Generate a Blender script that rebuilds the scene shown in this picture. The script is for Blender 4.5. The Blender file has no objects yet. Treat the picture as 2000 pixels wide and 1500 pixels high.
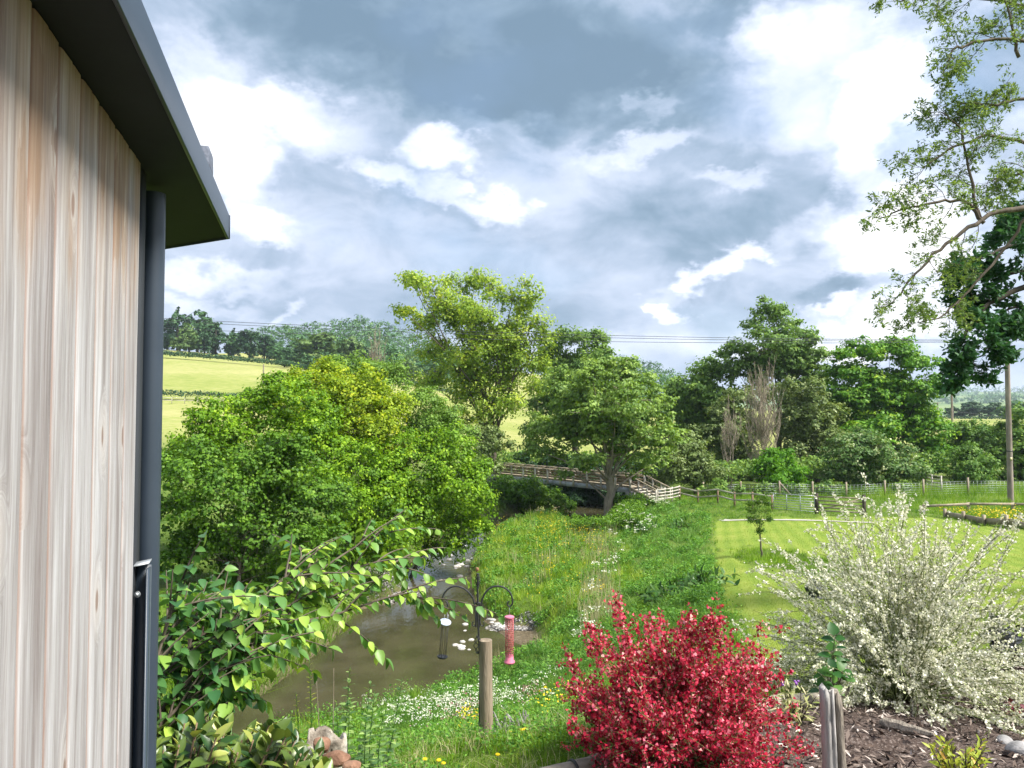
import bpy, math, random
import numpy as np
from mathutils import Vector, Matrix

# ---------------------------------------------------------------- camera, world, sun, exposure
TH = math.radians(2.2)
F = 1500.0
C = bpy.context.scene.collection
scene = bpy.context.scene
cam_data = bpy.data.cameras.new("camera")
cam = bpy.data.objects.new("camera", cam_data)
C.objects.link(cam)
cam_data.sensor_fit = 'HORIZONTAL'
cam_data.sensor_width = 36.0
cam_data.lens = 36.0 * F / 2000.0
cam_data.clip_start = 0.05
cam_data.clip_end = 20000.0
cam.location = (0, 0, 0)
cam.rotation_euler = (math.radians(90) + TH, 0, 0)
scene.camera = cam

SUN_EL, SUN_AZ = math.radians(52), math.radians(112)      # azimuth from +Y towards +X
sd_ = bpy.data.lights.new("sun", 'SUN')
sun = bpy.data.objects.new("sun", sd_)
C.objects.link(sun)
sd_.energy = 2.4
sd_.angle = math.radians(20)
sd_.color = (1.0, 0.95, 0.86)
sv = Vector((math.sin(SUN_AZ) * math.cos(SUN_EL), math.cos(SUN_AZ) * math.cos(SUN_EL), math.sin(SUN_EL)))
sun.rotation_euler = sv.to_track_quat('Z', 'Y').to_euler()

scene.view_settings.view_transform = 'Standard'
scene.view_settings.look = 'None'
scene.view_settings.gamma = 1.0
scene.view_settings.exposure = 2.15
scene.view_settings.use_curve_mapping = False
scene.render.engine = 'CYCLES'
scene.cycles.max_bounces = 7
scene.cycles.diffuse_bounces = 3
scene.cycles.glossy_bounces = 3
scene.cycles.transmission_bounces = 4
scene.cycles.transparent_max_bounces = 6
scene.cycles.volume_bounces = 0
scene.cycles.use_denoising = True
scene.cycles.use_adaptive_sampling = True
scene.cycles.adaptive_threshold = 0.02
scene.cycles.sample_clamp_indirect = 6.0


def NN(nt, kind, **kw):
    n = nt.nodes.new(kind)
    for k, v in kw.items():
        if k.startswith('i_'):
            key = k[2:]
            key = int(key) if key.isdigit() else key
            n.inputs[key].default_value = v
        else:
            setattr(n, k, v)
    return n


def MATH(nt, op, a, b=None, c=None, clamp=False):
    n = nt.nodes.new('ShaderNodeMath')
    n.operation = op
    n.use_clamp = clamp
    for i, x in enumerate((a, b, c)):
        if x is None:
            continue
        if isinstance(x, (int, float)):
            n.inputs[i].default_value = x
        else:
            nt.links.new(x, n.inputs[i])
    return n.outputs[0]


def RAMP(nt, fac, stops, interp='LINEAR'):
    n = nt.nodes.new('ShaderNodeValToRGB')
    n.color_ramp.interpolation = interp
    e = n.color_ramp.elements
    e[0].position, e[0].color = stops[0][0], (*stops[0][1], 1)
    e[1].position, e[1].color = stops[-1][0], (*stops[-1][1], 1)
    for p, c in stops[1:-1]:
        x = e.new(p)
        x.color = (*c, 1)
    nt.links.new(fac, n.inputs[0])
    return n.outputs[0]


def MIX(nt, fac, a, b, blend='MIX'):
    n = nt.nodes.new('ShaderNodeMix')
    n.data_type = 'RGBA'
    n.blend_type = blend
    for sock, x in ((n.inputs[0], fac), (n.inputs[6], a), (n.inputs[7], b)):
        if isinstance(x, (int, float)):
            sock.default_value = x
        elif isinstance(x, tuple):
            sock.default_value = (*x, 1)
        else:
            nt.links.new(x, sock)
    return n.outputs[2]


world = bpy.data.worlds.new("World")
scene.world = world
world.use_nodes = True


def build_sky():
    nt = world.node_tree
    nt.nodes.clear()
    out = NN(nt, 'ShaderNodeOutputWorld')
    bg = NN(nt, 'ShaderNodeBackground')
    nt.links.new(bg.outputs[0], out.inputs[0])
    sky = NN(nt, 'ShaderNodeTexSky', sky_type='NISHITA', sun_disc=False)
    sky.sun_elevation = SUN_EL
    sky.sun_rotation = SUN_AZ
    tc = NN(nt, 'ShaderNodeTexCoord')
    d = tc.outputs['Generated']
    sep = NN(nt, 'ShaderNodeSeparateXYZ')
    nt.links.new(d, sep.inputs[0])
    az = MATH(nt, 'ARCTAN2', sep.outputs[0], sep.outputs[1])
    el = MATH(nt, 'ARCSINE', sep.outputs[2])
    # cloud-space coordinates: flatten towards the horizon
    sc = NN(nt, 'ShaderNodeVectorMath', operation='MULTIPLY')
    nt.links.new(d, sc.inputs[0])
    sc.inputs[1].default_value = (1, 1, 1.7)

    def noise(scale, detail, rough=0.55, dist=0.0, off=(0, 0, 0), col=False):
        m = NN(nt, 'ShaderNodeVectorMath', operation='ADD')
        nt.links.new(sc.outputs[0], m.inputs[0])
        m.inputs[1].default_value = off
        n = NN(nt, 'ShaderNodeTexNoise')
        n.inputs['Scale'].default_value = scale
        n.inputs['Detail'].default_value = detail
        n.inputs['Roughness'].default_value = rough
        n.inputs['Distortion'].default_value = dist
        nt.links.new(m.outputs[0], n.inputs['Vector'])
        return n.outputs['Color' if col else 'Fac']

    w1 = noise(5.0, 8, 0.6, 0, (3, 1, 7), True)
    w2 = noise(24.0, 6, 0.62, 0, (9, 4, 2), True)
    s1 = NN(nt, 'ShaderNodeSeparateColor'); nt.links.new(w1, s1.inputs[0])
    s2 = NN(nt, 'ShaderNodeSeparateColor'); nt.links.new(w2, s2.inputs[0])

    def warp(base, a, b, ka, kb):
        t = MATH(nt, 'MULTIPLY_ADD', MATH(nt, 'SUBTRACT', a, 0.5), ka, base)
        return MATH(nt, 'MULTIPLY_ADD', MATH(nt, 'SUBTRACT', b, 0.5), kb, t)
    waz = warp(az, s1.outputs[0], s2.outputs[0], 0.24, 0.07)
    wel = warp(el, s1.outputs[1], s2.outputs[1], 0.15, 0.06)
    cmb = NN(nt, 'ShaderNodeCombineXYZ')
    nt.links.new(waz, cmb.inputs[0]); nt.links.new(wel, cmb.inputs[1])

    # (u, v, half width, half height, rotation, amount, softness)
    blobs = [
        (900, 40, 520, 130, 0, -.42, .7), (1180, 180, 250, 110, -8, -.30, .7), (650, 110, 240, 70, 8, -.14, .7), (960, 150, 260, 60, 0, -.12, .8),
        (1400, 150, 160, 90, -25, -.08, .8), (1930, 140, 130, 120, 0, -.34, .35), (1500, 10, 200, 40, 0, -.2, .8),
        (1080, 480, 330, 110, 0, -.10, .8), (1500, 400, 230, 80, -30, -.18, .6), (1000, 590, 330, 45, 0, -.16, .7), (1700, 340, 90, 45, -35, -.2, .7),
        (600, 300, 110, 80, 0, -.12, .8), (560, 510, 170, 30, 8, -.12, .7), (1390, 320, 110, 38, 0, -.18, .6), (1300, 430, 160, 60, 0, -.1, .8),
        (1690, 575, 150, 24, 0, -.34, .6), (800, 400, 150, 22, 10, -.12, .7), (1480, 610, 110, 30, 0, -.1, .7), (560, 590, 160, 30, 5, -.08, .7),
        (370, 260, 150, 90, 0, .42, .5), (540, 225, 140, 45, 8, .36, .5), (470, 345, 90, 60, 20, .34, .6),
        (500, 440, 95, 38, 8, .44, .5), (380, 535, 150, 22, 5, .30, .6), (370, 90, 60, 80, 0, .22, .7), (400, 590, 110, 16, 0, .22, .7),
        (870, 285, 95, 42, -6, .48, .4), (715, 330, 58, 30, 12, .36, .5), (850, 372, 130, 24, 3, .24, .6), (935, 385, 46, 34, 0, .30, .5), (1010, 390, 20, 14, 0, .25, .6),
        (1230, 285, 110, 24, -10, .34, .6), (1420, 355, 80, 16, -12, .24, .7), (950, 195, 60, 26, 30, .18, .8), (1080, 270, 70, 30, 30, .18, .8), (1240, 215, 50, 12, -30, .2, .8),
        (1600, 90, 150, 80, 10, .34, .6), (1600, 230, 110, 60, 20, .26, .6), (1725, 210, 65, 150, 12, .55, .5), (1520, 70, 60, 50, 10, .16, .7),
        (1690, 460, 120, 70, -22, .46, .45), (1790, 520, 150, 120, -10, .48, .55), (1600, 430, 70, 40, -25, .24, .6), (1800, 380, 120, 60, 0, .3, .6),
        (1410, 535, 40, 34, 0, .52, .4), (1322, 603, 30, 24, 0, .46, .4), (1350, 575, 60, 16, -30, .14, .7), (1480, 490, 60, 30, -30, .2, .7), (1700, 650, 260, 40, 0, .34, .6),
        (1600, 612, 60, 12, 0, .36, .5), (1480, 672, 300, 26, 0, .22, .7), (565, 612, 40, 16, -30, .30, .6),
        (1050, 660, 250, 20, 0, .14, .8),
    ]
    acc = None
    for (u, v, ru, rv, rot, amt, soft) in blobs:
        x, z = (u - 1000) / F, (750 - v) / F
        yy = math.cos(TH) - z * math.sin(TH)
        zz = z * math.cos(TH) + math.sin(TH)
        A, E = math.atan2(x, yy), math.atan2(zz, math.hypot(x, yy))
        k = math.cos(A)
        mp = NN(nt, 'ShaderNodeMapping', vector_type='TEXTURE')
        mp.inputs['Location'].default_value = (A, E, 0)
        mp.inputs['Rotation'].default_value = (0, 0, math.radians(-rot))
        mp.inputs['Scale'].default_value = (ru / F * k * k, rv / F * k, 1)
        nt.links.new(cmb.outputs[0], mp.inputs[0])
        ln = NN(nt, 'ShaderNodeVectorMath', operation='LENGTH')
        nt.links.new(mp.outputs[0], ln.inputs[0])
        mr = NN(nt, 'ShaderNodeMapRange', interpolation_type='SMOOTHSTEP')
        mr.inputs['From Min'].default_value = 1 + soft * .8
        mr.inputs['From Max'].default_value = max(0.0, 1 - soft * 1.2)
        mr.inputs['To Min'].default_value = 0
        mr.inputs['To Max'].default_value = amt
        nt.links.new(ln.outputs['Value'], mr.inputs[0])
        acc = mr.outputs[0] if acc is None else MATH(nt, 'ADD', acc, mr.outputs[0])
    big = noise(2.6, 6, 0.55, 0.3, (0, 5, 0))
    fine = noise(9.0, 9, 0.6, 0.4, (1, 2, 3))
    L = MATH(nt, 'MULTIPLY_ADD', MATH(nt, 'SUBTRACT', fine, .5), .85, acc)
    L = MATH(nt, 'ADD', L, .46)
    # away from the framed part the broad noise alone makes the clouds
    away = NN(nt, 'ShaderNodeMapRange', interpolation_type='SMOOTHSTEP')
    away.inputs['From Min'].default_value = 0.55; away.inputs['From Max'].default_value = 1.1
    nt.links.new(MATH(nt, 'ADD', MATH(nt, 'ABSOLUTE', az), MATH(nt, 'MAXIMUM', MATH(nt, 'SUBTRACT', el, .45), 0.0)), away.inputs[0])
    L = MATH(nt, 'ADD', L, MATH(nt, 'MULTIPLY', MATH(nt, 'MULTIPLY', MATH(nt, 'SUBTRACT', big, .47), 2.2), MATH(nt, 'MULTIPLY_ADD', away.outputs[0], .85, .15)))
    col = RAMP(nt, MATH(nt, 'MAXIMUM', L, 0.0), [
        (0.0, (.105, .162, .225)), (.16, (.150, .215, .288)), (.34, (.245, .305, .395)), (.50, (.350, .400, .495)),
        (.66, (.43, .475, .57)), (.84, (.56, .575, .61)), (1.0, (.70, .70, .70))])
    # thin places let some of the clear sky through
    skyc = MIX(nt, 1.0, sky.outputs[0], (.12, .12, .12), 'MULTIPLY')
    thin = NN(nt, 'ShaderNodeMapRange')
    thin.inputs['From Min'].default_value = .55; thin.inputs['From Max'].default_value = .75
    thin.inputs['To Max'].default_value = .35
    nt.links.new(noise(3.4, 4, .5, 0, (7, 7, 1)), thin.inputs[0])
    full = MIX(nt, thin.outputs[0], col, skyc)
    nt.links.new(MIX(nt, 1.0, full, (4.65, 4.65, 4.65), 'MULTIPLY'), bg.inputs[0])
    bg.inputs[1].default_value = 0.1


build_sky()
world.cycles.sampling_method = 'NONE'
rng = np.random.default_rng(7)
CT, ST = math.cos(TH), math.sin(TH)


def R(u, v, d):
    """photograph column u, row v at depth d (metres along +Y) -> world point"""
    a, b = (u - 1000) / F, (750 - v) / F
    k = d / (CT - b * ST)
    return np.array((a * k, d, k * (b * CT + ST)))


def hitz(u, v, z):
    a, b = (u - 1000) / F, (750 - v) / F
    k = z / (b * CT + ST)
    return np.array((a * k, k * (CT - b * ST), z))


def P_(u, v, d):
    return tuple(R(u, v, d))


# ---------------------------------------------------------------- object helpers
def tag(o, label=None, cat=None, group=None, kind=None):
    if label: o['label'] = label
    if cat: o['category'] = cat
    if group: o['group'] = group
    if kind: o['kind'] = kind
    return o


def empty(name, loc, label, cat, group=None, rz=0.0):
    o = bpy.data.objects.new(name, None)
    C.objects.link(o)
    o.location = tuple(float(x) for x in loc)
    o.rotation_euler = (0, 0, rz)
    o.empty_display_size = 0.2
    return tag(o, label, cat, group)


def link(name, me, mat, parent=None):
    o = bpy.data.objects.new(name, me)
    C.objects.link(o)
    if mat is not None and not me.materials:
        for m in (mat if isinstance(mat, (list, tuple)) else [mat]):
            me.materials.append(m)
    if parent is not None:
        o.parent = parent
        # meshes are written in world coordinates: undo the parent's placing
        o.matrix_parent_inverse = Matrix.Identity(4)
        o.location = tuple(-parent.location[i] for i in range(3))
    return o


def np_mesh(name, V, Fq, tint=None, smooth=False, mats=None):
    """V (n,3), Fq list of (m,k) index arrays"""
    me = bpy.data.meshes.new(name)
    V = np.asarray(V, dtype=np.float32)
    if not isinstance(Fq, (list, tuple)):
        Fq = [Fq]
    Fq = [np.asarray(f, dtype=np.int32) for f in Fq if len(f)]
    nl = sum(f.size for f in Fq)
    npoly = sum(len(f) for f in Fq)
    me.vertices.add(len(V))
    me.vertices.foreach_set('co', V.ravel())
    me.loops.add(nl)
    me.loops.foreach_set('vertex_index', np.concatenate([f.ravel() for f in Fq]))
    me.polygons.add(npoly)
    starts, s = [], 0
    for f in Fq:
        k = f.shape[1]
        starts.append(s + np.arange(len(f)) * k)
        s += f.size
    me.polygons.foreach_set('loop_start', np.concatenate(starts).astype(np.int32))
    if tint is not None:
        a = me.attributes.new('tint', 'FLOAT', 'POINT')
        a.data.foreach_set('value', np.asarray(tint, dtype=np.float32))
    if smooth:
        me.polygons.foreach_set('use_smooth', np.ones(npoly, dtype=bool))
    me.update(calc_edges=True)
    return me


class MB:
    """collects simple solids, builds ONE mesh"""
    def __init__(s):
        s.V, s.Q, s.T, s.n = [], [], [], 0

    def add(s, V, Q=None, T=None):
        V = np.asarray(V, float)
        if Q is not None and len(Q): s.Q.append(np.asarray(Q) + s.n)
        if T is not None and len(T): s.T.append(np.asarray(T) + s.n)
        s.V.append(V); s.n += len(V)
        return s

    def box(s, c, size, X=(1, 0, 0), Y=(0, 1, 0), Z=(0, 0, 1)):
        X, Y, Z = [np.asarray(a, float) * b / 2 for a, b in zip((X, Y, Z), size)]
        c = np.asarray(c, float)
        V = [c + i * X + j * Y + k * Z for k in (-1, 1) for j in (-1, 1) for i in (-1, 1)]
        return s.add(V, [(0, 2, 3, 1), (4, 5, 7, 6), (0, 1, 5, 4), (2, 6, 7, 3), (0, 4, 6, 2), (1, 3, 7, 5)])

    def bar(s, p, q, w, h, up=(0, 0, 1)):
        p, q = np.asarray(p, float), np.asarray(q, float)
        X = q - p; L = np.linalg.norm(X); X = X / L
        Y = np.cross(up, X); Y /= np.linalg.norm(Y); Z = np.cross(X, Y)
        return s.box((p + q) / 2, (L, w, h), X, Y, Z)

    def tube(s, pts, rad, n=8, cap=True):
        pts = np.asarray(pts, float)
        m = len(pts)
        rad = np.broadcast_to(np.asarray(rad, float), (m,))
        T = np.gradient(pts, axis=0)
        T /= np.linalg.norm(T, axis=1)[:, None] + 1e-12
        a = np.array((0, 0, 1.0)) if abs(T[0][2]) < .9 else np.array((1.0, 0, 0))
        N = np.cross(T[0], a); N /= np.linalg.norm(N)
        V = []
        ang = np.arange(n) * 2 * math.pi / n
        for i in range(m):
            N = N - T[i] * np.dot(N, T[i]); N /= np.linalg.norm(N) + 1e-12
            B = np.cross(T[i], N)
            V.append(pts[i] + rad[i] * (np.cos(ang)[:, None] * N + np.sin(ang)[:, None] * B))
        V = np.concatenate(V)
        i, j = np.meshgrid(np.arange(m - 1), np.arange(n), indexing='ij')
        i, j = i.ravel(), j.ravel()
        Q = np.stack((i * n + j, i * n + (j + 1) % n, (i + 1) * n + (j + 1) % n, (i + 1) * n + j), 1)
        Tt = []
        if cap:
            V = np.concatenate((V, pts[:1], pts[-1:]))
            a0, a1 = m * n, m * n + 1
            Tt = [(a0, (k + 1) % n, k) for k in range(n)] + [(a1, (m - 1) * n + k, (m - 1) * n + (k + 1) % n) for k in range(n)]
        return s.add(V, Q, Tt)

    def lathe(s, c, prof, n=20, axis=(0, 0, 1)):
        """prof: list of (radius, height)"""
        Z = np.asarray(axis, float); Z /= np.linalg.norm(Z)
        a = np.array((1.0, 0, 0)) if abs(Z[0]) < .9 else np.array((0, 1.0, 0))
        X = np.cross(Z, a); X /= np.linalg.norm(X); Y = np.cross(Z, X)
        c = np.asarray(c, float); V = []
        for r, h in prof:
            for k in range(n):
                t = 2 * math.pi * k / n
                V.append(c + Z * h + r * (math.cos(t) * X + math.sin(t) * Y))
        Q = [(i * n + k, i * n + (k + 1) % n, (i + 1) * n + (k + 1) % n, (i + 1) * n + k) for i in range(len(prof) - 1) for k in range(n)]
        return s.add(V, Q)

    def build(s, name, mat, parent=None, smooth=False, bevel=0.0, tint=None):
        V = np.concatenate(s.V)
        Fq = []
        if s.Q: Fq.append(np.concatenate(s.Q))
        if s.T: Fq.append(np.concatenate(s.T))
        me = np_mesh(name, V, Fq, tint=tint, smooth=smooth)
        o = link(name, me, mat, parent)
        if smooth:
            try:
                me.set_sharp_from_angle(angle=math.radians(40))
            except Exception:
                pass
        if bevel:
            b = o.modifiers.new('bevel', 'BEVEL'); b.width = bevel; b.segments = 2; b.limit_method = 'ANGLE'
        return o


def unit(a):
    return a / (np.linalg.norm(a, axis=-1, keepdims=True) + 1e-9)


def rdir(n, g=None):
    return unit((g or rng).normal(size=(n, 3)))


def leaf_quads(P, N, size, asp=.55, fold=.18, T=None, droop=0.0):
    """one folded diamond per point; returns V,(m,4)"""
    n = len(P)
    if T is None:
        T = rdir(n)
    T = unit(T - N * np.sum(T * N, 1, keepdims=True))
    T[:, 2] -= droop; T = unit(T)
    B = np.cross(N, T)
    s = np.broadcast_to(np.asarray(size, float), (n,))[:, None]
    V = np.empty((n, 4, 3))
    V[:, 0] = P - T * s * .5
    V[:, 1] = P + B * s * asp * .5 + N * s * fold - T * s * .05
    V[:, 2] = P + T * s * .5
    V[:, 3] = P - B * s * asp * .5 + N * s * fold * .6 - T * s * .05
    return V.reshape(-1, 3), np.arange(n * 4).reshape(n, 4)


def cones(P0, P1, r0, r1, n=3):
    m = len(P0)
    T = unit(P1 - P0)
    A = np.where(np.abs(T[:, 2:3]) < .9, np.array([[0, 0, 1.0]]), np.array([[1.0, 0, 0]]))
    X = unit(np.cross(T, A)); Y = np.cross(T, X)
    r0 = np.broadcast_to(np.asarray(r0, float), (m,)); r1 = np.broadcast_to(np.asarray(r1, float), (m,))
    V = np.empty((m, 2 * n, 3))
    for k in range(n):
        c, s = math.cos(2 * math.pi * k / n), math.sin(2 * math.pi * k / n)
        V[:, k] = P0 + (X * c + Y * s) * r0[:, None]
        V[:, n + k] = P1 + (X * c + Y * s) * r1[:, None]
    b = np.arange(m)[:, None] * 2 * n
    Q = np.concatenate([b + np.array([[k, (k + 1) % n, n + (k + 1) % n, n + k]]) for k in range(n)])
    return V.reshape(-1, 3), Q


# ---------------------------------------------------------------- materials
def mat_new(name):
    m = bpy.data.materials.new(name)
    m.use_nodes = True
    nt = m.node_tree
    b = nt.nodes['Principled BSDF']
    return m, nt, b


def leaf_mat(name, c0, c1, c2=None, trans=.35, rough=.55, spec=.25, warm=(1.25, 1.2, .6)):
    """c0..c1(..c2) picked per leaf by its tint"""
    m, nt, b = mat_new(name)
    at = NN(nt, 'ShaderNodeAttribute', attribute_name='tint')
    stops = [(0, c0), (1, c1)] if c2 is None else [(0, c0), (.6, c1), (1, c2)]
    col = RAMP(nt, at.outputs['Fac'], stops)
    nt.links.new(col, b.inputs['Base Color'])
    b.inputs['Roughness'].default_value = rough
    b.inputs['Specular IOR Level'].default_value = spec
    tr = NN(nt, 'ShaderNodeBsdfTranslucent')
    nt.links.new(MIX(nt, 1.0, col, warm, 'MULTIPLY'), tr.inputs[0])
    mx = NN(nt, 'ShaderNodeMixShader'); mx.inputs[0].default_value = trans
    nt.links.new(b.outputs[0], mx.inputs[1]); nt.links.new(tr.outputs[0], mx.inputs[2])
    nt.links.new(mx.outputs[0], nt.nodes['Material Output'].inputs['Surface'])
    return m


def noisy_mat(name, c0, c1, scale=8.0, stretch=(1, 1, 1), rough=.8, bump=.3, detail=6, metal=0.0, spec=.3, c2=None, bscale=None, world_co=False):
    m, nt, b = mat_new(name)
    tc = NN(nt, 'ShaderNodeTexCoord')
    src = tc.outputs['Object']
    if world_co:
        src = NN(nt, 'ShaderNodeNewGeometry').outputs['Position']
    mp = NN(nt, 'ShaderNodeMapping'); mp.inputs['Scale'].default_value = stretch
    nt.links.new(src, mp.inputs[0])
    n = NN(nt, 'ShaderNodeTexNoise'); n.inputs['Scale'].default_value = scale; n.inputs['Detail'].default_value = detail
    n.inputs['Roughness'].default_value = .62
    nt.links.new(mp.outputs[0], n.inputs['Vector'])
    stops = [(.30, c0), (.70, c1)] if c2 is None else [(.28, c0), (.5, c1), (.72, c2)]
    nt.links.new(RAMP(nt, n.outputs['Fac'], stops), b.inputs['Base Color'])
    b.inputs['Roughness'].default_value = rough
    b.inputs['Metallic'].default_value = metal
    b.inputs['Specular IOR Level'].default_value = spec
    if bump:
        bp = NN(nt, 'ShaderNodeBump'); bp.inputs['Strength'].default_value = bump; bp.inputs['Distance'].default_value = .02
        n2 = NN(nt, 'ShaderNodeTexNoise'); n2.inputs['Scale'].default_value = bscale or scale * 2.5; n2.inputs['Detail'].default_value = 6
        nt.links.new(mp.outputs[0], n2.inputs['Vector'])
        nt.links.new(n2.outputs['Fac'], bp.inputs['Height'])
        nt.links.new(bp.outputs[0], b.inputs['Normal'])
    return m


M = {}
M['bark'] = noisy_mat('bark', (.045, .035, .026), (.15, .125, .095), 6, (1, 1, .25), .9, .8)
M['bark_pale'] = noisy_mat('bark_pale', (.12, .10, .075), (.30, .26, .20), 5, (1, 1, .3), .9, .8)
M['bark_dark'] = noisy_mat('bark_dark', (.02, .017, .013), (.07, .06, .045), 6, (1, 1, .3), .9, .6)
M['twig_dead'] = noisy_mat('twig_dead', (.17, .14, .10), (.36, .31, .24), 6, (1, 1, .3), .9, .2)
M['timber'] = noisy_mat('timber', (.19, .155, .11), (.36, .31, .23), 3, (1, 1, 1), .8, .3, world_co=True)
M['timber_pale'] = noisy_mat('timber_pale', (.34, .31, .26), (.52, .49, .43), 3, (1, 1, 1), .8, .3, world_co=True)
M['timber_brown'] = noisy_mat('timber_brown', (.12, .08, .05), (.24, .165, .11), 3, (1, 1, 1), .8, .3, world_co=True)
M['galv'] = noisy_mat('galvanised_steel', (.34, .37, .40), (.50, .53, .56), 10, rough=.45, bump=.05, metal=.6)
M['steel_beam'] = noisy_mat('grey_beam', (.20, .22, .25), (.32, .34, .38), 3, rough=.6, bump=.1, world_co=True)
M['anthracite'] = noisy_mat('anthracite_metal', (.026, .038, .056), (.036, .050, .072), 3, rough=.38, bump=.03, spec=.5)
M['soffit'] = noisy_mat('soffit_board', (.015, .018, .022), (.022, .026, .031), 4, rough=.75, bump=.05)
M['black_iron'] = noisy_mat('black_iron', (.012, .013, .015), (.03, .032, .036), 30, rough=.5, bump=.2, spec=.5)
M['stone_pale'] = noisy_mat('pale_stone', (.26, .25, .23), (.55, .53, .50), 9, rough=.85, bump=.6, world_co=True)
M['stone_grey'] = noisy_mat('grey_stone', (.10, .10, .10), (.34, .33, .33), 7, rough=.85, bump=.6, world_co=True)
M['driftwood'] = noisy_mat('grey_driftwood', (.16, .155, .15), (.48, .46, .44), 12, (1, 1, .2), .85, .8)

# leaf colours
M['lf_bush'] = leaf_mat('bush_leaf', (0.068, 0.164, 0.011), (0.174, 0.329, 0.015), (0.343, 0.502, 0.026), trans=.38)
M['lf_bush_dark'] = leaf_mat('dark_bush_leaf', (0.041, 0.11, 0.011), (0.102, 0.219, 0.017), (0.18, 0.32, 0.024), trans=.32)
M['lf_bush_bright'] = leaf_mat('bright_bush_leaf', (0.115, 0.207, 0.011), (0.274, 0.384, 0.019), (0.501, 0.532, 0.033), trans=.4)
M['lf_bush_olive'] = leaf_mat('olive_bush_leaf', (0.092, 0.178, 0.029), (0.183, 0.321, 0.051), (0.294, 0.451, 0.087), trans=.35)
M['lf_yellow'] = leaf_mat('yellow_green_leaf', (0.13, 0.228, 0.012), (0.26, 0.348, 0.02), (0.39, 0.432, 0.03), trans=.4)
M['lf_ash'] = leaf_mat('ash_leaf', (0.139, 0.246, 0.031), (0.304, 0.432, 0.052), (0.552, 0.6, 0.087), trans=.42)
M['lf_alder'] = leaf_mat('alder_leaf', (0.091, 0.178, 0.037), (0.209, 0.332, 0.065), (0.365, 0.5, 0.111), trans=.34)
M['lf_sycamore'] = leaf_mat('sycamore_leaf', (0.05, 0.161, 0.016), (0.13, 0.294, 0.019), (0.324, 0.467, 0.026), trans=.3)
M['lf_mid'] = leaf_mat('mid_green_leaf', (0.071, 0.16, 0.031), (0.161, 0.279, 0.05), (0.29, 0.427, 0.076), trans=.32)
M['lf_shade'] = leaf_mat('shade_leaf', (0.012, 0.041, 0.014), (0.029, 0.078, 0.024), (0.054, 0.12, 0.036), trans=.25)  # very dark leaf colour with the footbridge shade put into it
M['lf_thorn'] = leaf_mat('thorn_leaf', (0.08, 0.131, 0.034), (0.172, 0.242, 0.068), (0.343, 0.403, 0.186), trans=.3)
M['lf_far'] = leaf_mat('far_leaf', (0.038, 0.103, 0.042), (0.086, 0.19, 0.068), (0.155, 0.284, 0.09), trans=.25)
M['lf_fresh'] = leaf_mat('fresh_leaf', (0.054, 0.176, 0.006), (0.102, 0.264, 0.01), (0.18, 0.363, 0.02), trans=.4)
M['lf_oak'] = leaf_mat('oak_leaf', (0.022, 0.075, 0.033), (0.045, 0.135, 0.053), (0.09, 0.195, 0.068), trans=.3)
M['lf_nearash'] = leaf_mat('near_ash_leaf', (0.075, 0.134, 0.046), (0.152, 0.24, 0.066), (0.287, 0.39, 0.079), trans=.42)

# ---------------------------------------------------------------- terrain
A_U = np.array([-1.2, -.46, -.30, -.15, 0, .12, .25, .33, .55, .67, 1.2])
ROWS = [
    (0.8, [-2.5, -2.5, -2.4, -2.3, -2.15, -2.1, -2.1, -2.1, -2.1, -2.1, -2.1]),
    (2.5, [-2.5, -2.5, -2.4, -2.3, -2.15, -2.05, -2.05, -2.05, -2.05, -2.05, -2.05]),
    (4.4, [-2.5, -2.45, -2.3, -2.18, -2.08, -2.06, -2.05, -2.05, -2.05, -2.05, -2.05]),
    (6.0, [-3.1, -3.0, -2.8, -2.62, -2.45, -2.35, -2.22, -2.20, -2.28, -2.30, -2.3]),
    (8.0, [-4.0, -3.9, -3.7, -3.45, -3.2, -2.95, -2.80, -2.76, -2.72, -2.70, -2.7]),
    (10, [-4.8, -4.8, -4.7, -4.4, -3.95, -3.6, -3.28, -3.20, -3.15, -3.10, -3.1]),
    (15, [-6.2, -6.2, -6.2, -6.0, -5.7, -4.9, -4.15, -4.05, -3.95, -3.9, -3.9]),
    (20, [-6.8, -6.9, -7.4, -7.4, -7.1, -6.0, -4.80, -4.70, -4.55, -4.5, -4.5]),
    (30, [-6.6, -6.6, -7.0, -7.4, -7.45, -7.0, -5.8, -5.55, -5.3, -5.2, -5.2]),
    (38, [-6.4, -6.4, -6.6, -7.2, -7.5, -7.2, -6.25, -6.0, -5.8, -5.7, -5.7]),
    (47, [-6.0, -6.0, -6.3, -7.0, -7.5, -7.2, -6.6, -6.35, -6.2, -6.2, -6.2]),
    (60, [-5.5, -5.5, -6.0, -6.8, -7.2, -7.2, -6.9, -6.6, -6.35, -6.3, -6.2]),
    (75, [-4.6, -4.6, -5.4, -6.4, -7.0, -7.0, -6.8, -6.6, -6.4, -6.2, -6.0]),
    (100, [-2.5, -2.7, -4.0, -5.8, -6.8, -6.8, -6.6, -6.5, -6.1, -5.9, -5.8]),
    (150, [2.5, 1.9, .8, -.5, -3.0, -3.6, -4.6, -4.6, -4.4, -4.3, -4.3]),
    (250, [18, 17, 15.3, 9, 2, 0, -1, -1, -2.4, -2.4, -2]),
    (320, [30, 28.5, 20.5, 14, 7, 5, 1, 0, -2, -2, -2]),
    (450, [36, 32, 38, 40, 26, 20, 7, 1, -3, -3, -3]),
    (900, [42, 42, 45, 44, 30, 16, 6, 2, -3, -2, 0]),
    (2000, [60, 60, 60, 55, 45, 35, 28, 26, 30, 36, 50]),
    (3000, [80, 80, 80, 80, 80, 80, 80, 84, 96, 92, 100]),
    (6000, [70, 70, 70, 70, 70, 70, 60, 60, 60, 60, 60]),
]
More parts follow.
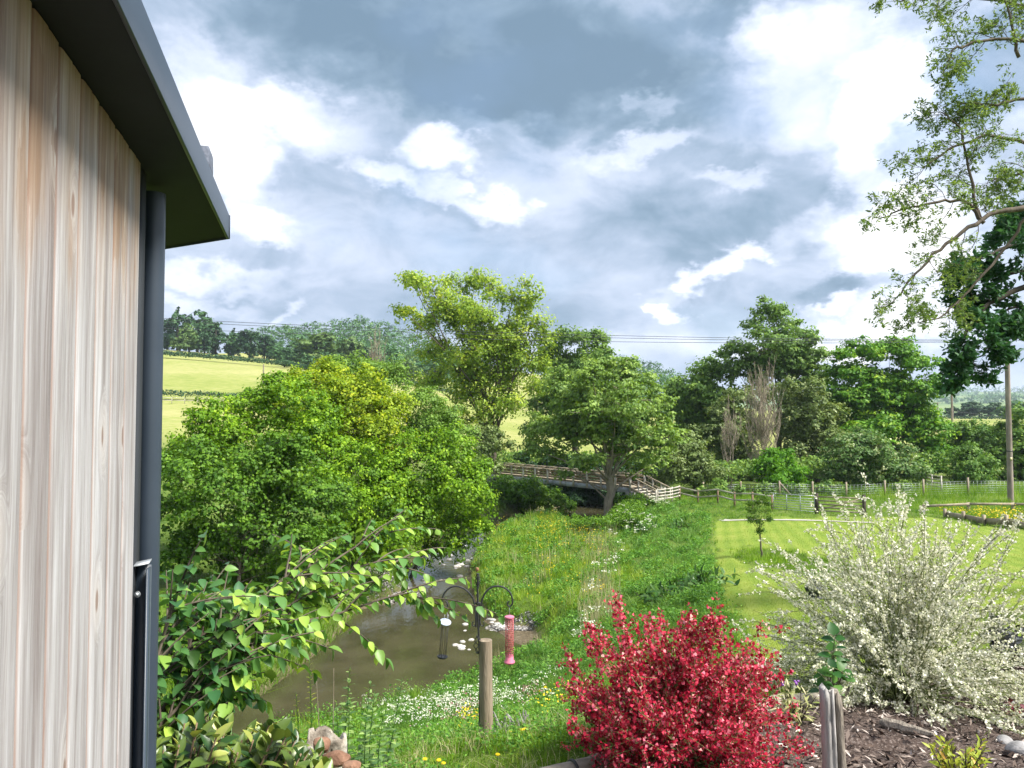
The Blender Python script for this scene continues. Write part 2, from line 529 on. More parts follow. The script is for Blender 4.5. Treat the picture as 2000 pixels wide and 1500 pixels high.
_ly = np.log([r[0] for r in ROWS]); _Z = np.array([r[1] for r in ROWS], float)
NA, NY = 241, 331
_ga = np.linspace(-1.2, 1.2, NA); _gy = np.linspace(_ly[0], _ly[-1], NY)
_T1 = np.stack([np.interp(_ga, A_U, row) for row in _Z])
_T = np.stack([np.interp(_gy, _ly, _T1[:, i]) for i in range(NA)], 1)


def _blur(A, k, ax):
    w = np.exp(-.5 * (np.arange(-3 * k, 3 * k + 1) / k) ** 2); w /= w.sum()
    pad = [(0, 0), (0, 0)]; pad[ax] = (3 * k, 3 * k)
    B = np.pad(A, pad, mode='edge')
    return np.apply_along_axis(lambda r: np.convolve(r, w, 'valid'), ax, B)


_T = _blur(_blur(_T, 4, 1), 3, 0)


def base_h(x, y):
    r = np.hypot(x, y)
    th = np.clip(np.arctan2(x, y), -math.atan(1.19), math.atan(1.19))
    yy = np.maximum(r * np.cos(th), .81)
    a = np.tan(th)
    fa = np.clip((a + 1.2) / 2.4 * (NA - 1), 0, NA - 1.001)
    fy = np.clip((np.log(yy) - _gy[0]) / (_gy[-1] - _gy[0]) * (NY - 1), 0, NY - 1.001)
    i, j = fy.astype(int), fa.astype(int)
    u, v = fy - i, fa - j
    return (_T[i, j] * (1 - u) * (1 - v) + _T[i + 1, j] * u * (1 - v) + _T[i, j + 1] * (1 - u) * v + _T[i + 1, j + 1] * u * v)


WZ = -8.0
RIV_L = [(-16, 13), (-9.2, 18), (-7.2, 22.2), (-6.4, 27.3), (-6.4, 31.6), (-5.0, 35), (-5.6, 41), (-4.9, 50), (-2.8, 57), (.6, 62), (4, 66), (9, 76), (12, 92)]
RIV_R = [(-12, 11.5), (-6.4, 16.5), (-3.3, 20.2), (-1.2, 22.2), (.35, 24), (.95, 26.5), (.75, 28.8), (-.9, 30), (-1.7, 34), (-2.2, 40), (-1.8, 46), (-.9, 52), (1.4, 56.5), (3.2, 57.5), (4.3, 54), (4.8, 49), (5.9, 49.5), (6.7, 55), (9, 62), (14, 74), (19, 92)]
RIVER = np.array(RIV_L + RIV_R[::-1], float)


def sdist(x, y, poly, closed=True):
    """signed distance to a polygon (negative inside)"""
    P = np.stack((np.ravel(x), np.ravel(y)), 1).astype(float)
    n = len(poly)
    best = np.full(len(P), 1e9); inside = np.zeros(len(P), bool)
    for i in range(n if closed else n - 1):
        a, b = poly[i], poly[(i + 1) % n]
        ab = b - a
        t = np.clip(((P - a) @ ab) / (ab @ ab), 0, 1)
        best = np.minimum(best, np.hypot(*(P - a - t[:, None] * ab).T))
        if closed:
            c = (a[1] > P[:, 1]) != (b[1] > P[:, 1])
            with np.errstate(divide='ignore', invalid='ignore'):
                xi = (b[0] - a[0]) * (P[:, 1] - a[1]) / (b[1] - a[1] + 1e-12) + a[0]
            inside ^= c & (P[:, 0] < xi)
    return np.where(inside, -best, best).reshape(np.shape(x))


def vnoise(x, y, s, seed=0):
    """cheap smooth noise, about -1..1"""
    g = np.random.default_rng(seed)
    out = np.zeros(np.shape(x))
    for k in range(7):
        an = g.uniform(0, 6.28); f = g.uniform(.6, 1.7) / s; ph = g.uniform(0, 6.28)
        an2 = g.uniform(0, 6.28); ph2 = g.uniform(0, 6.28)
        out = out + np.sin(f * 6.28 * (x * math.cos(an) + y * math.sin(an)) + ph + 1.3 * np.sin(f * 3.9 * (x * math.cos(an2) + y * math.sin(an2)) + ph2))
    return out / 4.0


LAWN_Y = np.array([5.5, 6.5, 8.5, 11.5, 17, 27, 40, 49, 53]); LAWN_X = np.array([1.9, 2.2, 2.8, 3.5, 4.85, 7.15, 10.4, 12.7, 13])
LOG = np.array([(-.5, 4.15), (.03, 4.4), (.47, 4.62), (1.94, 5.7), (2.5, 6.15), (3.6, 7.8), (6.5, 9.6), (12, 11.5)])
BED = np.array([(.03, 4.4), (.47, 4.62), (1.94, 5.7), (2.5, 6.15), (3.6, 7.8), (6.5, 9.6), (12, 11.5), (14, 0), (3, -6), (-.2, -6), (-.3, 3.6)])


def lawn_mask(x, y):
    """1 inside the mown grass"""
    e = x - np.interp(y, LAWN_Y, LAWN_X) + .28 * vnoise(x, y, 1.1, 3)
    m = (e > 0) & (y > 5.5) & (y < 47.5 - .12 * (x - 12)) & (x < 24.8)
    m &= sdist(x, y, BED) > .15
    # uncut ring round the sapling
    sx, sy = 9.9, 31.0
    m &= ((x - sx - .2) ** 2 / 1.3 ** 2 + (y - sy + 3.0) ** 2 / 6.0 ** 2) > 1 + .35 * vnoise(x, y, 1.0, 8)
    return m


def H(x, y, bumps=True):
    x = np.asarray(x, float); y = np.asarray(y, float)
    h = base_h(x, y)
    near = (y > 5) & (y < 100) & (np.abs(x) < 40)
    if np.any(near):
        sd = np.full(h.shape, 99.0)
        sd[near] = sdist(x[near], y[near], RIVER)
        if bumps:
            h = h + np.where(sd < 90, .10 * vnoise(x, y, 1.6, 1) * np.clip(y / 20, .3, 1) + .10 * vnoise(x, y, 6, 2), 0)
            h = np.where((sd < 90) & lawn_mask(x, y), base_h(x, y) + .02 * vnoise(x, y, 5, 5), h)
        left = x < np.interp(y, [13, 22, 31, 41, 50, 62], [-12, -4, -4, -4, -3, 3])
        bank = WZ + .05 + np.where(left, 1.3, .85) * np.maximum(sd, 0)
        bed = WZ + .02 + .45 * np.maximum(sd, -1.6)
        # shallow gravel by the near bend and under the left bush
        g = np.exp(-(((x - .2) / 1.5) ** 2 + ((y - 28.2) / 1.5) ** 2)) * .55 + np.exp(-(((x + 5.4) / 1.3) ** 2 + ((y - 34) / 1.5) ** 2)) * .75
        h = np.where(sd < 0, np.minimum(bed + g, np.maximum(bed, WZ + .05)), np.minimum(h, bank))
    return h


def HZ(x, y):
    return float(H(np.array([x]), np.array([y]))[0])


def build_terrain():
    th0 = np.radians(np.concatenate((np.linspace(-180, -50, 34)[:-1], np.linspace(-50, -36, 16)[:-1], np.linspace(-36, 40, 210)[:-1], np.linspace(40, 55, 20)[:-1], np.linspace(55, 180, 34))))
    r = np.concatenate((np.linspace(.3, 3, 14)[:-1], np.exp(np.linspace(math.log(3), math.log(100), 210))[:-1], np.exp(np.linspace(math.log(100), math.log(7000), 100))))
    TT, RR = np.meshgrid(th0, r)
    X, Y = RR * np.sin(TT), RR * np.cos(TT)
    Z = H(X, Y)
    V = np.stack((X, Y, Z), -1).reshape(-1, 3)
    nr, nt_ = X.shape
    i, j = np.meshgrid(np.arange(nr - 1), np.arange(nt_ - 1), indexing='ij')
    i, j = i.ravel(), j.ravel()
    Q = np.stack((i * nt_ + j, (i + 1) * nt_ + j, (i + 1) * nt_ + j + 1, i * nt_ + j + 1), 1)[:, ::-1]
    # close the middle
    V = np.concatenate((V, [[0, 0, Z[0].mean()]]))
    me = np_mesh('ground', V, [Q, np.stack((np.full(nt_ - 1, len(V) - 1), np.arange(nt_ - 1) + 1, np.arange(nt_ - 1)), 1)[:, ::-1]], smooth=True)
    x, y = V[:, 0], V[:, 1]
    lawn = lawn_mask(x, y).astype(float)
    mulch = np.clip(-sdist(x, y, BED) / .1 + .5, 0, 1)
    sd = np.full(len(x), 99.0); nn = (y > 5) & (y < 100) & (np.abs(x) < 40)
    sd[nn] = sdist(x[nn], y[nn], RIVER)
    mud = np.clip(1 - (sd - .02) / .25, 0, 1)
    col = np.stack((lawn, mulch, mud, np.ones(len(x))), 1)
    a = me.color_attributes.new('zone', 'FLOAT_COLOR', 'POINT')
    a.data.foreach_set('color', col.astype(np.float32).ravel())
    m, nt, b = mat_new('ground')
    geo = NN(nt, 'ShaderNodeNewGeometry'); pos = geo.outputs['Position']
    zone = NN(nt, 'ShaderNodeAttribute', attribute_name='zone')
    zs = NN(nt, 'ShaderNodeSeparateColor'); nt.links.new(zone.outputs['Color'], zs.inputs[0])

    def nz(scale, detail=5, rough=.6, vec=None):
        n = NN(nt, 'ShaderNodeTexNoise'); n.inputs['Scale'].default_value = scale; n.inputs['Detail'].default_value = detail
        n.inputs['Roughness'].default_value = rough
        nt.links.new(vec or pos, n.inputs['Vector'])
        return n.outputs['Fac']
    rough_g = RAMP(nt, nz(.9, 8, .7), [(.3, (.045, .085, .012)), (.5, (.085, .14, .018)), (.7, (.15, .19, .045))])
    # mown lawn: fine blades, worn yellow patches, faint mower stripes along its length
    sp = NN(nt, 'ShaderNodeSeparateXYZ'); nt.links.new(pos, sp.inputs[0])
    rot = MATH(nt, 'SUBTRACT', sp.outputs[0], MATH(nt, 'MULTIPLY', sp.outputs[1], .265))
    stripe = MATH(nt, 'SINE', MATH(nt, 'MULTIPLY', rot, 9.5))
    lf = MATH(nt, 'ADD', MATH(nt, 'MULTIPLY', nz(14, 8, .75), .75), MATH(nt, 'MULTIPLY', nz(.55, 4), .45))
    lf = MATH(nt, 'ADD', lf, MATH(nt, 'MULTIPLY', stripe, .05))
    lawn_c = RAMP(nt, lf, [(.40, (.085, .145, .016)), (.55, (.15, .225, .028)), (.68, (.20, .255, .04)), (.82, (.30, .31, .09))])
    mulch_c = RAMP(nt, nz(60, 6, .7), [(.3, (.025, .018, .015)), (.52, (.09, .065, .055)), (.68, (.26, .22, .20))])
    mud_c = RAMP(nt, nz(7, 8, .7), [(.3, (.05, .04, .025)), (.55, (.12, .095, .06)), (.72, (.25, .22, .17))])
    # far pasture: dry pale grass with greener sweeps
    pl = MATH(nt, 'ADD', MATH(nt, 'MULTIPLY', nz(.028, 5, .55), .55), MATH(nt, 'MULTIPLY', nz(.5, 6, .7), .5))
    field_c = RAMP(nt, pl, [(.36, (.14, .19, .035)), (.5, (.22, .25, .065)), (.64, (.31, .30, .12))])
    far_c = RAMP(nt, nz(.006, 3, .5), [(.35, (.06, .13, .035)), (.5, (.13, .20, .06)), (.62, (.20, .24, .10))])
    dist = NN(nt, 'ShaderNodeVectorMath', operation='LENGTH'); nt.links.new(pos, dist.inputs[0])

    def between(a0, a1):
        r_ = NN(nt, 'ShaderNodeMapRange'); r_.inputs['From Min'].default_value = a0; r_.inputs['From Max'].default_value = a1
        nt.links.new(dist.outputs['Value'], r_.inputs[0]); return r_.outputs[0]
    c = MIX(nt, between(85, 115), rough_g, field_c)
    c = MIX(nt, between(600, 900), c, far_c)
    c = MIX(nt, zs.outputs[0], c, lawn_c)
    c = MIX(nt, zs.outputs[2], c, mud_c)
    c = MIX(nt, zs.outputs[1], c, mulch_c)
    nt.links.new(c, b.inputs['Base Color'])
    b.inputs['Roughness'].default_value = .9
    b.inputs['Specular IOR Level'].default_value = .15
    bp = NN(nt, 'ShaderNodeBump'); bp.inputs['Strength'].default_value = .7; bp.inputs['Distance'].default_value = .05
    nt.links.new(nz(22, 6, .7), bp.inputs['Height']); nt.links.new(bp.outputs[0], b.inputs['Normal'])
    o = link('ground', me, m)
    tag(o, kind='structure')


def build_water():
    m, nt, b = mat_new('river_water')
    geo = NN(nt, 'ShaderNodeNewGeometry')
    n = NN(nt, 'ShaderNodeTexNoise'); n.inputs['Scale'].default_value = .8; n.inputs['Detail'].default_value = 3
    nt.links.new(geo.outputs['Position'], n.inputs['Vector'])
    nt.links.new(RAMP(nt, n.outputs['Fac'], [(.35, (.038, .036, .018)), (.65, (.060, .055, .030))]), b.inputs['Base Color'])
    b.inputs['Roughness'].default_value = .06
    b.inputs['IOR'].default_value = 1.33
    b.inputs['Specular IOR Level'].default_value = .5
    b.inputs['Alpha'].default_value = 1
    mp = NN(nt, 'ShaderNodeMapping'); mp.inputs['Scale'].default_value = (1.0, .45, 1); mp.inputs['Rotation'].default_value = (0, 0, .2)
    nt.links.new(geo.outputs['Position'], mp.inputs[0])
    n1 = NN(nt, 'ShaderNodeTexNoise'); n1.inputs['Scale'].default_value = 5; n1.inputs['Detail'].default_value = 4
    nt.links.new(mp.outputs[0], n1.inputs['Vector'])
    bp = NN(nt, 'ShaderNodeBump'); bp.inputs['Strength'].default_value = .22; bp.inputs['Distance'].default_value = .05
    nt.links.new(n1.outputs['Fac'], bp.inputs['Height']); nt.links.new(bp.outputs[0], b.inputs['Normal'])
    xs, ys = np.linspace(-17, 20, 10), np.linspace(11, 93, 20)
    X, Y = np.meshgrid(xs, ys)
    V = np.stack((X, Y, np.full(X.shape, WZ)), -1).reshape(-1, 3)
    i, j = np.meshgrid(np.arange(19), np.arange(9), indexing='ij'); i, j = i.ravel(), j.ravel()
    Q = np.stack((i * 10 + j, i * 10 + j + 1, (i + 1) * 10 + j + 1, (i + 1) * 10 + j), 1)
    o = link('river', np_mesh('river', V, Q), m)
    tag(o, kind='structure')


build_terrain()
build_water()


# ---------------------------------------------------------------- the timber-clad cabin at the left
def board_mat():
    m, nt, b = mat_new('weathered_cladding')
    tc = NN(nt, 'ShaderNodeTexCoord'); oi = NN(nt, 'ShaderNodeObjectInfo')
    off = NN(nt, 'ShaderNodeCombineXYZ')
    nt.links.new(MATH(nt, 'MULTIPLY', oi.outputs['Random'], 37.0), off.inputs[0])
    nt.links.new(MATH(nt, 'MULTIPLY', oi.outputs['Random'], 91.0), off.inputs[2])
    ad = NN(nt, 'ShaderNodeVectorMath', operation='ADD')
    nt.links.new(tc.outputs['Object'], ad.inputs[0]); nt.links.new(off.outputs[0], ad.inputs[1])
    p = ad.outputs[0]
    # knots
    ps = NN(nt, 'ShaderNodeSeparateXYZ'); nt.links.new(p, ps.inputs[0])
    mp = NN(nt, 'ShaderNodeCombineXYZ'); nt.links.new(MATH(nt, 'MULTIPLY', ps.outputs[0], 5.5), mp.inputs[0]); nt.links.new(MATH(nt, 'MULTIPLY', ps.outputs[2], 2.3), mp.inputs[1])
    vo = NN(nt, 'ShaderNodeTexVoronoi'); vo.feature = 'F1'; vo.voronoi_dimensions = '2D'; vo.inputs['Scale'].default_value = 1.0
    nt.links.new(mp.outputs[0], vo.inputs['Vector'])
    kd = vo.outputs['Distance']
    near = NN(nt, 'ShaderNodeMapRange', interpolation_type='SMOOTHSTEP')
    near.inputs['From Min'].default_value = .30; near.inputs['From Max'].default_value = .04
    nt.links.new(kd, near.inputs[0])
    pick = NN(nt, 'ShaderNodeSeparateColor'); nt.links.new(vo.outputs['Color'], pick.inputs[0])
    has = MATH(nt, 'GREATER_THAN', pick.outputs[0], .72)
    kn = MATH(nt, 'MULTIPLY', near.outputs[0], has)
    # grain, bent round the knots
    sp = NN(nt, 'ShaderNodeSeparateXYZ'); nt.links.new(p, sp.inputs[0])
    wob = NN(nt, 'ShaderNodeTexNoise'); wob.inputs['Scale'].default_value = 1.6; wob.inputs['Detail'].default_value = 2
    nt.links.new(p, wob.inputs['Vector'])
    gx = MATH(nt, 'ADD', sp.outputs[0], MATH(nt, 'MULTIPLY', wob.outputs['Fac'], .045))
    gx = MATH(nt, 'ADD', gx, MATH(nt, 'MULTIPLY', kn, .09))
    cb = NN(nt, 'ShaderNodeCombineXYZ'); nt.links.new(gx, cb.inputs[0]); nt.links.new(MATH(nt, 'MULTIPLY', sp.outputs[2], .016), cb.inputs[2])

    def grain(scale, detail, rough):
        n = NN(nt, 'ShaderNodeTexNoise'); n.inputs['Scale'].default_value = scale; n.inputs['Detail'].default_value = detail; n.inputs['Roughness'].default_value = rough
        nt.links.new(cb.outputs[0], n.inputs['Vector']); return n.outputs['Fac']
    g1, g2 = grain(22, 6, .62), grain(150, 5, .7)
    g = MATH(nt, 'ADD', MATH(nt, 'MULTIPLY', g1, .62), MATH(nt, 'MULTIPLY', g2, .38))
    grey = RAMP(nt, g, [(.33, (.150, .124, .120)), (.43, (.240, .220, .217)), (.53, (.325, .315, .315)), (.66, (.430, .428, .432))])
    warm = RAMP(nt, g, [(.33, (.15, .085, .05)), (.46, (.27, .19, .135)), (.56, (.35, .275, .21)), (.7, (.44, .38, .31))])
    # sheltered band under the eave keeps its fresh orange colour
    t2 = NN(nt, 'ShaderNodeNewGeometry'); wz = NN(nt, 'ShaderNodeSeparateXYZ'); nt.links.new(t2.outputs['Position'], wz.inputs[0])
    blot = NN(nt, 'ShaderNodeTexNoise'); blot.inputs['Scale'].default_value = 5; blot.inputs['Detail'].default_value = 5
    mpb = NN(nt, 'ShaderNodeMapping'); mpb.inputs['Scale'].default_value = (2.2, 1, .35); nt.links.new(p, mpb.inputs[0]); nt.links.new(mpb.outputs[0], blot.inputs['Vector'])
    hgt = MATH(nt, 'ADD', wz.outputs[2], MATH(nt, 'MULTIPLY', MATH(nt, 'SUBTRACT', blot.outputs['Fac'], .5), 1.1))
    wf = NN(nt, 'ShaderNodeMapRange', interpolation_type='SMOOTHSTEP'); wf.inputs['From Min'].default_value = .18; wf.inputs['From Max'].default_value = .72
    nt.links.new(hgt, wf.inputs[0])
    c = MIX(nt, wf.outputs[0], grey, warm)
    # long weathering streaks and pale bleached tongues
    st = NN(nt, 'ShaderNodeTexNoise'); st.inputs['Scale'].default_value = 9; st.inputs['Detail'].default_value = 7; st.inputs['Roughness'].default_value = .65
    mps = NN(nt, 'ShaderNodeMapping'); mps.inputs['Scale'].default_value = (2.6, 1, .16); nt.links.new(p, mps.inputs[0]); nt.links.new(mps.outputs[0], st.inputs['Vector'])
    c = MIX(nt, 1.0, c, RAMP(nt, st.outputs['Fac'], [(.32, (.70, .665, .66)), (.48, (1, 1, 1)), (.64, (1.26, 1.30, 1.34))]), 'MULTIPLY')
    kc = NN(nt, 'ShaderNodeMapRange', interpolation_type='SMOOTHSTEP'); kc.inputs['From Min'].default_value = .075; kc.inputs['From Max'].default_value = .04
    nt.links.new(kd, kc.inputs[0])
    halo = MATH(nt, 'MULTIPLY', kn, .55)
    c = MIX(nt, halo, c, (.48, .45, .43))
    c = MIX(nt, MATH(nt, 'MULTIPLY', MATH(nt, 'MULTIPLY', kc.outputs[0], has), .75), c, (.17, .10, .07))
    bst = MATH(nt, 'MULTIPLY', wf.outputs[0], MATH(nt, 'GREATER_THAN', blot.outputs['Fac'], .60))
    c = MIX(nt, MATH(nt, 'MULTIPLY', bst, .5), c, (.20, .12, .07))
    so = NN(nt, 'ShaderNodeSeparateXYZ'); nt.links.new(tc.outputs['Object'], so.inputs[0])
    ed = NN(nt, 'ShaderNodeMapRange', interpolation_type='SMOOTHSTEP'); ed.inputs['From Min'].default_value = -.0005; ed.inputs['From Max'].default_value = -.004
    nt.links.new(so.outputs[1], ed.inputs[0])
    c = MIX(nt, MATH(nt, 'MULTIPLY', ed.outputs[0], .6), c, (.22, .125, .085))
    nt.links.new(c, b.inputs['Base Color'])
    b.inputs['Roughness'].default_value = .75; b.inputs['Specular IOR Level'].default_value = .25
    bp = NN(nt, 'ShaderNodeBump'); bp.inputs['Strength'].default_value = .55; bp.inputs['Distance'].default_value = .004
    nt.links.new(g, bp.inputs['Height']); nt.links.new(bp.outputs[0], b.inputs['Normal'])
    return m


def build_cabin():
    E = R(276, 320, 2.1); zs = E[2]
    dv = np.array((-.2540, .9672, 0.)); nv = np.array((.9672, .2540, 0.)); up = np.array((0, 0, 1.))
    zb = -2.75
    root = empty('timber_cabin', (E[0] - .3, E[1] - 1.0, zb), 'timber clad cabin with dark metal eave filling the left edge of the view', 'cabin')
    bm = board_mat()
    W = .1425
    # profile of one board: shallow rounded shoulders, V groove and a narrow tongue
    prof = [(0.0, -.012), (.0035, -.002), (.010, 0.0), (.052, .0006), (.064, -.0006), (.072, .0012), (.124, .0), (.134, -.0012), (.1385, -.010)]
    mesh = None
    n = 34
    for k in range(n):
        if mesh is None:
            V = []
            for z in (zb + .02, zs - .002):
                V += [(-s, h, z) for s, h in prof] + [(-s, -.022, z) for s, h in ((prof[-1][0], 0), (0, 0))]
            m_ = len(prof) + 2
            Q = [(i, (i + 1) % m_, m_ + (i + 1) % m_, m_ + i) for i in range(m_)]
            mesh = np_mesh('board', V, [Q])
            mesh.materials.append(bm)
        o = bpy.data.objects.new('board', mesh); C.objects.link(o); o.parent = root
        p = E - dv * (W * k) - np.array((0, 0, E[2]))
        o.location = (p[0] - root.location[0], p[1] - root.location[1], -root.location[2])
        o.rotation_euler = (0, 0, math.atan2(dv[1], dv[0]))
        # local +x runs along dv, local +y must face outwards (nv): mirror
        o.scale = (1, -1, 1)
    L = W * n
    mb = MB(); c = E - dv * (L / 2) - nv * .095; c[2] = (zb + zs) / 2
    mb.box(c, (L - .004, .14, zs - zb), dv, nv, up)
    mb.build('wall', M['soffit'], root)
    Co = hitz(442, 465, zs); C2 = hitz(320, 485, zs)
    ed = (C2 - Co); ed /= np.linalg.norm(ed)
    far = Co + ed * 1.3
    back = Co - dv * 7.5
    back2 = back - nv * 1.3
    ht = .092
    poly = [Co, far, back2, back]

    def prism(mb, pts, z0, z1):
        V = [(p[0], p[1], z0) for p in pts] + [(p[0], p[1], z1) for p in pts]
        k = len(pts)
        mb.add(V, [(i, (i + 1) % k, k + (i + 1) % k, k + i) for i in range(k)])
        mb.add(V, [tuple(range(k))[::-1], tuple(range(k, 2 * k))] if k == 4 else None)
    mb = MB(); prism(mb, [poly[0], poly[3], poly[2], poly[1]], zs + .004, zs + ht - .004)
    ins = mb.build('soffit', M['soffit'], root)
    # fascia: thin folded metal round the long edge and the end
    mb = MB(); t = .010
    mb.box((Co + back) / 2 + nv * t / 2 + np.array((0, 0, ht / 2 - .001)), (7.5 + t, t, ht + .004), dv, nv, up)
    mb.build('fascia', M['anthracite'], root, bevel=.002)
    mb = MB(); mb.bar(Co + np.array((0, 0, ht / 2 - .001)) + nv * .01, far + np.array((0, 0, ht / 2 - .001)), .010, ht + .002)
    mb.build('fascia', M['anthracite'], root)
    mb = MB(); mb.box((Co + back) / 2 - nv * .02 + np.array((0, 0, ht + .006)), (7.5, .11, .008), dv, nv, up)
    pass
    # end of the ridge just showing above the fascia
    mb = MB(); cc = Co - dv * .33 - nv * .10 + np.array((0, 0, ht + .075))
    mb.box(cc, (.13, .16, .13), dv, nv, up)
    mb.box(cc + np.array((0, 0, .070)) - nv * .03, (.15, .10, .012), dv, nv, up)
    mb.build('roof_ridge_end', M['stone_grey'] if False else noisy_mat('slate_blue', (.07, .08, .11), (.14, .16, .21), 14, rough=.7, bump=.5), root, bevel=.004)
    # wall of the recess beyond the corner
    mb = MB(); c = E + dv * .05 - nv * .475; c[2] = (zb + zs) / 2
    mb.box(c, (.09, .94, zs - zb), dv, nv, up)
    mb.build('return_wall', M['soffit'], root)
    # downpipe with swan neck
    px = R(293, 800, 2.32)
    mb = MB(); mb.tube([(px[0], px[1], zb + .15), (px[0], px[1], -.6), (px[0], px[1], zs - .02)], .034, 24)
    mb.build('downpipe', M['anthracite'], root, smooth=True)
    # balustrade end channel beside the pipe
    top = R(266, 1106, 2.14)
    b2 = empty('balustrade_post', (top[0], top[1], zb), 'dark metal balustrade channel with a bolt between the cladding and the downpipe', 'balustrade')
    h = top[2] - zb
    mb = MB(); mb.box((top[0] + .006, top[1] + .02, zb + h / 2), (.05, .006, h), nv, dv, up)
    mb.build('web', M['anthracite'], b2)
    mb = MB(); mb.box((top[0] + .034, top[1], zb + h / 2 - .005), (.004, .045, h), nv, dv, up)
    mb.build('flange', M['anthracite'], b2)
    mb = MB(); V = [(-.03, -.02, 0), (.036, -.02, .012), (.036, .02, .016), (-.03, .02, .004)]
    V = [np.array((top[0], top[1], zb + h)) + nv * a + dv * bb + up * c_ for a, bb, c_ in V]
    mb.add(V + [v - up * .004 for v in V], [(0, 1, 2, 3), (7, 6, 5, 4), (0, 4, 5, 1), (1, 5, 6, 2), (2, 6, 7, 3), (3, 7, 4, 0)])
    mb.build('top_cap', M['galv'], b2)
    bp_ = R(268, 1161, 2.12)
    mb = MB(); mb.lathe(bp_, [(0, .006), (.004, .006), (.0055, .003), (.0055, 0), (.009, 0), (.009, -.002), (0, -.002)], 12, axis=(-dv[0] * -1, -1, 0))
    mb.build('bolt', M['galv'], b2, smooth=True)


build_cabin()
# ---------------------------------------------------------------- trees and bushes
TREE_N = [0]


def lobes_px(d, lst):
    """(u, v, radius in photograph pixels[, depth offset]) -> centres and radii in metres"""
    g = np.random.default_rng(len(lst) * 31 + int(d * 10))
    Cn, Rn = [], []
    for l in lst:
        u, v, r = l[:3]
        r_m = r / F * d
        dd = l[3] if len(l) > 3 else g.uniform(-.9, .9) * r_m
        Cn.append(R(u, v, d + dd)); Rn.append(r_m)
    return np.array(Cn), np.array(Rn)


def crown_points(Cn, Rn, clump_r, per_m2, k_leaf, g, shell=.5, flat=.75, clump_flat=.62, under=.35, lai=None, larea=.01):
    """leaf positions grouped in clumps on the shells of the lobes"""
    CP, CO = [], []
    for c, r in zip(Cn, Rn):
        n = max(4, int(per_m2 * 4 * math.pi * r * r * .8))
        if lai: n = max(5, int(lai * math.pi * r * r / larea / k_leaf / .68))
        dr = rdir(n, g)
        # fewer clumps on the underside
        keep = g.random(n) < np.clip(.55 + dr[:, 2] * .9, under, 1)
        dr = dr[keep]
        rad = r * np.clip(1 - np.abs(g.normal(0, shell, len(dr))), .1, 1.12) * g.uniform(.82, 1.14, len(dr))
        p = c + dr * rad[:, None] * np.array((1, 1, flat))
        CP.append(p); CO.append(np.repeat(c[None], len(p), 0))
    CP, CO = np.concatenate(CP), np.concatenate(CO)
    m = len(CP)
    k = k_leaf
    cr = clump_r * g.uniform(.6, 1.35, m)
    off = g.normal(size=(m, k, 3)) * np.array((.5, .5, .5 * clump_flat))
    P = CP[:, None] + off * cr[:, None, None]
    outw = unit(CP - CO)[:, None] + np.array((0, 0, .75))
    Nrm = unit(unit(off) * .55 + outw * .7 + g.normal(size=(m, k, 3)) * .45)
    tint = np.clip(.44 + g.normal(0, .19, (m, 1)) + g.normal(0, .15, (m, k)) + .10 * off[..., 2], 0, 1)
    return P.reshape(-1, 3), Nrm.reshape(-1, 3), tint.ravel(), CP, CO


def limb_mesh(mb, base, fork, Cn, Rn, tr, g, n=7, droop=0.0):
    """trunk from base to fork and curved limbs to every lobe"""
    base, fork = np.asarray(base, float), np.asarray(fork, float)
    t = np.linspace(0, 1, 7)[:, None]
    wob = g.normal(0, .02, (7, 3)) * np.linalg.norm(fork - base) * np.sin(t * math.pi)
    pts = base + (fork - base) * t + wob
    pts[0] -= (0, 0, .3)
    rr = tr * np.linspace(1.18, .72, 7); rr[0] *= 1.25
    mb.tube(pts, rr, n)
    top = Cn[np.argmax(Cn[:, 2])]
    for c, r in zip(Cn, Rn):
        s = pts[g.integers(3, 7)] if c[2] > fork[2] else pts[g.integers(2, 6)]
        L = np.linalg.norm(c - s)
        mid = s + (c - s) * .45 + np.array((0, 0, L * .10)) + g.normal(0, .05, 3) * L
        tt = np.linspace(0, 1, 6)[:, None]
        q = (1 - tt) ** 2 * s + 2 * tt * (1 - tt) * mid + tt ** 2 * (c + np.array((0, 0, r * .3)))
        mb.tube(q, np.linspace(tr * .30, tr * .07, 6) * g.uniform(.7, 1.1), 5, cap=False)


def sublobes(Cn, Rn, g, k=5):
    """break every lobe into a core and smaller mounds"""
    A, B = [Cn], [Rn * .80]
    for c, r in zip(Cn, Rn):
        d = rdir(k, g); d[:, 2] = np.abs(d[:, 2]) * .8 + d[:, 2] * .2
        A.append(c + unit(d) * r * g.uniform(.55, .85, (k, 1))); B.append(r * g.uniform(.30, .52, k))
    return np.concatenate(A), np.concatenate(B)


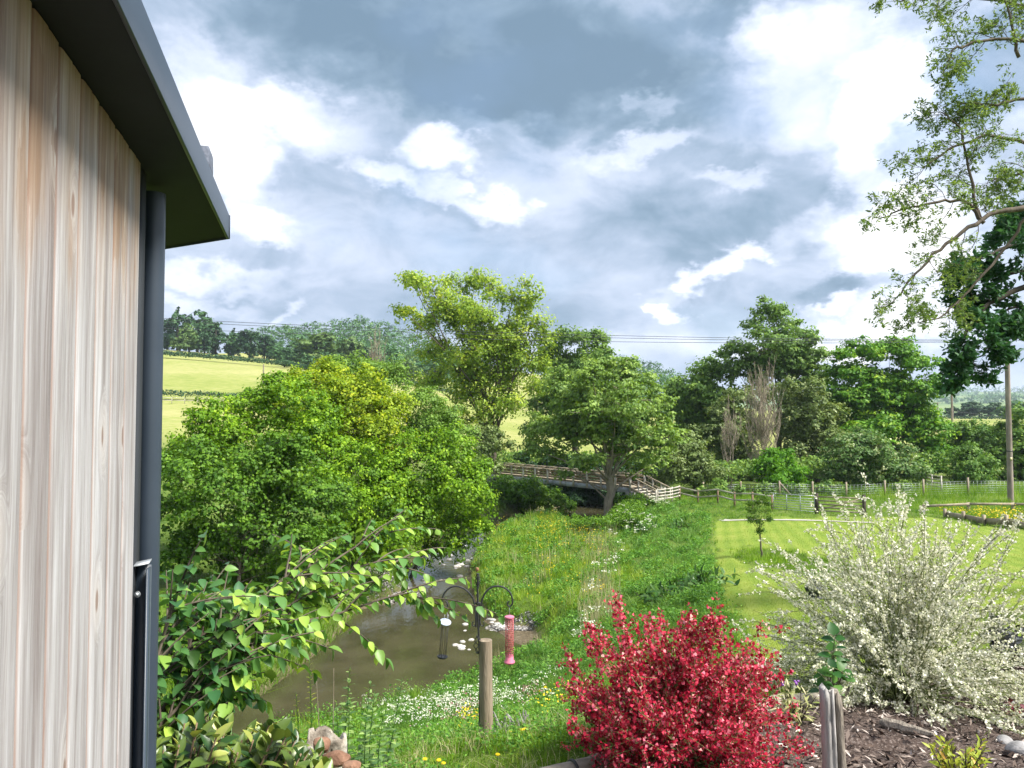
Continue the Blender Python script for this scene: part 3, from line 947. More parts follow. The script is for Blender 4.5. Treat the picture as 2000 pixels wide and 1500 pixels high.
def tree(name, label, cat, base, fork, lobes, mat, bark='bark', tr=.2, clump_r=.45, per_m2=1.6, k=14, leaf=.16, asp=.6,
         seed=1, group=None, shell=.4, flat=.8, under=.3, twig_frac=.5, twig_r=.02, droop=.1, clump_flat=.62, lai=2.0, fill=True, grow=1.26):
    g = np.random.default_rng(seed)
    Cn, Rn = lobes
    lai *= 1.9; leaf *= 1.12
    if fill:
        cc = np.average(Cn, axis=0, weights=Rn ** 2)
        extra = cc + (Cn - cc) * g.uniform(.30, .62, (len(Cn), 1))
        Cn2, Rn2 = np.concatenate((Cn, extra[::2])), np.concatenate((Rn, Rn[::2] * .95))
    else:
        Cn2, Rn2 = Cn, Rn
    root = empty(name, base, label, cat, group)
    Cn2, Rn2 = sublobes(Cn2, Rn2 * grow, g)
    lai *= .62
    P, Nr, ti, CP, CO = crown_points(Cn2, Rn2, clump_r, per_m2, k, g, shell, flat, clump_flat, under, lai, leaf * leaf * asp * .5)
    V, Q = leaf_quads(P, Nr, leaf * g.uniform(.65, 1.3, len(P)), asp, .14, rdir(len(P), g), droop)
    link('crown', np_mesh('crown', V, Q, tint=np.repeat(ti, 4)), M[mat] if isinstance(mat, str) else mat, root)
    mb = MB()
    limb_mesh(mb, base, fork, Cn, Rn, tr, g)
    if twig_frac > 0:
        sel = g.random(len(CP)) < twig_frac
        V, Q = cones(CO[sel] * .75 + CP[sel] * .25, CP[sel], twig_r, twig_r * .35)
        mb.add(V, Q)
    mb.build('trunk', M[bark], root)
    TREE_N[0] += len(P)
    return root


def on_ground(x, y, dz=0.0):
    return np.array((x, y, HZ(x, y) + dz))


def gbase(u, d, dz=-.1):
    x = (u - 1000) / F * d
    return on_ground(x, d, dz)


# --- mass of bushes along the left bank
def bush(label, d, lst, mat, seed, base_u, group=None, name='riverside_bush', cat='bush', **kw):
    Cn, Rn = lobes_px(d, lst)
    b = gbase(base_u, d)
    c = Cn.mean(0)
    fork = np.array((b[0] * .6 + c[0] * .4, b[1] * .6 + c[1] * .4, b[2] + .45 * (c[2] - b[2])))
    return tree(name, label, cat, b, fork, (Cn, Rn), mat, seed=seed, group=group, **kw)


GB = 'leafy bushes along the left river bank'
kb = dict(clump_r=.33, lai=1.85, k=20, leaf=.128, asp=.8, tr=.08, shell=.26, under=.35, flat=.9, twig_frac=.25, twig_r=.012, fill=False, grow=1.1)
bush('large dark green bush at the left, nearest the downpipe and overhanging the bank', 30,
     [(370, 930, 70), (335, 1010, 60), (425, 985, 85), (500, 940, 80), (395, 1075, 75), (510, 1050, 90), (600, 990, 85), (610, 1085, 65), (470, 1115, 60), (330, 1100, 45), (560, 1125, 45), (560, 905, 60)],
     'lf_bush_dark', 11, 470, GB, **kb)
bush('mid green bush behind, its top level with the pasture beside the downpipe', 35,
     [(485, 800, 55), (425, 850, 60), (545, 790, 65), (600, 850, 75), (500, 870, 80), (360, 885, 45), (420, 900, 60), (560, 940, 60), (340, 920, 40)],
     'lf_bush', 12, 480, GB, **kb)
bush('tall bright yellow-green bush crowning the middle of the bank thicket', 40,
     [(620, 765, 60), (680, 780, 65), (740, 820, 65), (600, 815, 60), (700, 850, 75), (645, 735, 40), (570, 780, 45), (640, 860, 60), (590, 745, 30)],
     'lf_bush_bright', 13, 660, GB, **kb)
bush('olive green bush with thin top shoots at the back right of the thicket', 44,
     [(700, 735, 42), (760, 755, 50), (815, 800, 55), (850, 850, 60), (780, 850, 65), (660, 720, 30), (890, 850, 40), (735, 730, 30)],
     'lf_bush_olive', 14, 790, GB, **{**kb, 'lai': 1.5, 'leaf': .12})
bush('rounded bush at the right end of the thicket leaning over the river', 38,
     [(815, 925, 80), (875, 895, 60), (895, 965, 60), (925, 935, 38), (850, 1005, 72), (785, 1000, 75), (905, 1030, 42), (800, 1050, 45), (870, 1055, 40), (930, 1045, 34), (945, 990, 28), (895, 1080, 26), (840, 1090, 28)],
     'lf_bush', 15, 800, GB, **kb)
bush('dense green bush in the centre of the thicket above the gravel bank', 34,
     [(700, 930, 80), (740, 1000, 80), (680, 1050, 65), (765, 1065, 52), (640, 900, 75), (670, 990, 70), (720, 1095, 35), (620, 950, 60)],
     'lf_bush', 16, 690, GB, **kb)
bush('lemon yellow flushed bush glowing between the central and right bushes', 39,
     [(755, 900, 42), (770, 950, 36), (735, 880, 36), (790, 885, 30), (745, 935, 30)],
     'lf_yellow', 17, 760, GB, **kb)

# --- central tall ash and companions
Cn, Rn = lobes_px(76, [(900, 560, 34), (955, 556, 36), (845, 575, 30), (1005, 590, 38), (1040, 640, 36), (820, 640, 34), (880, 620, 42), (950, 630, 48), (1000, 680, 46), (850, 690, 40), (915, 700, 46),
                       (830, 750, 38), (1035, 715, 40), (985, 750, 48), (900, 775, 46), (855, 820, 32), (1000, 790, 36), (1060, 670, 26), (800, 548, 15), (815, 560, 18), (905, 830, 32), (955, 810, 36), (1050, 760, 26), (795, 620, 18), (1025, 610, 26)])
Cn[:, 1] += np.random.default_rng(5).uniform(-2.6, 2.6, len(Cn))
tree('ash_tree', 'tall airy yellow-green ash tree rising above everything left of the footbridge', 'tree', gbase(960, 76), R(958, 800, 76), (Cn, Rn), 'lf_ash',
     'bark', .42, clump_r=.72, lai=1.05, k=20, leaf=.28, asp=.6, seed=21, shell=.5, twig_frac=1, twig_r=.035, under=.5, clump_flat=.8)
Cn, Rn = lobes_px(92, [(1100, 668, 28), (1140, 672, 30), (1090, 720, 42), (1150, 720, 46), (1110, 770, 46), (1190, 740, 36), (1172, 668, 20), (1075, 690, 22), (1130, 830, 50), (1060, 800, 36), (1045, 850, 30)])
tree('dark_tree', 'dark green broadleaf tree standing behind, right of the tall ash', 'tree', gbase(1120, 92), R(1120, 800, 92), (Cn, Rn), 'lf_mid',
     'bark_dark', .35, clump_r=.7, lai=1.8, k=18, leaf=.34, seed=22, shell=.35)
Cn, Rn = lobes_px(57, [(1110, 770, 42), (1180, 735, 42), (1240, 750, 42), (1150, 795, 52), (1062, 850, 40), (1035, 885, 26), (1120, 855, 52), (1200, 815, 62), (1275, 805, 42), (1290, 865, 40), (1235, 875, 50),
                       (1085, 898, 28), (1150, 905, 30), (1255, 920, 28), (1305, 905, 22), (1205, 890, 30), (1150, 745, 30), (1215, 720, 26), (1310, 840, 22), (1100, 930, 14)])
Cn[:, 1] += np.random.default_rng(6).uniform(-2.2, 2.2, len(Cn))
tree('alder_tree', 'spreading grey-green alder with a pale trunk in front of the footbridge', 'tree', gbase(1188, 57), R(1190, 895, 57), (Cn, Rn), 'lf_alder',
     'bark_pale', .34, clump_r=.45, lai=1.75, k=20, leaf=.21, asp=.75, seed=23, shell=.42, twig_frac=.8, twig_r=.022, flat=.8, clump_flat=.4, under=.3)

# --- trees right of the bridge
RT = [
    ('broadleaf_tree', 'dark tree at the left end of the wood behind the footbridge steps', 86, 1380, 800, 'lf_mid', [(1350, 755, 40), (1390, 735, 36), (1340, 815, 48), (1400, 790, 50), (1375, 880, 58), (1440, 850, 60), (1330, 870, 36), (1430, 920, 50), (1325, 770, 22)], dict(lai=2, leaf=.33, clump_r=.6)),
    ('tall_tree', 'tall domed tree with visible limbs, highest of the wood beyond the paddock', 82, 1520, 800, 'lf_thin', [(1500, 608, 24), (1478, 640, 30), (1530, 638, 34), (1445, 688, 32), (1502, 690, 46), (1560, 672, 38), (1592, 700, 30), (1480, 740, 46), (1550, 730, 50), (1605, 745, 34), (1432, 725, 26), (1580, 790, 50), (1640, 790, 36), (1620, 845, 55), (1520, 610, 22), (1470, 790, 40), (1420, 690, 16)], dict(lai=1.35, leaf=.30, clump_r=.6, shell=.5, twig_frac=.9, twig_r=.03, clump_flat=.45, under=.4)),
    ('hawthorn_tree', 'pale flecked hawthorn beside the bare twiggy tree', 74, 1590, 880, 'lf_thorn', [(1575, 785, 40), (1620, 815, 36), (1560, 850, 52), (1630, 875, 46), (1530, 765, 28), (1600, 915, 42), (1550, 905, 36), (1650, 920, 30)], dict(lai=1.7, leaf=.26)),
    ('thorn_bush', 'grey-green thorn bush filling the gap left of the bare twiggy tree', 76, 1420, 900, 'lf_thorn', [(1415, 810, 32), (1445, 780, 28), (1400, 850, 38), (1430, 880, 40), (1475, 775, 26), (1480, 930, 40), (1440, 930, 34)], dict(lai=1.5, leaf=.26)),
    ('sycamore_tree', 'broad rich green sycamore at the right end of the wood', 78, 1740, 820, 'lf_sycamore', [(1680, 700, 34), (1735, 692, 32), (1785, 718, 34), (1650, 735, 34), (1800, 765, 36), (1720, 765, 54), (1668, 800, 44), (1780, 810, 50), (1818, 845, 36), (1740, 850, 54), (1828, 890, 32), (1785, 900, 46), (1700, 860, 46), (1645, 700, 20), (1760, 690, 24), (1835, 920, 22), (1640, 770, 28)], dict(lai=2.6, leaf=.31, clump_r=.65, k=22, shell=.26, clump_flat=.35, under=.15)),
    ('fresh_bush', 'small vivid green bush in front of the bare twiggy tree', 66, 1520, 940, 'lf_fresh', [(1520, 902, 28), (1498, 930, 24), (1548, 930, 24), (1520, 940, 28), (1565, 945, 14), (1500, 900, 18)], dict(lai=2.2, leaf=.2)),
    ('elder_bush', 'wide grey-green elder bush with cream flower plates beneath the sycamore', 67, 1700, 930, 'lf_elder', [(1700, 885, 42), (1655, 900, 40), (1745, 915, 42), (1620, 930, 28), (1785, 930, 26), (1720, 940, 40), (1670, 940, 34), (1690, 862, 24)], dict(lai=2, leaf=.22)),
    ('brown_thorn_bush', 'brownish hawthorn bush immediately right of the footbridge', 66, 1355, 930, 'lf_thorn', [(1350, 880, 34), (1340, 925, 34), (1388, 925, 32), (1315, 905, 26), (1370, 945, 24), (1300, 940, 18)], dict(lai=2, leaf=.21)),
    ('hedge_bush', 'low dark bush behind the wire fence, below the fresh green one', 62, 1560, 950, 'lf_mid', [(1400, 958, 18), (1440, 962, 16), (1560, 965, 18), (1610, 962, 20), (1650, 965, 18), (1480, 965, 15), (1520, 968, 14), (1370, 962, 14), (1700, 966, 18), (1760, 960, 18)], dict(lai=2.2, leaf=.18, clump_r=.25)),
    ('round_bush', 'rounded green bush between the sycamore and the utility pole', 70, 1897, 920, 'lf_mid2', [(1895, 905, 32), (1880, 930, 26), (1925, 925, 26), (1900, 935, 28)], dict(lai=2.2, leaf=.2)),
    ('hedgerow_tree', 'bushy hedgerow tree right behind the utility pole', 74, 1985, 900, 'lf_mid', [(1985, 860, 38), (1950, 905, 34), (2010, 910, 46), (1975, 935, 34), (2040, 850, 40), (1990, 810, 22)], dict(lai=2, leaf=.26)),
    ('hedgerow_bush', 'pale hedge bush with arching grey stems left of the utility pole', 82, 1900, 880, 'lf_mid2', [(1870, 850, 24), (1900, 845, 26), (1935, 850, 28), (1920, 875, 30), (1880, 880, 26), (1855, 870, 18), (1850, 900, 20)], dict(lai=2, leaf=.26)),
    ('back_shade_bush', 'leafy bush with shade put into its dark leaf colour behind the footbridge railings', 76, 1130, 930, 'lf_shade', [(1060, 915, 24), (1100, 930, 34), (1160, 935, 38), (1215, 930, 38), (1262, 925, 32), (1120, 968, 36), (1190, 970, 36), (1240, 965, 30), (1020, 895, 12)], dict(lai=2.4, leaf=.28)),  # makes the area behind the railings dark; the shade is in its leaf colour
    ('bank_bush', 'leafy bush on the far bank under the left end of the footbridge', 62, 1030, 980, 'lf_bush_dark', [(1000, 960, 28), (1040, 965, 30), (1078, 982, 24), (980, 990, 24), (1025, 992, 26), (1105, 990, 18), (970, 960, 22)], dict(lai=2.4, leaf=.17, clump_r=.3)),
    ('willow_bush', 'ivy-covered brown bush round the foot of the tall ash', 72, 950, 930, 'lf_thorn', [(950, 880, 24), (975, 855, 18), (935, 850, 26), (960, 920, 22), (1000, 870, 12)], dict(lai=1.8, leaf=.22)),
    ('shade_fill_bush', 'added bush with leaves coloured dark as shade in the gap under the middle of the footbridge', 69, 1130, 990, 'lf_shade', [(1085, 970, 26), (1120, 980, 28), (1160, 978, 28), (1200, 975, 26), (1050, 975, 24), (1235, 975, 22), (1140, 962, 26)], dict(lai=2.2, leaf=.24)),  # added so the gap under the footbridge reads dark; leaf colour carries the shade
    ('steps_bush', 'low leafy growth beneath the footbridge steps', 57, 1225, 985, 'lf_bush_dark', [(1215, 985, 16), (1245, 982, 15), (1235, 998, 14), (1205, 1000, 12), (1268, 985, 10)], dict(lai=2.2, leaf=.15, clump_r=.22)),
]
M['lf_thin'] = leaf_mat('thin_tree_leaf', (0.076, 0.152, 0.041), (0.161, 0.281, 0.07), (0.296, 0.431, 0.122), trans=.36)
M['lf_elder'] = leaf_mat('elder_leaf', (0.059, 0.138, 0.032), (0.128, 0.232, 0.056), (0.513, 0.567, 0.315), trans=.3)
M['lf_mid2'] = leaf_mat('hedge_leaf', (0.053, 0.138, 0.021), (0.124, 0.24, 0.036), (0.229, 0.344, 0.073), trans=.34)
for i, (nm, lb, d, bu, fv, mt, lst, kw) in enumerate(RT):
    Cn, Rn = lobes_px(d, lst)
    kk = dict(clump_r=.42, lai=2.2, k=18, leaf=.2, asp=.65, tr=.3 if 'tree' in nm else .1, shell=.32, twig_frac=.4, twig_r=.02)
    kk.update(kw)
    tree(nm, lb, 'tree' if 'tree' in nm else 'bush', gbase(bu, d), R(bu, fv, d), (Cn, Rn), mt, 'bark_dark' if nm != 'tall_tree' else 'bark', seed=40 + i, **kk)


def bare_tree(name, label, u, d, v_top, spread, seed, n=60, mat='twig_dead', r=.12, v_base=None):
    g = np.random.default_rng(seed)
    b = gbase(u, d); top = R(u, v_top, d)
    root = empty(name, b, label, 'tree')
    Hh = top[2] - b[2]
    mb = MB()
    tp = np.array([b + (top - b) * t + g.normal(0, .03, 3) * Hh * math.sin(t * 3.1) for t in np.linspace(0, .8, 7)])
    mb.tube(tp, np.linspace(r, r * .25, 7), 6)
    S, E_ = [], []
    for i in range(n):
        t = g.uniform(.12, .8)
        s = b + (top - b) * t
        ang = g.uniform(0, 6.28); L = Hh * g.uniform(.22, .5) * (1.1 - t * .5)
        out = np.array((math.cos(ang), math.sin(ang), 0)) * spread * g.uniform(.4, 1) * (1.05 - t * .6)
        tt = np.linspace(0, 1, 6)[:, None]
        e = s + out + np.array((0, 0, L))
        q = (1 - tt) ** 2 * s + 2 * tt * (1 - tt) * (s + out * .8 + np.array((0, 0, L * .25))) + tt ** 2 * e
        mb.tube(q, np.linspace(r * .32, .012, 6), 4, cap=False)
        for j in range(16):
            k = g.integers(1, 6); a = q[k] * g.uniform(.0, 1) + q[k - 1] * (1 - g.uniform(.0, 1)) if False else q[k]
            S.append(a); E_.append(a + np.array((g.normal(0, .2), g.normal(0, .2), g.uniform(.3, 1.1))) * Hh * .085)
    V, Q = cones(np.array(S), np.array(E_), .014, .006)
    mb.add(V, Q)
    mb.build('trunk', M[mat], root)
    return root


bare_tree('bare_tree', 'leafless pale twiggy tree in the middle of the wood beyond the paddock', 1487, 71, 735, 2.6, 3, 90)
bare_tree('bare_tree', 'thin leafless saplings left of the pale twiggy tree', 1425, 70, 790, 1.3, 4, 30, r=.07)
bare_tree('bare_tree', 'leafless twiggy tree poking above the thicket before the hill', 735, 60, 668, 1.2, 5, 34, r=.08)


# --- far woods on the left hill and the right
def far_tree_mesh(seed, h=9.0, w=8.0, leaf=.75, n=900):
    g = np.random.default_rng(seed)
    m = 22
    dr = rdir(m, g)
    Cn = dr * np.array((w * .34, w * .34, h * .38)) * g.uniform(.6, 1, (m, 1)) + np.array((0, 0, h * .47)); Rn = np.full(m, w * .17) * g.uniform(.8, 1.35, m)
    P, Nr, ti, CP, CO = crown_points(Cn, Rn, w * .07, .75, 12, g, .22, .85, .7, .4, 2.0, .17)
    V, Q = leaf_quads(P, Nr, leaf * g.uniform(.6, 1.3, len(P)), .8, .14, rdir(len(P), g), .1)
    mc = np_mesh('crown', V, Q, tint=np.repeat(ti, 4))
    mb = MB(); mb.tube([(0, 0, -.5), (0, 0, h * .3), (0, 0, h * .75)], [w * .04, w * .03, .05], 6)
    V = np.concatenate(mb.V)
    mt = np_mesh('trunk', V, [np.concatenate(mb.Q), np.concatenate(mb.T)])
    return mc, mt


M['lf_far_dark'] = leaf_mat('far_dark_leaf', (0.018, 0.054, 0.025), (0.042, 0.102, 0.039), (0.075, 0.15, 0.056), trans=.2)
M['lf_far_light'] = leaf_mat('far_light_leaf', (0.063, 0.13, 0.033), (0.126, 0.208, 0.058), (0.196, 0.273, 0.091), trans=.25)
FT = {}
for kd, mt_ in (('dark', 'lf_far_dark'), ('mid', 'lf_far'), ('light', 'lf_far_light')):
    FT[kd] = []
    for s_ in range(3):
        mc, mt = far_tree_mesh(100 + s_ * 7 + len(kd), n=1500)
        mc.materials.append(M[mt_]); mt.materials.append(M['bark_dark'])
        FT[kd].append((mc, mt))


def far_tree(kind, u, v_top, d, wpx, label, group='trees on the far hillside', s=0, name='hillside_tree'):
    x = (u - 1000) / F * d
    z = float(base_h(np.array([x]), np.array([float(d)]))[0])
    top = R(u, v_top, d)[2]
    h = max(2.5, top - z)
    w = wpx / F * d
    root = empty(name, (x, d, z), label, 'tree', group, rz=0)
    mc, mt = FT[kind][s % 3]
    for nm, me in (('crown', mc), ('trunk', mt)):
        o = bpy.data.objects.new(nm, me); C.objects.link(o); o.parent = root
        o.scale = (w / 8.0, w / 8.0, h / 9.0); o.rotation_euler = (0, 0, s * 1.7 + u * .13)
    return root


FAR = [
    ('dark', 345, 598, 325, 70, 'tall dark oak at the left end of the skyline beside the downpipe'),
    ('light', 368, 628, 312, 56, 'pale green tree in front of the dark oak on the skyline'),
    ('dark', 420, 622, 318, 64, 'broad dark tree, second group along the top pasture'),
    ('dark', 398, 640, 312, 40, 'small dark tree between the pale tree and the broad dark one'),
    ('dark', 487, 634, 318, 56, 'dark round tree at the foot of the top pasture slope'),
    ('mid', 384, 606, 345, 70, 'hazy tree behind the pale green one'),
    ('mid', 450, 650, 322, 44, 'small tree between the two dark round trees'),
    ('mid', 541, 668, 300, 46, 'brownish green bushy tree below the wooded hill'),
    ('light', 618, 642, 285, 104, 'large rounded light green tree in front of the wooded hill'),
    ('light', 682, 648, 290, 70, 'smaller rounded light green tree beside the large one'),
    ('mid', 560, 672, 285, 40, 'low bushy tree left of the large rounded one'),
    ('mid', 585, 655, 320, 60, 'grey-green tree rising behind the low bushy one'),
    ('dark', 640, 690, 270, 44, 'dark bush at the foot of the large rounded tree'),
    ('mid', 675, 695, 268, 40, 'rounded bush right of the dark one under the hill'),
    ('dark', 725, 680, 290, 60, 'dark tree among the thickets right of the rounded pair'),
    ('mid', 760, 672, 280, 60, 'green tree just left of the tall ash'),
    ('light', 800, 690, 270, 60, 'pale tree half hidden behind the tall ash'),
    ('mid', 850, 690, 300, 90, 'tree seen through the tall ash crown'),
    ('dark', 700, 665, 330, 70, 'dark tree behind the small rounded one'),
    ('dark', 325, 612, 330, 60, 'dark oak cut by the downpipe at the left end of the skyline'),
    ('mid', 405, 618, 335, 60, 'grey-green oak between the tall dark oak and the broad dark tree'),
    ('dark', 455, 640, 325, 50, 'dark tree touching the right side of the broad dark one'),
    ('light', 350, 650, 308, 44, 'low pale shrubby tree at the pasture edge by the downpipe'),
    ('dark', 515, 648, 322, 46, 'dark tree at the right end of the pasture tree line'),
    ('mid', 600, 690, 262, 50, 'rounded bush below the large rounded tree'),
    ('mid', 555, 700, 262, 44, 'low scrubby tree at the end of the upper hedge'),
    ('mid', 740, 700, 262, 60, 'scrubby tree over the thicket, left of the tall ash'),
    ('dark', 520, 655, 335, 50, 'dark tree beyond the slope left of the brownish one'),
]
for i, (kd, u, v, d, w, lb) in enumerate(FAR):
    far_tree(kd, u, v, d, w, lb, s=i)


def canopy(name, label, pts, mat, leaf, k, seed, flat=.8, dens=.02, clump=2.2):
    """a far wood that reads as one mass"""
    g = np.random.default_rng(seed)
    Cn = np.array([p[:3] for p in pts]); Rn = np.array([p[3] for p in pts])
    P, Nr, ti, CP, CO = crown_points(Cn, Rn, clump, dens, k, g, .15, flat, .7, .25)
    V, Q = leaf_quads(P, Nr, leaf * g.uniform(.6, 1.3, len(P)), .8, .14, rdir(len(P), g), .1)
    o = link(name, np_mesh(name, V, Q, tint=np.repeat(ti, 4)), M[mat])
    tag(o, label, 'wood', None, 'stuff')


g = np.random.default_rng(77)
pts = []
for d in (335, 350, 365, 380, 400, 425, 450):
    for u in range(500, 960, 16):
        vt = np.interp(u, [500, 540, 600, 660, 700, 740, 790, 860, 960], [645, 636, 628, 620, 617, 622, 645, 665, 690]) + g.uniform(-4, 5) + (450 - d) * .52 + (d < 390) * max(0, (600 - u)) * .12
        r = g.uniform(5.5, 8)
        c = R(u + g.uniform(-6, 6), vt, d); c[2] -= r * .8
        pts.append((*c, r))
canopy('hilltop_wood', 'hazy blue-green wood covering the hilltop left of the tall ash', pts, 'lf_far', 1.0, 14, 5, dens=.07, clump=1.7)
pts = []
for d in (230, 260, 290, 320, 350, 380, 410, 440):
    for u in range(1130, 1400, 16):
        vt = np.interp(u, [1160, 1200, 1240, 1290, 1318, 1350], [690, 692, 696, 712, 722, 745]) + g.uniform(-3, 4) + (440 - d) * .33
        r = g.uniform(4.5, 7); c = R(u, vt, d); c[2] -= r * .8
        pts.append((*c, r))
canopy('hill_wood', 'distant wooded ridge showing between the alder and the right hand wood', pts, 'lf_far', 1.0, 14, 6, dens=.07, clump=1.7)
pts = []
for _ in range(120):
    u = g.uniform(1790, 2150); d = g.choice([1500, 1900, 2300, 2600]) + g.uniform(-60, 60)
    x = (u - 1000) / F * d; z = float(base_h(np.array([x]), np.array([d]))[0]); r = g.uniform(9, 16)
    for q in range(g.integers(1, 5)):
        pts.append((x + q * g.uniform(8, 22), d, z + r * .4, r))
for u in range(1780, 2160, 9):
    d = 2900; x = (u - 1000) / F * d; z = float(base_h(np.array([x]), np.array([float(d)]))[0]); r = g.uniform(10, 20)
    pts.append((x, d, z + r * .4, r))
canopy('distant_woods', 'scattered woods and hedges on the blue hills at the far right', pts, 'lf_far', 5.0, 6, 7, dens=.004, clump=5)
for i, (kd, u, v, d, w, lb) in enumerate([
        ('dark', 1862, 792, 330, 40, 'small dark tree at the left of the clump in the far right pasture'),
        ('dark', 1893, 778, 325, 52, 'dark rounded tree, tallest of the clump in the far right pasture'),
        ('dark', 1935, 782, 320, 52, 'dark tree beside the utility pole in the far right pasture'),
        ('mid', 1960, 790, 300, 46, 'greener tree right behind the utility pole'),
        ('mid', 1990, 776, 290, 60, 'mid green tree at the right edge in the far pasture'),
        ('dark', 1912, 788, 340, 50, 'dark tree hidden among the far right clump')]):
    far_tree(kd, u, v, d, w, lb, 'trees in the far right pasture', s=i, name='pasture_tree')


# --- hedges on the hill fields
def hedge(name, label, p, q, w, h, seed, mat='lf_far_dark', leaf=.35, dens=9):
    g = np.random.default_rng(seed)
    p, q = np.asarray(p, float), np.asarray(q, float)
    L = np.linalg.norm(q - p); n = int(L * dens * 8)
    t = g.random(n); P = p + (q - p) * t[:, None]
    nx = np.array((-(q - p)[1], (q - p)[0])) / L
    ww = g.uniform(-w / 2, w / 2, n)
    P = P + nx * ww[:, None]
    z = base_h(P[:, 0], P[:, 1])
    hh = h * (1 + .12 * vnoise(P[:, 0], P[:, 1], 9, seed)) * np.sqrt(np.clip(1 - (ww / w * 1.6) ** 2, .2, 1)) * g.uniform(.25, 1, n) ** .5
    P = np.stack((P[:, 0], P[:, 1], z + hh), 1)
    V, Q = leaf_quads(P, unit(g.normal(size=(n, 3)) * .6 + np.array((0, -.3, .8))), leaf * g.uniform(.6, 1.4, n), .8, .14, rdir(n, g))
    o = link(name, np_mesh(name, V, Q, tint=np.repeat(g.random(n), 4)), M[mat])
    tag(o, label, 'hedge')


def gx(u, d):
    return ((u - 1000) / F * d, d)


hedge('field_hedge', 'upper dark hedge dividing the top two hill pastures', gx(285, 262), gx(600, 250), 3.0, 2.6, 1, leaf=.5)
hedge('field_hedge', 'lower clipped hedge above the white rail fence on the hill', gx(280, 152), gx(520, 156), 1.8, 1.9, 2, leaf=.35, mat='lf_far_dark')
hedge('field_hedge', 'hedge crossing the pasture behind the far right trees', gx(1800, 262), gx(2080, 258), 1.6, 1.4, 3)
hedge('field_hedge', 'dark hedge across the field behind the tall ash', gx(720, 262), gx(1160, 210), 3, 2.5, 4)

hedge('undergrowth', 'added scrubby undergrowth standing for shadowed ground along the foot of the wood behind the netting fence', gx(1290, 70), gx(1800, 69), 5, 2.6, 5, mat='lf_mid', leaf=.26, dens=32)  # scrub strip added so the ground under the wood looks shadowed
hedge('undergrowth', 'rough scrub under the hedgerow bushes right of the sycamore', gx(1800, 76), gx(2080, 74), 4, 2.6, 6, mat='lf_mid2', leaf=.26, dens=26)
hedge('undergrowth', 'scrub under the tall ash and behind the footbridge', gx(900, 84), gx(1290, 80), 5, 3.0, 7, mat='lf_mid', leaf=.3, dens=26)
# ---------------------------------------------------------------- utility poles and lines
def build_pole(name, label, u, d, v_top, r, arm=True, armv=None, armw=1.6, mat='bark_pale', tagplate=False):
    b = gbase(u, d, 0); top = R(u - 7 * (d < 100), v_top, d)
    top[0] = b[0]
    root = empty(name, b, label, 'utility pole')
    mb = MB(); mb.tube([b - (0, 0, .4), (b + top) / 2, top], [r * 1.2, r * 1.05, r * .9], 14)
    mb.build('pole', M['pole_wood'], root, smooth=True)
    if arm:
        mb = MB(); c = top - (0, 0, .15)
        mb.bar(c - (armw / 2, .25, 0), c + (armw / 2, -.25, 0), .09, .11)
        mb.build('crossarm', M['timber'], root)
        for k in (-.45, 0, .45):
            mb = MB(); mb.lathe(c + np.array((armw * k, -.0, .06)), [(0, 0), (.04, 0), (.06, .05), (.035, .08), (.055, .12), (.03, .16), (0, .17)], 8)
            mb.build('insulator', M['stone_grey'], root)
    if tagplate:
        mb = MB(); pz = R(u, 896, d); mb.box((b[0] - .02, d - r * 1.16, pz[2]), (.17, .01, .22)); mb.build('plate', M['cream_plate'], root)
        mb = MB(); mb.tube([(b[0], d, pz[2] + .5), (b[0], d, pz[2] + .58)], r * 1.12, 14); mb.build('band', M['black_iron'], root)
    return top


M['pole_wood'] = noisy_mat('pole_wood', (.15, .12, .10), (.34, .29, .25), 3, (1, 1, .3), .85, .4)
M['cream_plate'] = noisy_mat('cream_plate', (.45, .40, .22), (.5, .45, .26), 5, rough=.5, bump=0)
top1 = build_pole('utility_pole', 'weathered wooden utility pole with a cream plate standing behind the paddock fence', 1969, 55, 640, .17, tagplate=True)
top2 = build_pole('utility_pole', 'pale distant utility pole with crossarm left of the near one', 1859, 150, 764, .20)
top3 = build_pole('utility_pole', 'faintest and smallest utility pole, beyond the others in the far right fields', 1831, 240, 786, .20)
top4 = build_pole('utility_pole', 'white pole standing in the hill pasture above the thicket', 514, 190, 711, .16, arm=False)
build_pole('street_lamp_post', 'thin dark post rising behind the left end of the footbridge', 1011, 84, 872, .06, arm=False)
M['wire'] = noisy_mat('wire', (.05, .055, .06), (.07, .075, .08), 3, bump=0, rough=.6)


def wire(label, p, q, sag, r=.016, n=40, name='overhead_wire', mat='wire'):
    t = np.linspace(0, 1, n)[:, None]
    P = np.asarray(p) * (1 - t) + np.asarray(q) * t
    P[:, 2:] -= 4 * sag * t * (1 - t)
    mb = MB(); mb.tube(P, r, 4)
    o = mb.build(name, M[mat], None); tag(o, label, 'cable')


def fitwire(v320, v1000, v1870, dl, dr, ul=120, **kw):
    """wire through the rows measured at three columns"""
    pts = np.array([R(320, v320, dl + (dr - dl) * .12), R(1000, v1000, dl + (dr - dl) * .5), R(1870, v1870, dr)])
    return pts


def wire3(label, vs, d0, d1, r=.016):
    # depth runs evenly in x between the two ends
    us = (320, 1000, 1869)
    x0, x1 = (120 - 1000) / F * d0, (1969 - 1000) / F * d1
    pts = []
    for u, v in zip(us, vs):
        a = (u - 1000) / F
        k = (d1 - d0) / (x1 - x0)
        d = (d0 - k * x0) / (1 - k * a)
        pts.append(R(u, v, d))
    pts = np.array(pts)
    cz = np.polyfit(pts[:, 0], pts[:, 2], 2)
    X = np.linspace(x0, x1, 50)
    Y = d0 + (X - x0) / (x1 - x0) * (d1 - d0)
    mb = MB(); mb.tube(np.stack((X, Y, np.polyval(cz, X)), 1), r, 4)
    tag(mb.build('overhead_wire', M['wire'], None), label, 'cable')


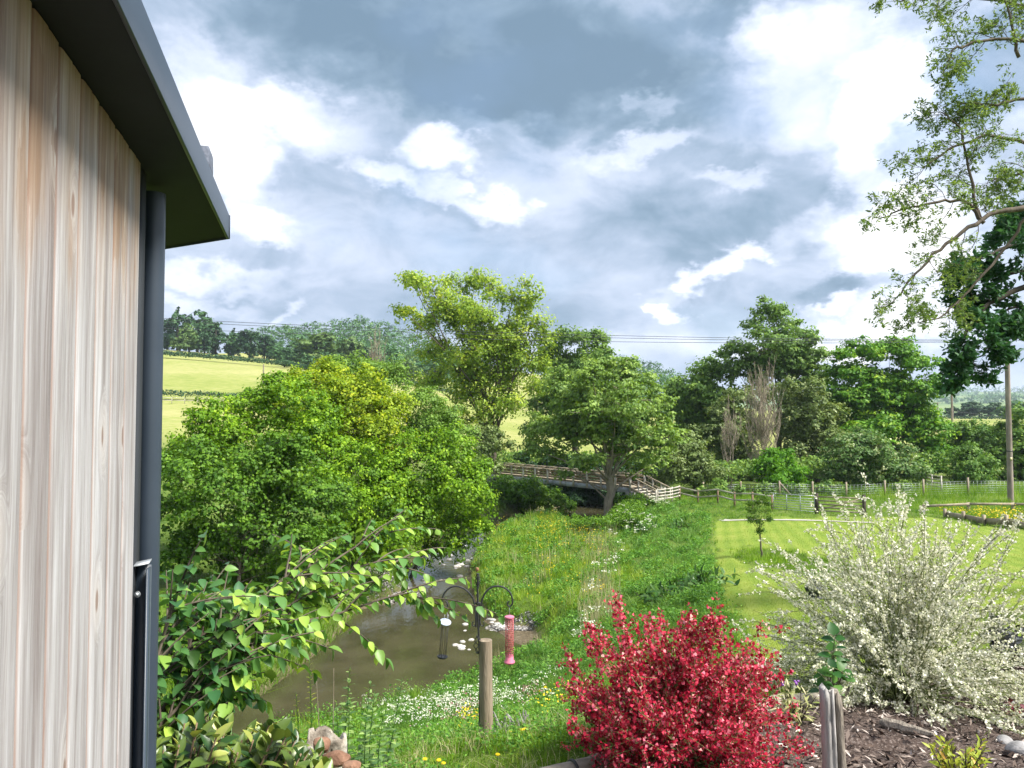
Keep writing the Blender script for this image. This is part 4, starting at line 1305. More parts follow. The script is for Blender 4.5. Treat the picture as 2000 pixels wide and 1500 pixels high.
wire3('topmost power line crossing the sky from the utility pole', (622, 650, 664), 58, 54.8)
wire3('second power line just below the topmost one', (627, 655, 666), 58.6, 55.4)
wire3('lowest power line, sagging across the ash tree', (641, 664, 668), 57, 55.8)
wire('power line running away from the near pole towards the distant pole', top1 + (-.5, 0, .1), top2 + (-.4, 0, .1), 1.5)
wire('second line running away between the two right hand poles', top1 + (.5, 0, .1), top2 + (.4, 0, .1), 1.5)
wire('line rising out of view at the right edge from the near pole', R(1870, 860, 120), R(2160, 655, 40), 1.0)
wire('low faint line across the far right pasture', R(1862, 803, 150), R(2200, 832, 150), .4, r=.03)

# ---------------------------------------------------------------- footbridge
M['bridge_board'] = noisy_mat('bridge_board', (.12, .09, .055), (.24, .19, .125), 3, (1, 1, 1), .85, .3, world_co=True)


def build_bridge():
    A = R(957, 906, 75); B = R(1232, 930, 63.5)            # top rail ends
    zr = 1.32                                              # rail height over the beam bottom
    root = empty('footbridge', (B[0], B[1], HZ(B[0], B[1])), 'wooden footbridge with post and rail sides on a grey beam across the river', 'footbridge')
    d = B - A; d[2] = 0; Lh = np.linalg.norm(d); d /= Lh
    nrm = np.array((d[1], -d[0], 0))                      # towards the camera side
    if nrm[1] > 0: nrm = -nrm
    Wd = 1.9

    def pt(t, off, z):
        p = A + (B - A) * t - nrm * off
        arch = .0 * math.sin(math.pi * t)
        return np.array((p[0], p[1], p[2] + arch - zr + z))
    T = np.linspace(0, 1, 13)
    for off, nm in ((0, 'beam'), (Wd, 'beam')):
        mb = MB()
        for a, b in zip(T[:-1], T[1:]):
            mb.bar(pt(a, off, .15), pt(b, off, .15), .12, .40)
        mb.build(nm, M['steel_beam'], root)
    npl = 90
    mesh = None
    for k in range(npl):
        p = pt((k + .5) / npl, Wd / 2, .37)
        if mesh is None:
            m_ = MB(); m_.box((0, 0, 0), (Lh / npl - .02, Wd + .1, .05)); mesh = np_mesh('plank', np.concatenate(m_.V), np.concatenate(m_.Q)); mesh.materials.append(M['timber'])
        o = bpy.data.objects.new('plank', mesh); C.objects.link(o); o.parent = root
        o.location = tuple(p[i] - root.location[i] for i in range(3)); o.rotation_euler = (0, 0, math.atan2(d[1], d[0]))
    npost = 12
    for off in (-.09, Wd + .09):
        for k in range(npost):
            t = k / (npost - 1)
            mb = MB(); mb.bar(pt(t, off, .02), pt(t, off, zr - .03), .16, .16, up=(0, 1, 0))
            mb.build('post', M['timber_pale'], root)
        for (z0, hh, w) in ((zr, .07, .19), (zr - .13, .10, .05), (.92, .13, .04), (.64, .13, .04), (.44, .16, .04)):
            sgn = .07 if off < 0 else -.07
            mb = MB()
            for a, b in zip(T[:-1], T[1:]):
                o2 = off + (sgn if w < .1 else 0)
                mb.bar(pt(a, o2, z0), pt(b, o2, z0), w, hh)
            mb.build('handrail' if w > .1 else 'rail', M['timber'] if w > .1 else M['bridge_board'], root)
    # steps down on the right
    s0 = pt(1, 0, .37); n = 5
    e_dir = d
    zg = HZ(*(s0 + e_dir * 2.2)[:2])
    for k in range(n):
        q = s0 + e_dir * (.25 + k * .42) - nrm * Wd / 2; q[2] = s0[2] - (k + 1) * (s0[2] - zg) / (n + .5)
        mb = MB(); mb.box(q, (.36, Wd - .1, .06), e_dir, nrm, (0, 0, 1)); mb.build('step', M['timber_pale'], root)
    for off in (-.09, Wd + .09):
        a = pt(1, off, zr); b = a + e_dir * 2.5; b[2] = zg + .95
        mb = MB(); mb.bar(a, b, .08, .10); mb.build('stair_rail', M['timber'], root)
        a2 = a - (0, 0, .5); b2 = b - (0, 0, .5)
        mb = MB(); mb.bar(a2, b2, .05, .10); mb.build('stair_rail', M['timber'], root)
        a3 = a - (0, 0, 1.0); b3 = b - (0, 0, .95)
        mb = MB(); mb.bar(a3, b3, .06, .24); mb.build('stringer', M['timber'], root)
        for t in (.33, .66, 1.0):
            p = a + (b - a) * t
            mb = MB(); mb.bar(p + (0, 0, .0), (p[0], p[1], zg - .3), .10, .10, up=(0, 1, 0)); mb.build('post', M['timber_pale'], root)
    # abutments
    for t in (.0, 1.0):
        mb = MB(); q = pt(t, Wd / 2, -.7); mb.box(q, (.8, Wd + .5, 1.5), d, nrm, (0, 0, 1)); mb.build('abutment', M['stone_grey'], root, bevel=.03)


build_bridge()


# ---------------------------------------------------------------- fences
def fence(name, label, pts, hts, post_gap, nrails, rail_h, post_w, mat, h=1.15, postmat=None, mesh_wire=False, cat='fence', top_gap=0.08, spans=None, rail_t=.04, closed_post=True):
    """pts: list of (x,y); rails follow the ground"""
    pts = [np.array(p, float) for p in pts]
    root = empty(name, (*pts[0], HZ(*pts[0])), label, cat)
    for a, b in zip(pts[:-1], pts[1:]):
        L = np.linalg.norm(b - a); n = max(1, round(L / post_gap))
        P = [a + (b - a) * k / n for k in range(n + 1)]
        G = [HZ(*p) for p in P]
        dv = (b - a) / L; nv = np.array((dv[1], -dv[0]))
        if nv[1] > 0: nv = -nv
        for k, p in enumerate(P):
            if k == n and b is not pts[-1] is False: pass
            if k == 0 and a is not pts[0]: continue
            jit = rng.uniform(-.03, .05)
            mb = MB(); mb.bar((*p, G[k] - .25), (*p, G[k] + h + jit), post_w, post_w, up=(0, 1, 0))
            mb.build('post', postmat or mat, root)
        for r in range(nrails):
            z = h - top_gap - r * ((h - .18) / max(nrails, 1))
            for k in range(n):
                p0, p1 = P[k] + nv * (post_w / 2 + rail_t / 2 + .002), P[k + 1] + nv * (post_w / 2 + rail_t / 2 + .002)
                mb = MB(); mb.bar((*p0, G[k] + z), (*p1, G[k + 1] + z), rail_t, rail_h)
                mb.build('rail', mat, root)
        if mesh_wire:
            mb = MB()
            for z in np.linspace(.12, h - .25, 6):
                for k in range(n):
                    mb.bar((*P[k], G[k] + z), (*P[k + 1], G[k + 1] + z), .012, .012)
            for q in np.arange(0, L, .3):
                p = a + dv * q; g0 = np.interp(q, np.linspace(0, L, n + 1), G)
                mb.bar((*p, g0 + .12), (*p, g0 + h - .25), .008, .008, up=(0, 1, 0))
            tag(mb.build('wire_mesh', M['galv'], root), kind='stuff')
    return root


def xy(u, d):
    return ((u - 1000) / F * d, d)


fence('rail_fence', 'short four-rail pale fence running from the footbridge steps', [xy(1283, 60), xy(1325, 62)], None, 1.0, 4, .11, .10, M['timber_pale'], h=1.15)
fence('rail_fence', 'two-rail post fence from the pale corner post to the metal gate', [xy(1326, 62), xy(1400, 57), xy(1505, 51)], None, 2.3, 2, .10, .11, M['timber_pale'], h=1.1, postmat=M['timber_brown'])
fence('wire_fence', 'wire netting fence with grey posts along the foot of the wood', [xy(1372, 63), xy(1520, 61), xy(1650, 60), xy(1800, 60), xy(2060, 60)], None, 3.0, 0, .1, .11, M['timber'], h=1.25, mesh_wire=True)
# slanted strut on the wire fence's strainer post
s = gbase(1519, 61.4, 0); mb = MB(); mb.bar(s + (0, -.1, 1.15), s + (.85, -.6, 0), .09, .09); tag(mb.build('strainer_strut', M['timber'], None), 'slanted grey strut leaning against the netting fence', 'fence strut')
fence('hill_rail_fence', 'white rail fence below the clipped hedge on the hill', [gx(285, 146), gx(460, 149)], None, 2.2, 2, .09, .10, M['timber_pale'], h=1.2)
fence('rail_fence', 'low grey rail fence at the right below the utility pole', [xy(1800, 49), xy(2060, 49)], None, 3.2, 1, .16, .16, M['timber'], h=.55)
fence('white_rail_fence', 'slanting pale rails glimpsed under the sycamore', [xy(1800, 66), xy(1835, 63)], None, 1.5, 4, .08, .08, M['timber_pale'], h=1.3)


def metal_gate():
    a, b = np.array(xy(1508, 50.6)), np.array(xy(1588, 48.5))
    G0, G1 = HZ(*a), HZ(*b)
    root = empty('field_gate', (*a, G0), 'galvanised seven-bar metal field gate in the paddock fence', 'gate')
    for z in (.18, .33, .48, .64, .80, .97, 1.16):
        mb = MB(); mb.tube([(*a, G0 + z), (*b, G1 + z)], .021 if z < 1.1 else .026, 6); mb.build('bar', M['galv'], root)
    for t in (0, .33, .66, 1):
        p = a + (b - a) * t; g0 = G0 + (G1 - G0) * t
        mb = MB(); mb.tube([(*p, g0 + .16), (*p, g0 + 1.18)], .026, 6); mb.build('upright', M['galv'], root)


metal_gate()


def timber_gate():
    a, b = np.array(xy(1592, 48.3)), np.array(xy(1684, 46.8))
    G0, G1 = HZ(*a), HZ(*b)
    root = empty('timber_gate', (*a, G0), 'wooden five-bar gate with dark posts beside the metal gate', 'gate')
    for z in (.22, .42, .62, .84, 1.08):
        mb = MB(); mb.bar((*a, G0 + z), (*b, G1 + z), .035, .085); mb.build('bar', M['timber'], root)
    for p, g0 in ((a, G0), (b, G1)):
        mb = MB(); mb.bar((*p, g0 - .2), (*p, g0 + 1.3), .17, .17, up=(0, 1, 0)); mb.build('post', M['bark_dark'], root)
    mb = MB(); mb.bar((*(a + (b - a) * .05), G0 + .25), (*(a + (b - a) * .95), G1 + 1.05), .03, .08); mb.build('brace', M['timber'], root)


timber_gate()


# gravel path crossing the far end of the lawn
def build_path():
    us = np.linspace(1403, 1700, 26)
    ds = np.interp(us, [1403, 1560, 1700], [47.3, 45.2, 43.0])
    c = np.stack(((us - 1000) / F * ds, ds), 1)
    w = .32
    V, Q = [], []
    for i, p in enumerate(c):
        for s in (-1, -.4, .4, 1):
            q = p + np.array((.05, s * w * (1 + .1 * math.sin(i * 2.3 + s)))); V.append((q[0], q[1], HZ(*q) + .05 - .02 * abs(s)))
    for i in range(len(c) - 1):
        for j in range(3):
            Q.append((i * 4 + j, (i + 1) * 4 + j, (i + 1) * 4 + j + 1, i * 4 + j + 1))
    m = noisy_mat('pale_gravel', (.28, .26, .23), (.50, .48, .44), 40, rough=.9, bump=.6)
    tag(link('gravel_path', np_mesh('gravel_path', V, [np.array(Q)[:, ::-1]]), m), kind='structure')


build_path()


def kerb_bed():
    """raised planted field edge at the right with a board and stub posts"""
    a, b = np.array((25.6, 45.5)), np.array((24.9, 35.0))
    root = empty('edging_board', (*a, HZ(*a)), 'grey timber edging board with stub posts holding the raised grass at the right', 'edging')
    n = 5
    for k in range(n):
        p, q = a + (b - a) * k / n, a + (b - a) * (k + 1) / n
        mb = MB(); mb.bar((*p, HZ(*p) + .20), (*q, HZ(*q) + .20), .05, .34); mb.build('board', M['timber'], root)
        mb = MB(); mb.bar((p[0] - .1, p[1], HZ(*p) - .1), (p[0] - .1, p[1], HZ(*p) + .55), .14, .14, up=(0, 1, 0)); mb.build('post', M['timber'], root)


kerb_bed()

# ---------------------------------------------------------------- big overhanging trees at the right edge
def near_tree(name, label, base, trunk_top, limbs, seed, leafmat, bark, tr, side_n, side_len, twig_len, leaf, tuft, levels=2, gravity=-.1, tuft_r=.1, asp=.4, tufts_per=1.0, wig=.10, r0=.09):
    g = np.random.default_rng(seed)
    root = empty(name, base, label, 'tree')
    mb = MB()
    t = np.linspace(0, 1, 9)[:, None]
    tp = np.asarray(base) * (1 - t) + np.asarray(trunk_top) * t + g.normal(0, .08, (9, 3)) * np.sin(t * 3.1)
    tp[0, 2] -= .4
    mb.tube(tp, tr * np.linspace(1.25, .7, 9), 12)
    tips, tdir = [], []
    S0, S1, SR0, SR1 = [], [], [], []

    def path(p, d, L, n, wig_):
        pts = [p]; d = unit(d)
        for i in range(n):
            d = unit(d + g.normal(0, wig_, 3) + np.array((0, 0, gravity * .25)))
            pts.append(pts[-1] + d * L / n)
        return np.array(pts), d

    def seg(pts, r0, r1):
        rr = np.linspace(r0, r1, len(pts))
        for a, b, q, w in zip(pts[:-1], pts[1:], rr[:-1], rr[1:]):
            S0.append(a); S1.append(b); SR0.append(q); SR1.append(w)

    def spawn(pts, lvl, L, r):
        n = max(2, int(side_n[lvl]))
        Lt = np.linspace(0.15, 1, n)
        for f in Lt:
            i = min(len(pts) - 2, int(f * (len(pts) - 1))); w = f * (len(pts) - 1) - i
            p = pts[i] * (1 - w) + pts[i + 1] * w
            ax = unit(pts[i + 1] - pts[i])
            d = unit(ax * .75 + unit(np.cross(ax, g.normal(size=3))) * .8)
            ll = side_len[lvl] * g.uniform(.5, 1.15) * (1.15 - .55 * f)
            q, de = path(p, d, ll, 5, .22)
            seg(q, r * (1 - .4 * f), r * .35)
            if lvl + 1 < len(side_n):
                spawn(q, lvl + 1, ll, r * .45)
            tips.append(q[-1]); tdir.append(de)
            if lvl + 1 >= len(side_n):
                for z in (3,):
                    tips.append(q[z] + g.normal(0, .03, 3)); tdir.append(unit(de + g.normal(0, .5, 3)))
    for L_ in limbs:
        w = np.array([P_(*p) if len(p) == 3 else p for p in L_['pts']])
        # smooth the way points
        k = np.linspace(0, len(w) - 1, len(w) * 4)
        W = np.stack([np.interp(k, np.arange(len(w)), w[:, i]) for i in range(3)], 1)
        W[1:-1] = (W[:-2] + W[1:-1] * 2 + W[2:]) / 4
        W += g.normal(0, .015, W.shape)
        mb.tube(W, np.linspace(L_['r'], L_.get('r1', .018), len(W)), 8)
        f0 = L_.get('from', .3)
        spawn(W[int(len(W) * f0):], L_.get('lvl', 0), 1, r0 * L_.get('rs', .5))
    V, Q = cones(np.array(S0), np.array(S1), np.array(SR0), np.array(SR1), 4)
    mb.add(V, Q)
    mb.build('trunk', bark, root)
    tips, tdir = np.array(tips), np.array(tdir)
    keep = g.random(len(tips)) < tufts_per
    tips, tdir = tips[keep], tdir[keep]
    K = tuft
    m = len(tips)
    od = unit(unit(g.normal(size=(m, K, 3))) + tdir[:, None] * .7 + np.array((0, 0, .1)))
    sz = leaf * g.uniform(.6, 1.25, (m, K))
    P = tips[:, None] + od * (sz * .5)[..., None] + g.normal(0, tuft_r, (m, 1, 3)) * .3 + g.normal(0, tuft_r * .45, (m, K, 3))
    N = unit(np.cross(od, g.normal(size=(m, K, 3))) + np.array((0, 0, .6)))
    V, Q = leaf_quads(P.reshape(-1, 3), N.reshape(-1, 3), sz.ravel(), asp, .10, od.reshape(-1, 3))
    ti = np.clip(.45 + g.normal(0, .2, (m, 1)) + g.normal(0, .16, (m, K)), 0, 1).ravel()
    link('crown', np_mesh('crown', V, Q, tint=np.repeat(ti, 4)), leafmat, root)
    print(name, 'tufts', m)


tb = on_ground(12.2, 14.0, -.1)
near_tree('ash_tree', 'nearer ash with fine forked twigs and sparse leaf tufts reaching in at the top right', tb, R(2300, 200, 14.0), [
    dict(pts=[(2330, 420, 14), (2180, 360, 13.8), (2070, 385, 13.6), (1990, 408, 13.4), (1940, 415, 13.2), (1880, 452, 13.0), (1820, 500, 12.9), (1770, 560, 12.8), (1738, 598, 12.7)], r=.075, r1=.008, **{'from': .42}),
    dict(pts=[(1920, 432, 13.1), (1890, 390, 13.2), (1840, 392, 13.1), (1780, 402, 13.0), (1720, 425, 12.9)], r=.035, r1=.01, **{'from': .1}),
    dict(pts=[(1915, 430, 13.2), (1895, 350, 13.3), (1878, 250, 13.4), (1840, 220, 13.4)], r=.03, r1=.01, **{'from': .15}),
    dict(pts=[(2250, 300, 14), (2120, 290, 13.8), (2000, 278, 13.6), (1930, 262, 13.4), (1860, 290, 13.2), (1800, 330, 13.0)], r=.045, r1=.012, **{'from': .4}),
    dict(pts=[(2250, 230, 14.2), (2100, 205, 14), (1990, 190, 13.8), (1930, 210, 13.6), (1890, 200, 13.5)], r=.05, r1=.012, **{'from': .4}),
    dict(pts=[(2260, 120, 13.4), (2100, 100, 13.4), (2010, 80, 13.2), (1930, 75, 13.0), (1860, 95, 12.9), (1850, 120, 12.8)], r=.045, r1=.012, **{'from': .35}),
    dict(pts=[(2230, 60, 13.6), (2080, 30, 13.6), (1960, 5, 13.4), (1850, -10, 13.2), (1760, 0, 13.1)], r=.04, r1=.012, **{'from': .35}),
    dict(pts=[(1990, 110, 13.2), (1975, 40, 13.3), (1950, -60, 13.3)], r=.03, r1=.01, **{'from': .0}),
    dict(pts=[(2020, 400, 13.8), (1970, 480, 13.9), (1900, 560, 13.8), (1840, 620, 13.6), (1790, 630, 13.5)], r=.03, r1=.01, **{'from': .25}),
    dict(pts=[(2060, 300, 13.8), (1990, 340, 13.9), (1930, 350, 13.9)], r=.03, r1=.01, **{'from': .2}),
], 31, M['lf_nearash'], M['bark'], .30, (11, 5, 3), (.72, .34, .17), .2, .075, 6, tuft_r=.035, asp=.34, tufts_per=.85, gravity=-.25, r0=.018)
tb2 = on_ground(15.2, 18.0, -.1)
near_tree('oak_tree', 'dark leaved oak limb hanging in at the right edge below the ash', tb2, R(2330, 420, 18.0), [
    dict(pts=[(2330, 560, 18), (2180, 560, 17.8), (2080, 550, 17.6), (2000, 560, 17.4), (1930, 590, 17.2), (1890, 640, 17.0), (1870, 690, 16.9), (1868, 730, 16.9)], r=.10, r1=.015, **{'from': .45}),
    dict(pts=[(2180, 480, 18), (2080, 470, 17.7), (1980, 480, 17.5), (1900, 510, 17.3), (1860, 535, 17.2)], r=.08, r1=.015, **{'from': .35}),
    dict(pts=[(2180, 520, 18), (2080, 520, 17.9), (1980, 530, 17.7), (1905, 580, 17.5), (1880, 600, 17.4)], r=.06, r1=.015, **{'from': .35}),
    dict(pts=[(2150, 620, 17.6), (2060, 640, 17.5), (1990, 650, 17.4), (1940, 670, 17.3), (1900, 705, 17.2)], r=.05, r1=.015, **{'from': .25}),
    dict(pts=[(2180, 400, 18.2), (2080, 385, 18.1), (1990, 395, 18.0)], r=.05, r1=.015, **{'from': .3}),
    dict(pts=[(2100, 430, 18.2), (2020, 440, 18.0), (1960, 450, 17.9)], r=.05, r1=.015, **{'from': .1}),
    dict(pts=[(2100, 590, 17.7), (2030, 600, 17.7), (1970, 600, 17.6), (1935, 640, 17.5)], r=.05, r1=.015, **{'from': .1}),
], 32, M['lf_oak'], M['bark_dark'], .38, (8, 5, 3), (.62, .34, .2), .2, .145, 8, tuft_r=.07, asp=.5, tufts_per=.95, gravity=-.3, r0=.03)


# ---------------------------------------------------------------- foreground plants
def leaf_template(n=4, w=.5, cup=.12, tipdroop=.25, tip=1.6):
    """pointed oval leaf, length 1 along +x, midrib fold"""
    V, Q = [], []
    for i in range(n + 1):
        t = i / n
        ww = w * .5 * math.sin(math.pi * min(1, t ** .75)) ** .8 if 0 < t < 1 else 0.0
        z = -tipdroop * t ** tip
        V += [(t, -ww, z + cup * ww * 2), (t, 0, z), (t, ww, z + cup * ww * 2)]
    for i in range(n):
        for j in range(2):
            Q.append((i * 3 + j, (i + 1) * 3 + j, (i + 1) * 3 + j + 1, i * 3 + j + 1))
    return np.array(V), np.array(Q)


def frames(dirs, ups):
    X = unit(dirs); Y = unit(np.cross(ups, X)); Z = np.cross(X, Y)
    return np.stack((X, Y, Z), 2)


def place_leaves(P, D, U, size, tpl, tint, name_one, mat, root, g, limit=300, near=None):
    """the LIMIT nearest leaves become parts of their own, the rest one mesh"""
    V0, Q0 = tpl
    order = np.argsort(np.linalg.norm(P, axis=1)) if near is None else near
    a, b = order[:limit], order[limit:]
    nv = 5
    meshes = []
    for k in range(nv):
        me = np_mesh(name_one, V0, Q0, tint=np.full(len(V0), k / (nv - 1)), smooth=True); me.materials.append(mat); meshes.append(me)
    Fm = frames(D, U)
    for i in a:
        o = bpy.data.objects.new(name_one, meshes[int(np.clip(round(tint[i] * (nv - 1)), 0, nv - 1))]); C.objects.link(o)
        o.parent = root
        m = Matrix([[Fm[i][r][c] * size[i] for c in range(3)] + [P[i][r] - root.location[r]] for r in range(3)] + [[0, 0, 0, 1]])
        o.matrix_local = m
    if len(b):
        W = np.einsum('nij,vj->nvi', Fm[b], V0) * size[b][:, None, None] + P[b][:, None]
        Q = (np.arange(len(b))[:, None, None] * len(V0) + Q0[None]).reshape(-1, 4)
        o = link('leaves', np_mesh('leaves', W.reshape(-1, 3), Q, tint=np.repeat(tint[b], len(V0)), smooth=True), mat, root)
        tag(o, kind='stuff')


def bez(w, n):
    w = np.asarray(w, float)
    k = np.linspace(0, len(w) - 1, n)
    W = np.stack([np.interp(k, np.arange(len(w)), w[:, i]) for i in range(3)], 1)
    for _ in range(2):
        W[1:-1] = (W[:-2] + W[1:-1] * 2 + W[2:]) / 4
    return W


M['lf_hazel'] = leaf_mat('big_soft_leaf', (0.041, 0.133, 0.047), (0.112, 0.25, 0.055), (0.356, 0.515, 0.078), trans=.34, rough=.42, spec=.4)
M['lf_camellia'] = leaf_mat('glossy_leaf', (0.023, 0.065, 0.014), (0.156, 0.221, 0.042), (0.546, 0.546, 0.144), trans=.22, rough=.36, spec=.45)
M['lf_vine'] = leaf_mat('vine_leaf', (.02, .08, .02), (.05, .15, .03), (.10, .22, .04), trans=.35, rough=.4)
M['lf_yelshrub'] = leaf_mat('yellow_shrub_leaf', (.16, .24, .02), (.36, .40, .04), (.60, .36, .08), trans=.3, rough=.45)
M['lf_purple'] = leaf_mat('dark_purple_leaf', (.012, .012, .016), (.03, .035, .03), (.10, .10, .10), trans=.05, rough=.25, spec=.6)
M['lf_narrow'] = leaf_mat('narrow_pale_leaf', (.16, .20, .05), (.35, .36, .15), (.52, .48, .28), trans=.25, rough=.5)


def build_overhang():
    g = np.random.default_rng(51)
    base = on_ground(-2.0, 3.3, 0)
    root = empty('overhanging_shrub', base, 'broad leaved shrub with long arching shoots reaching over the river from beside the downpipe', 'shrub')
    B = tuple(base)
    arch = [
        [B, (330, 1420, 3.3), (420, 1290, 3.5), (520, 1210, 3.8), (620, 1150, 4.1), (700, 1105, 4.3), (760, 1095, 4.4), (785, 1115, 4.5)],
        [B, (340, 1440, 3.3), (440, 1300, 3.4), (560, 1220, 3.7), (660, 1200, 3.9), (760, 1165, 4.1), (800, 1158, 4.2), (828, 1190, 4.25)],
        [B, (350, 1450, 3.3), (450, 1270, 3.6), (540, 1160, 3.9), (590, 1090, 4.2), (585, 1065, 4.3)],
        [B, (340, 1400, 3.4), (470, 1240, 3.8), (600, 1130, 4.2), (690, 1070, 4.5), (730, 1050, 4.7), (738, 1042, 4.7)],
        [B, (300, 1400, 3.2), (400, 1290, 3.4), (480, 1205, 3.6), (530, 1150, 3.8), (570, 1120, 3.9)],
        [B, (280, 1370, 3.2), (340, 1290, 3.3), (400, 1235, 3.5), (450, 1210, 3.6)],
        [B, (280, 1370, 3.0), (315, 1260, 3.1), (330, 1200, 3.2), (345, 1185, 3.2)],
        [B, (340, 1420, 3.3), (430, 1320, 3.6), (530, 1210, 3.9), (620, 1160, 4.1), (670, 1175, 4.2)],
        [B, (300, 1430, 3.1), (360, 1370, 3.2), (410, 1350, 3.3), (450, 1372, 3.4)],
        [B, (280, 1330, 3.3), (340, 1230, 3.5), (380, 1200, 3.6), (420, 1205, 3.7)],
        [B, (300, 1400, 3.2), (400, 1300, 3.3), (470, 1240, 3.5), (530, 1230, 3.6)],
    ]
    mb = MB(); P, D, U, S = [], [], [], []
    for w in arch:
        w = [P_(*p) if len(p) == 3 and p[0] > 100 else p for p in w]
        W = bez(w, 30)
        mb.tube(W, np.linspace(.010, .0025, 30), 6)
        paths = [(W, 6, 30, .030)]
        for _ in range(15):
            i = g.integers(6, 28)
            ax = unit(W[i] - W[i - 1])
            d = unit(ax + unit(np.cross(ax, g.normal(size=3))) * g.uniform(.4, .9) + np.array((0, 0, .15)))
            L = g.uniform(.18, .5)
            q = np.array([W[i] + d * L * t + np.array((0, 0, -.25 * (L * t) ** 2 * 2)) for t in np.linspace(0, 1, 8)])
            mb.tube(q, np.linspace(.006, .002, 8), 4, cap=False)
            paths.append((q, 1, 8, .036))
        for q, i0, i1, gap in paths:
            seg = q[i0:i1]
            Ls = np.concatenate(([0], np.cumsum(np.linalg.norm(np.diff(seg, axis=0), axis=1))))
            side = 1
            for s_ in np.arange(0, Ls[-1], gap):
                p = np.array([np.interp(s_, Ls, seg[:, k]) for k in range(3)])
                k = min(len(seg) - 2, int(np.searchsorted(Ls, s_)))
                ax = unit(seg[k + 1] - seg[k])
                lat = unit(np.cross(ax, (0, 0, 1.0))) * side; side = -side
                d = unit(ax * .5 + lat * .8 + np.array((0, 0, -.45)) + g.normal(0, .28, 3))
                P.append(p); D.append(d); U.append(unit(np.array((0, 0, 1.0)) + g.normal(0, .35, 3))); S.append(g.uniform(.048, .088))
            P.append(seg[-1]); D.append(unit(seg[-1] - seg[-2] + (0, 0, -.2))); U.append(np.array((0, 0, 1.0))); S.append(.06)
    P, D, U, S = map(np.array, (P, D, U, S))
    mb.build('branches', M['bark'], root, smooth=True)
    t = np.clip(.38 + g.normal(0, .24, len(P)) + .25 * (P[:, 0] > -1.2), 0, 1)
    place_leaves(P, D, U, S, leaf_template(4, .62, .2, .22), t, 'leaf', M['lf_hazel'], root, g)
    print('overhang leaves', len(P))


build_overhang()


def rosette_shrub(name, label, base, stems, n_leaf, size, tpl, mat, g, stem_r=.006, group=None, limit=300, cat='shrub', up=.5, tintf=None, spread=1.0, gap=.03, barkm='bark'):
    """stems: list of tip points; leaves spiral round the outer end of each stem"""
    root = empty(name, base, label, cat, group)
    mb = MB(); P, D, U, S, Tn = [], [], [], [], []
    for tip in stems:
        tip = np.asarray(tip, float)
        mid = (np.asarray(base) * .45 + tip * .55) + g.normal(0, .03, 3) * np.linalg.norm(tip - base)
        mid[2] = base[2] * .5 + tip[2] * .5
        W = bez([base, mid, tip], 10)
        mb.tube(W, np.linspace(stem_r * 1.6, stem_r * .5, 10), 5)
        ax = unit(W[-1] - W[-3])
        X = unit(np.cross(ax, (0.1, .2, 1.0))); Y = np.cross(ax, X)
        for k in range(n_leaf):
            a = k * 2.4 + g.uniform(-.3, .3); f = k / n_leaf
            p = tip - ax * gap * (n_leaf - k) * .6
            o = X * math.cos(a) + Y * math.sin(a)
            d = unit(o * spread * (1.1 - .6 * f) + ax * (.35 + .7 * f) + g.normal(0, .15, 3))
            P.append(p); D.append(d); U.append(unit(ax * .8 + np.array((0, 0, up)) + g.normal(0, .2, 3))); S.append(size * g.uniform(.7, 1.25) * (1 - .2 * f))
            Tn.append(tintf(f, g) if tintf else g.random())
    P, D, U, S = map(np.array, (P, D, U, S))
    mb.build('branches', M[barkm], root)
    place_leaves(P, D, U, S, tpl, np.clip(np.array(Tn), 0, 1), 'leaf', M[mat], root, g, limit=limit)
    return root


g = np.random.default_rng(61)
# glossy camellia-like shrub at the bottom left
tips = []
for _ in range(105):
    u = g.uniform(300, 640); lim = np.interp(u, [300, 350, 420, 470, 520, 580, 640], [1395, 1410, 1390, 1425, 1405, 1430, 1470])
    v = lim + abs(g.normal(0, 60)); d = g.uniform(2.55, 3.2)
    tips.append(R(u, v, d))
rosette_shrub('camellia_shrub', 'glossy camellia shrub with yellowing leaves in the bottom left corner', on_ground(-1.45, 2.9, 0), tips, 9, .082,
              leaf_template(4, .5, .22, .18), 'lf_camellia', g, tintf=lambda f, g: g.choice([.08, .25, .5, .62, .85], p=[.30, .27, .2, .14, .09]), limit=300, barkm='timber_brown')
# brown seed buds on the camellia
# small yellow-orange shrub bottom right
tips = [R(g.uniform(1808, 1930), g.uniform(1430, 1525), g.uniform(4.1, 4.4)) for _ in range(40)]
rosette_shrub('pieris_shrub', 'small yellow and orange leaved shrub on the bark mulch at the bottom right', on_ground(2.45, 4.3, 0), tips, 10, .062,
              leaf_template(3, .34, .15, .2), 'lf_yelshrub', g, tintf=lambda f, g: g.choice([.15, .4, .6, .95], p=[.3, .4, .2, .1]), stem_r=.004)
tips = [R(1545 + g.normal(0, 26), 1362 + g.normal(0, 16), 5.2 + g.normal(0, .08)) for _ in range(14)]
rosette_shrub('rhododendron', 'small straggly rhododendron with narrow pale leaves behind the split log', on_ground(1.93, 5.25, 0), tips, 12, .085,
              leaf_template(3, .2, .1, .5), 'lf_narrow', g, stem_r=.004)
mb = MB()
for u, v in ((1529, 1329), (1556, 1333), (1525, 1334)):
    for _ in range(6):
        mb.lathe(R(u, v, 5.15) + g.normal(0, .008, 3), [(0, -.008), (.009, -.004), (.006, .006), (0, .010)], 6, axis=g.normal(size=3))
tag(mb.build('purple_flowers', leaf_mat('purple_petal', (.30, .13, .45), (.42, .2, .6), trans=.2), None), 'few small purple flowers above the straggly rhododendron', 'flowers')
tips = [R(g.uniform(1925, 2040), g.uniform(1205, 1275), g.uniform(7.4, 8.2)) for _ in range(30)]
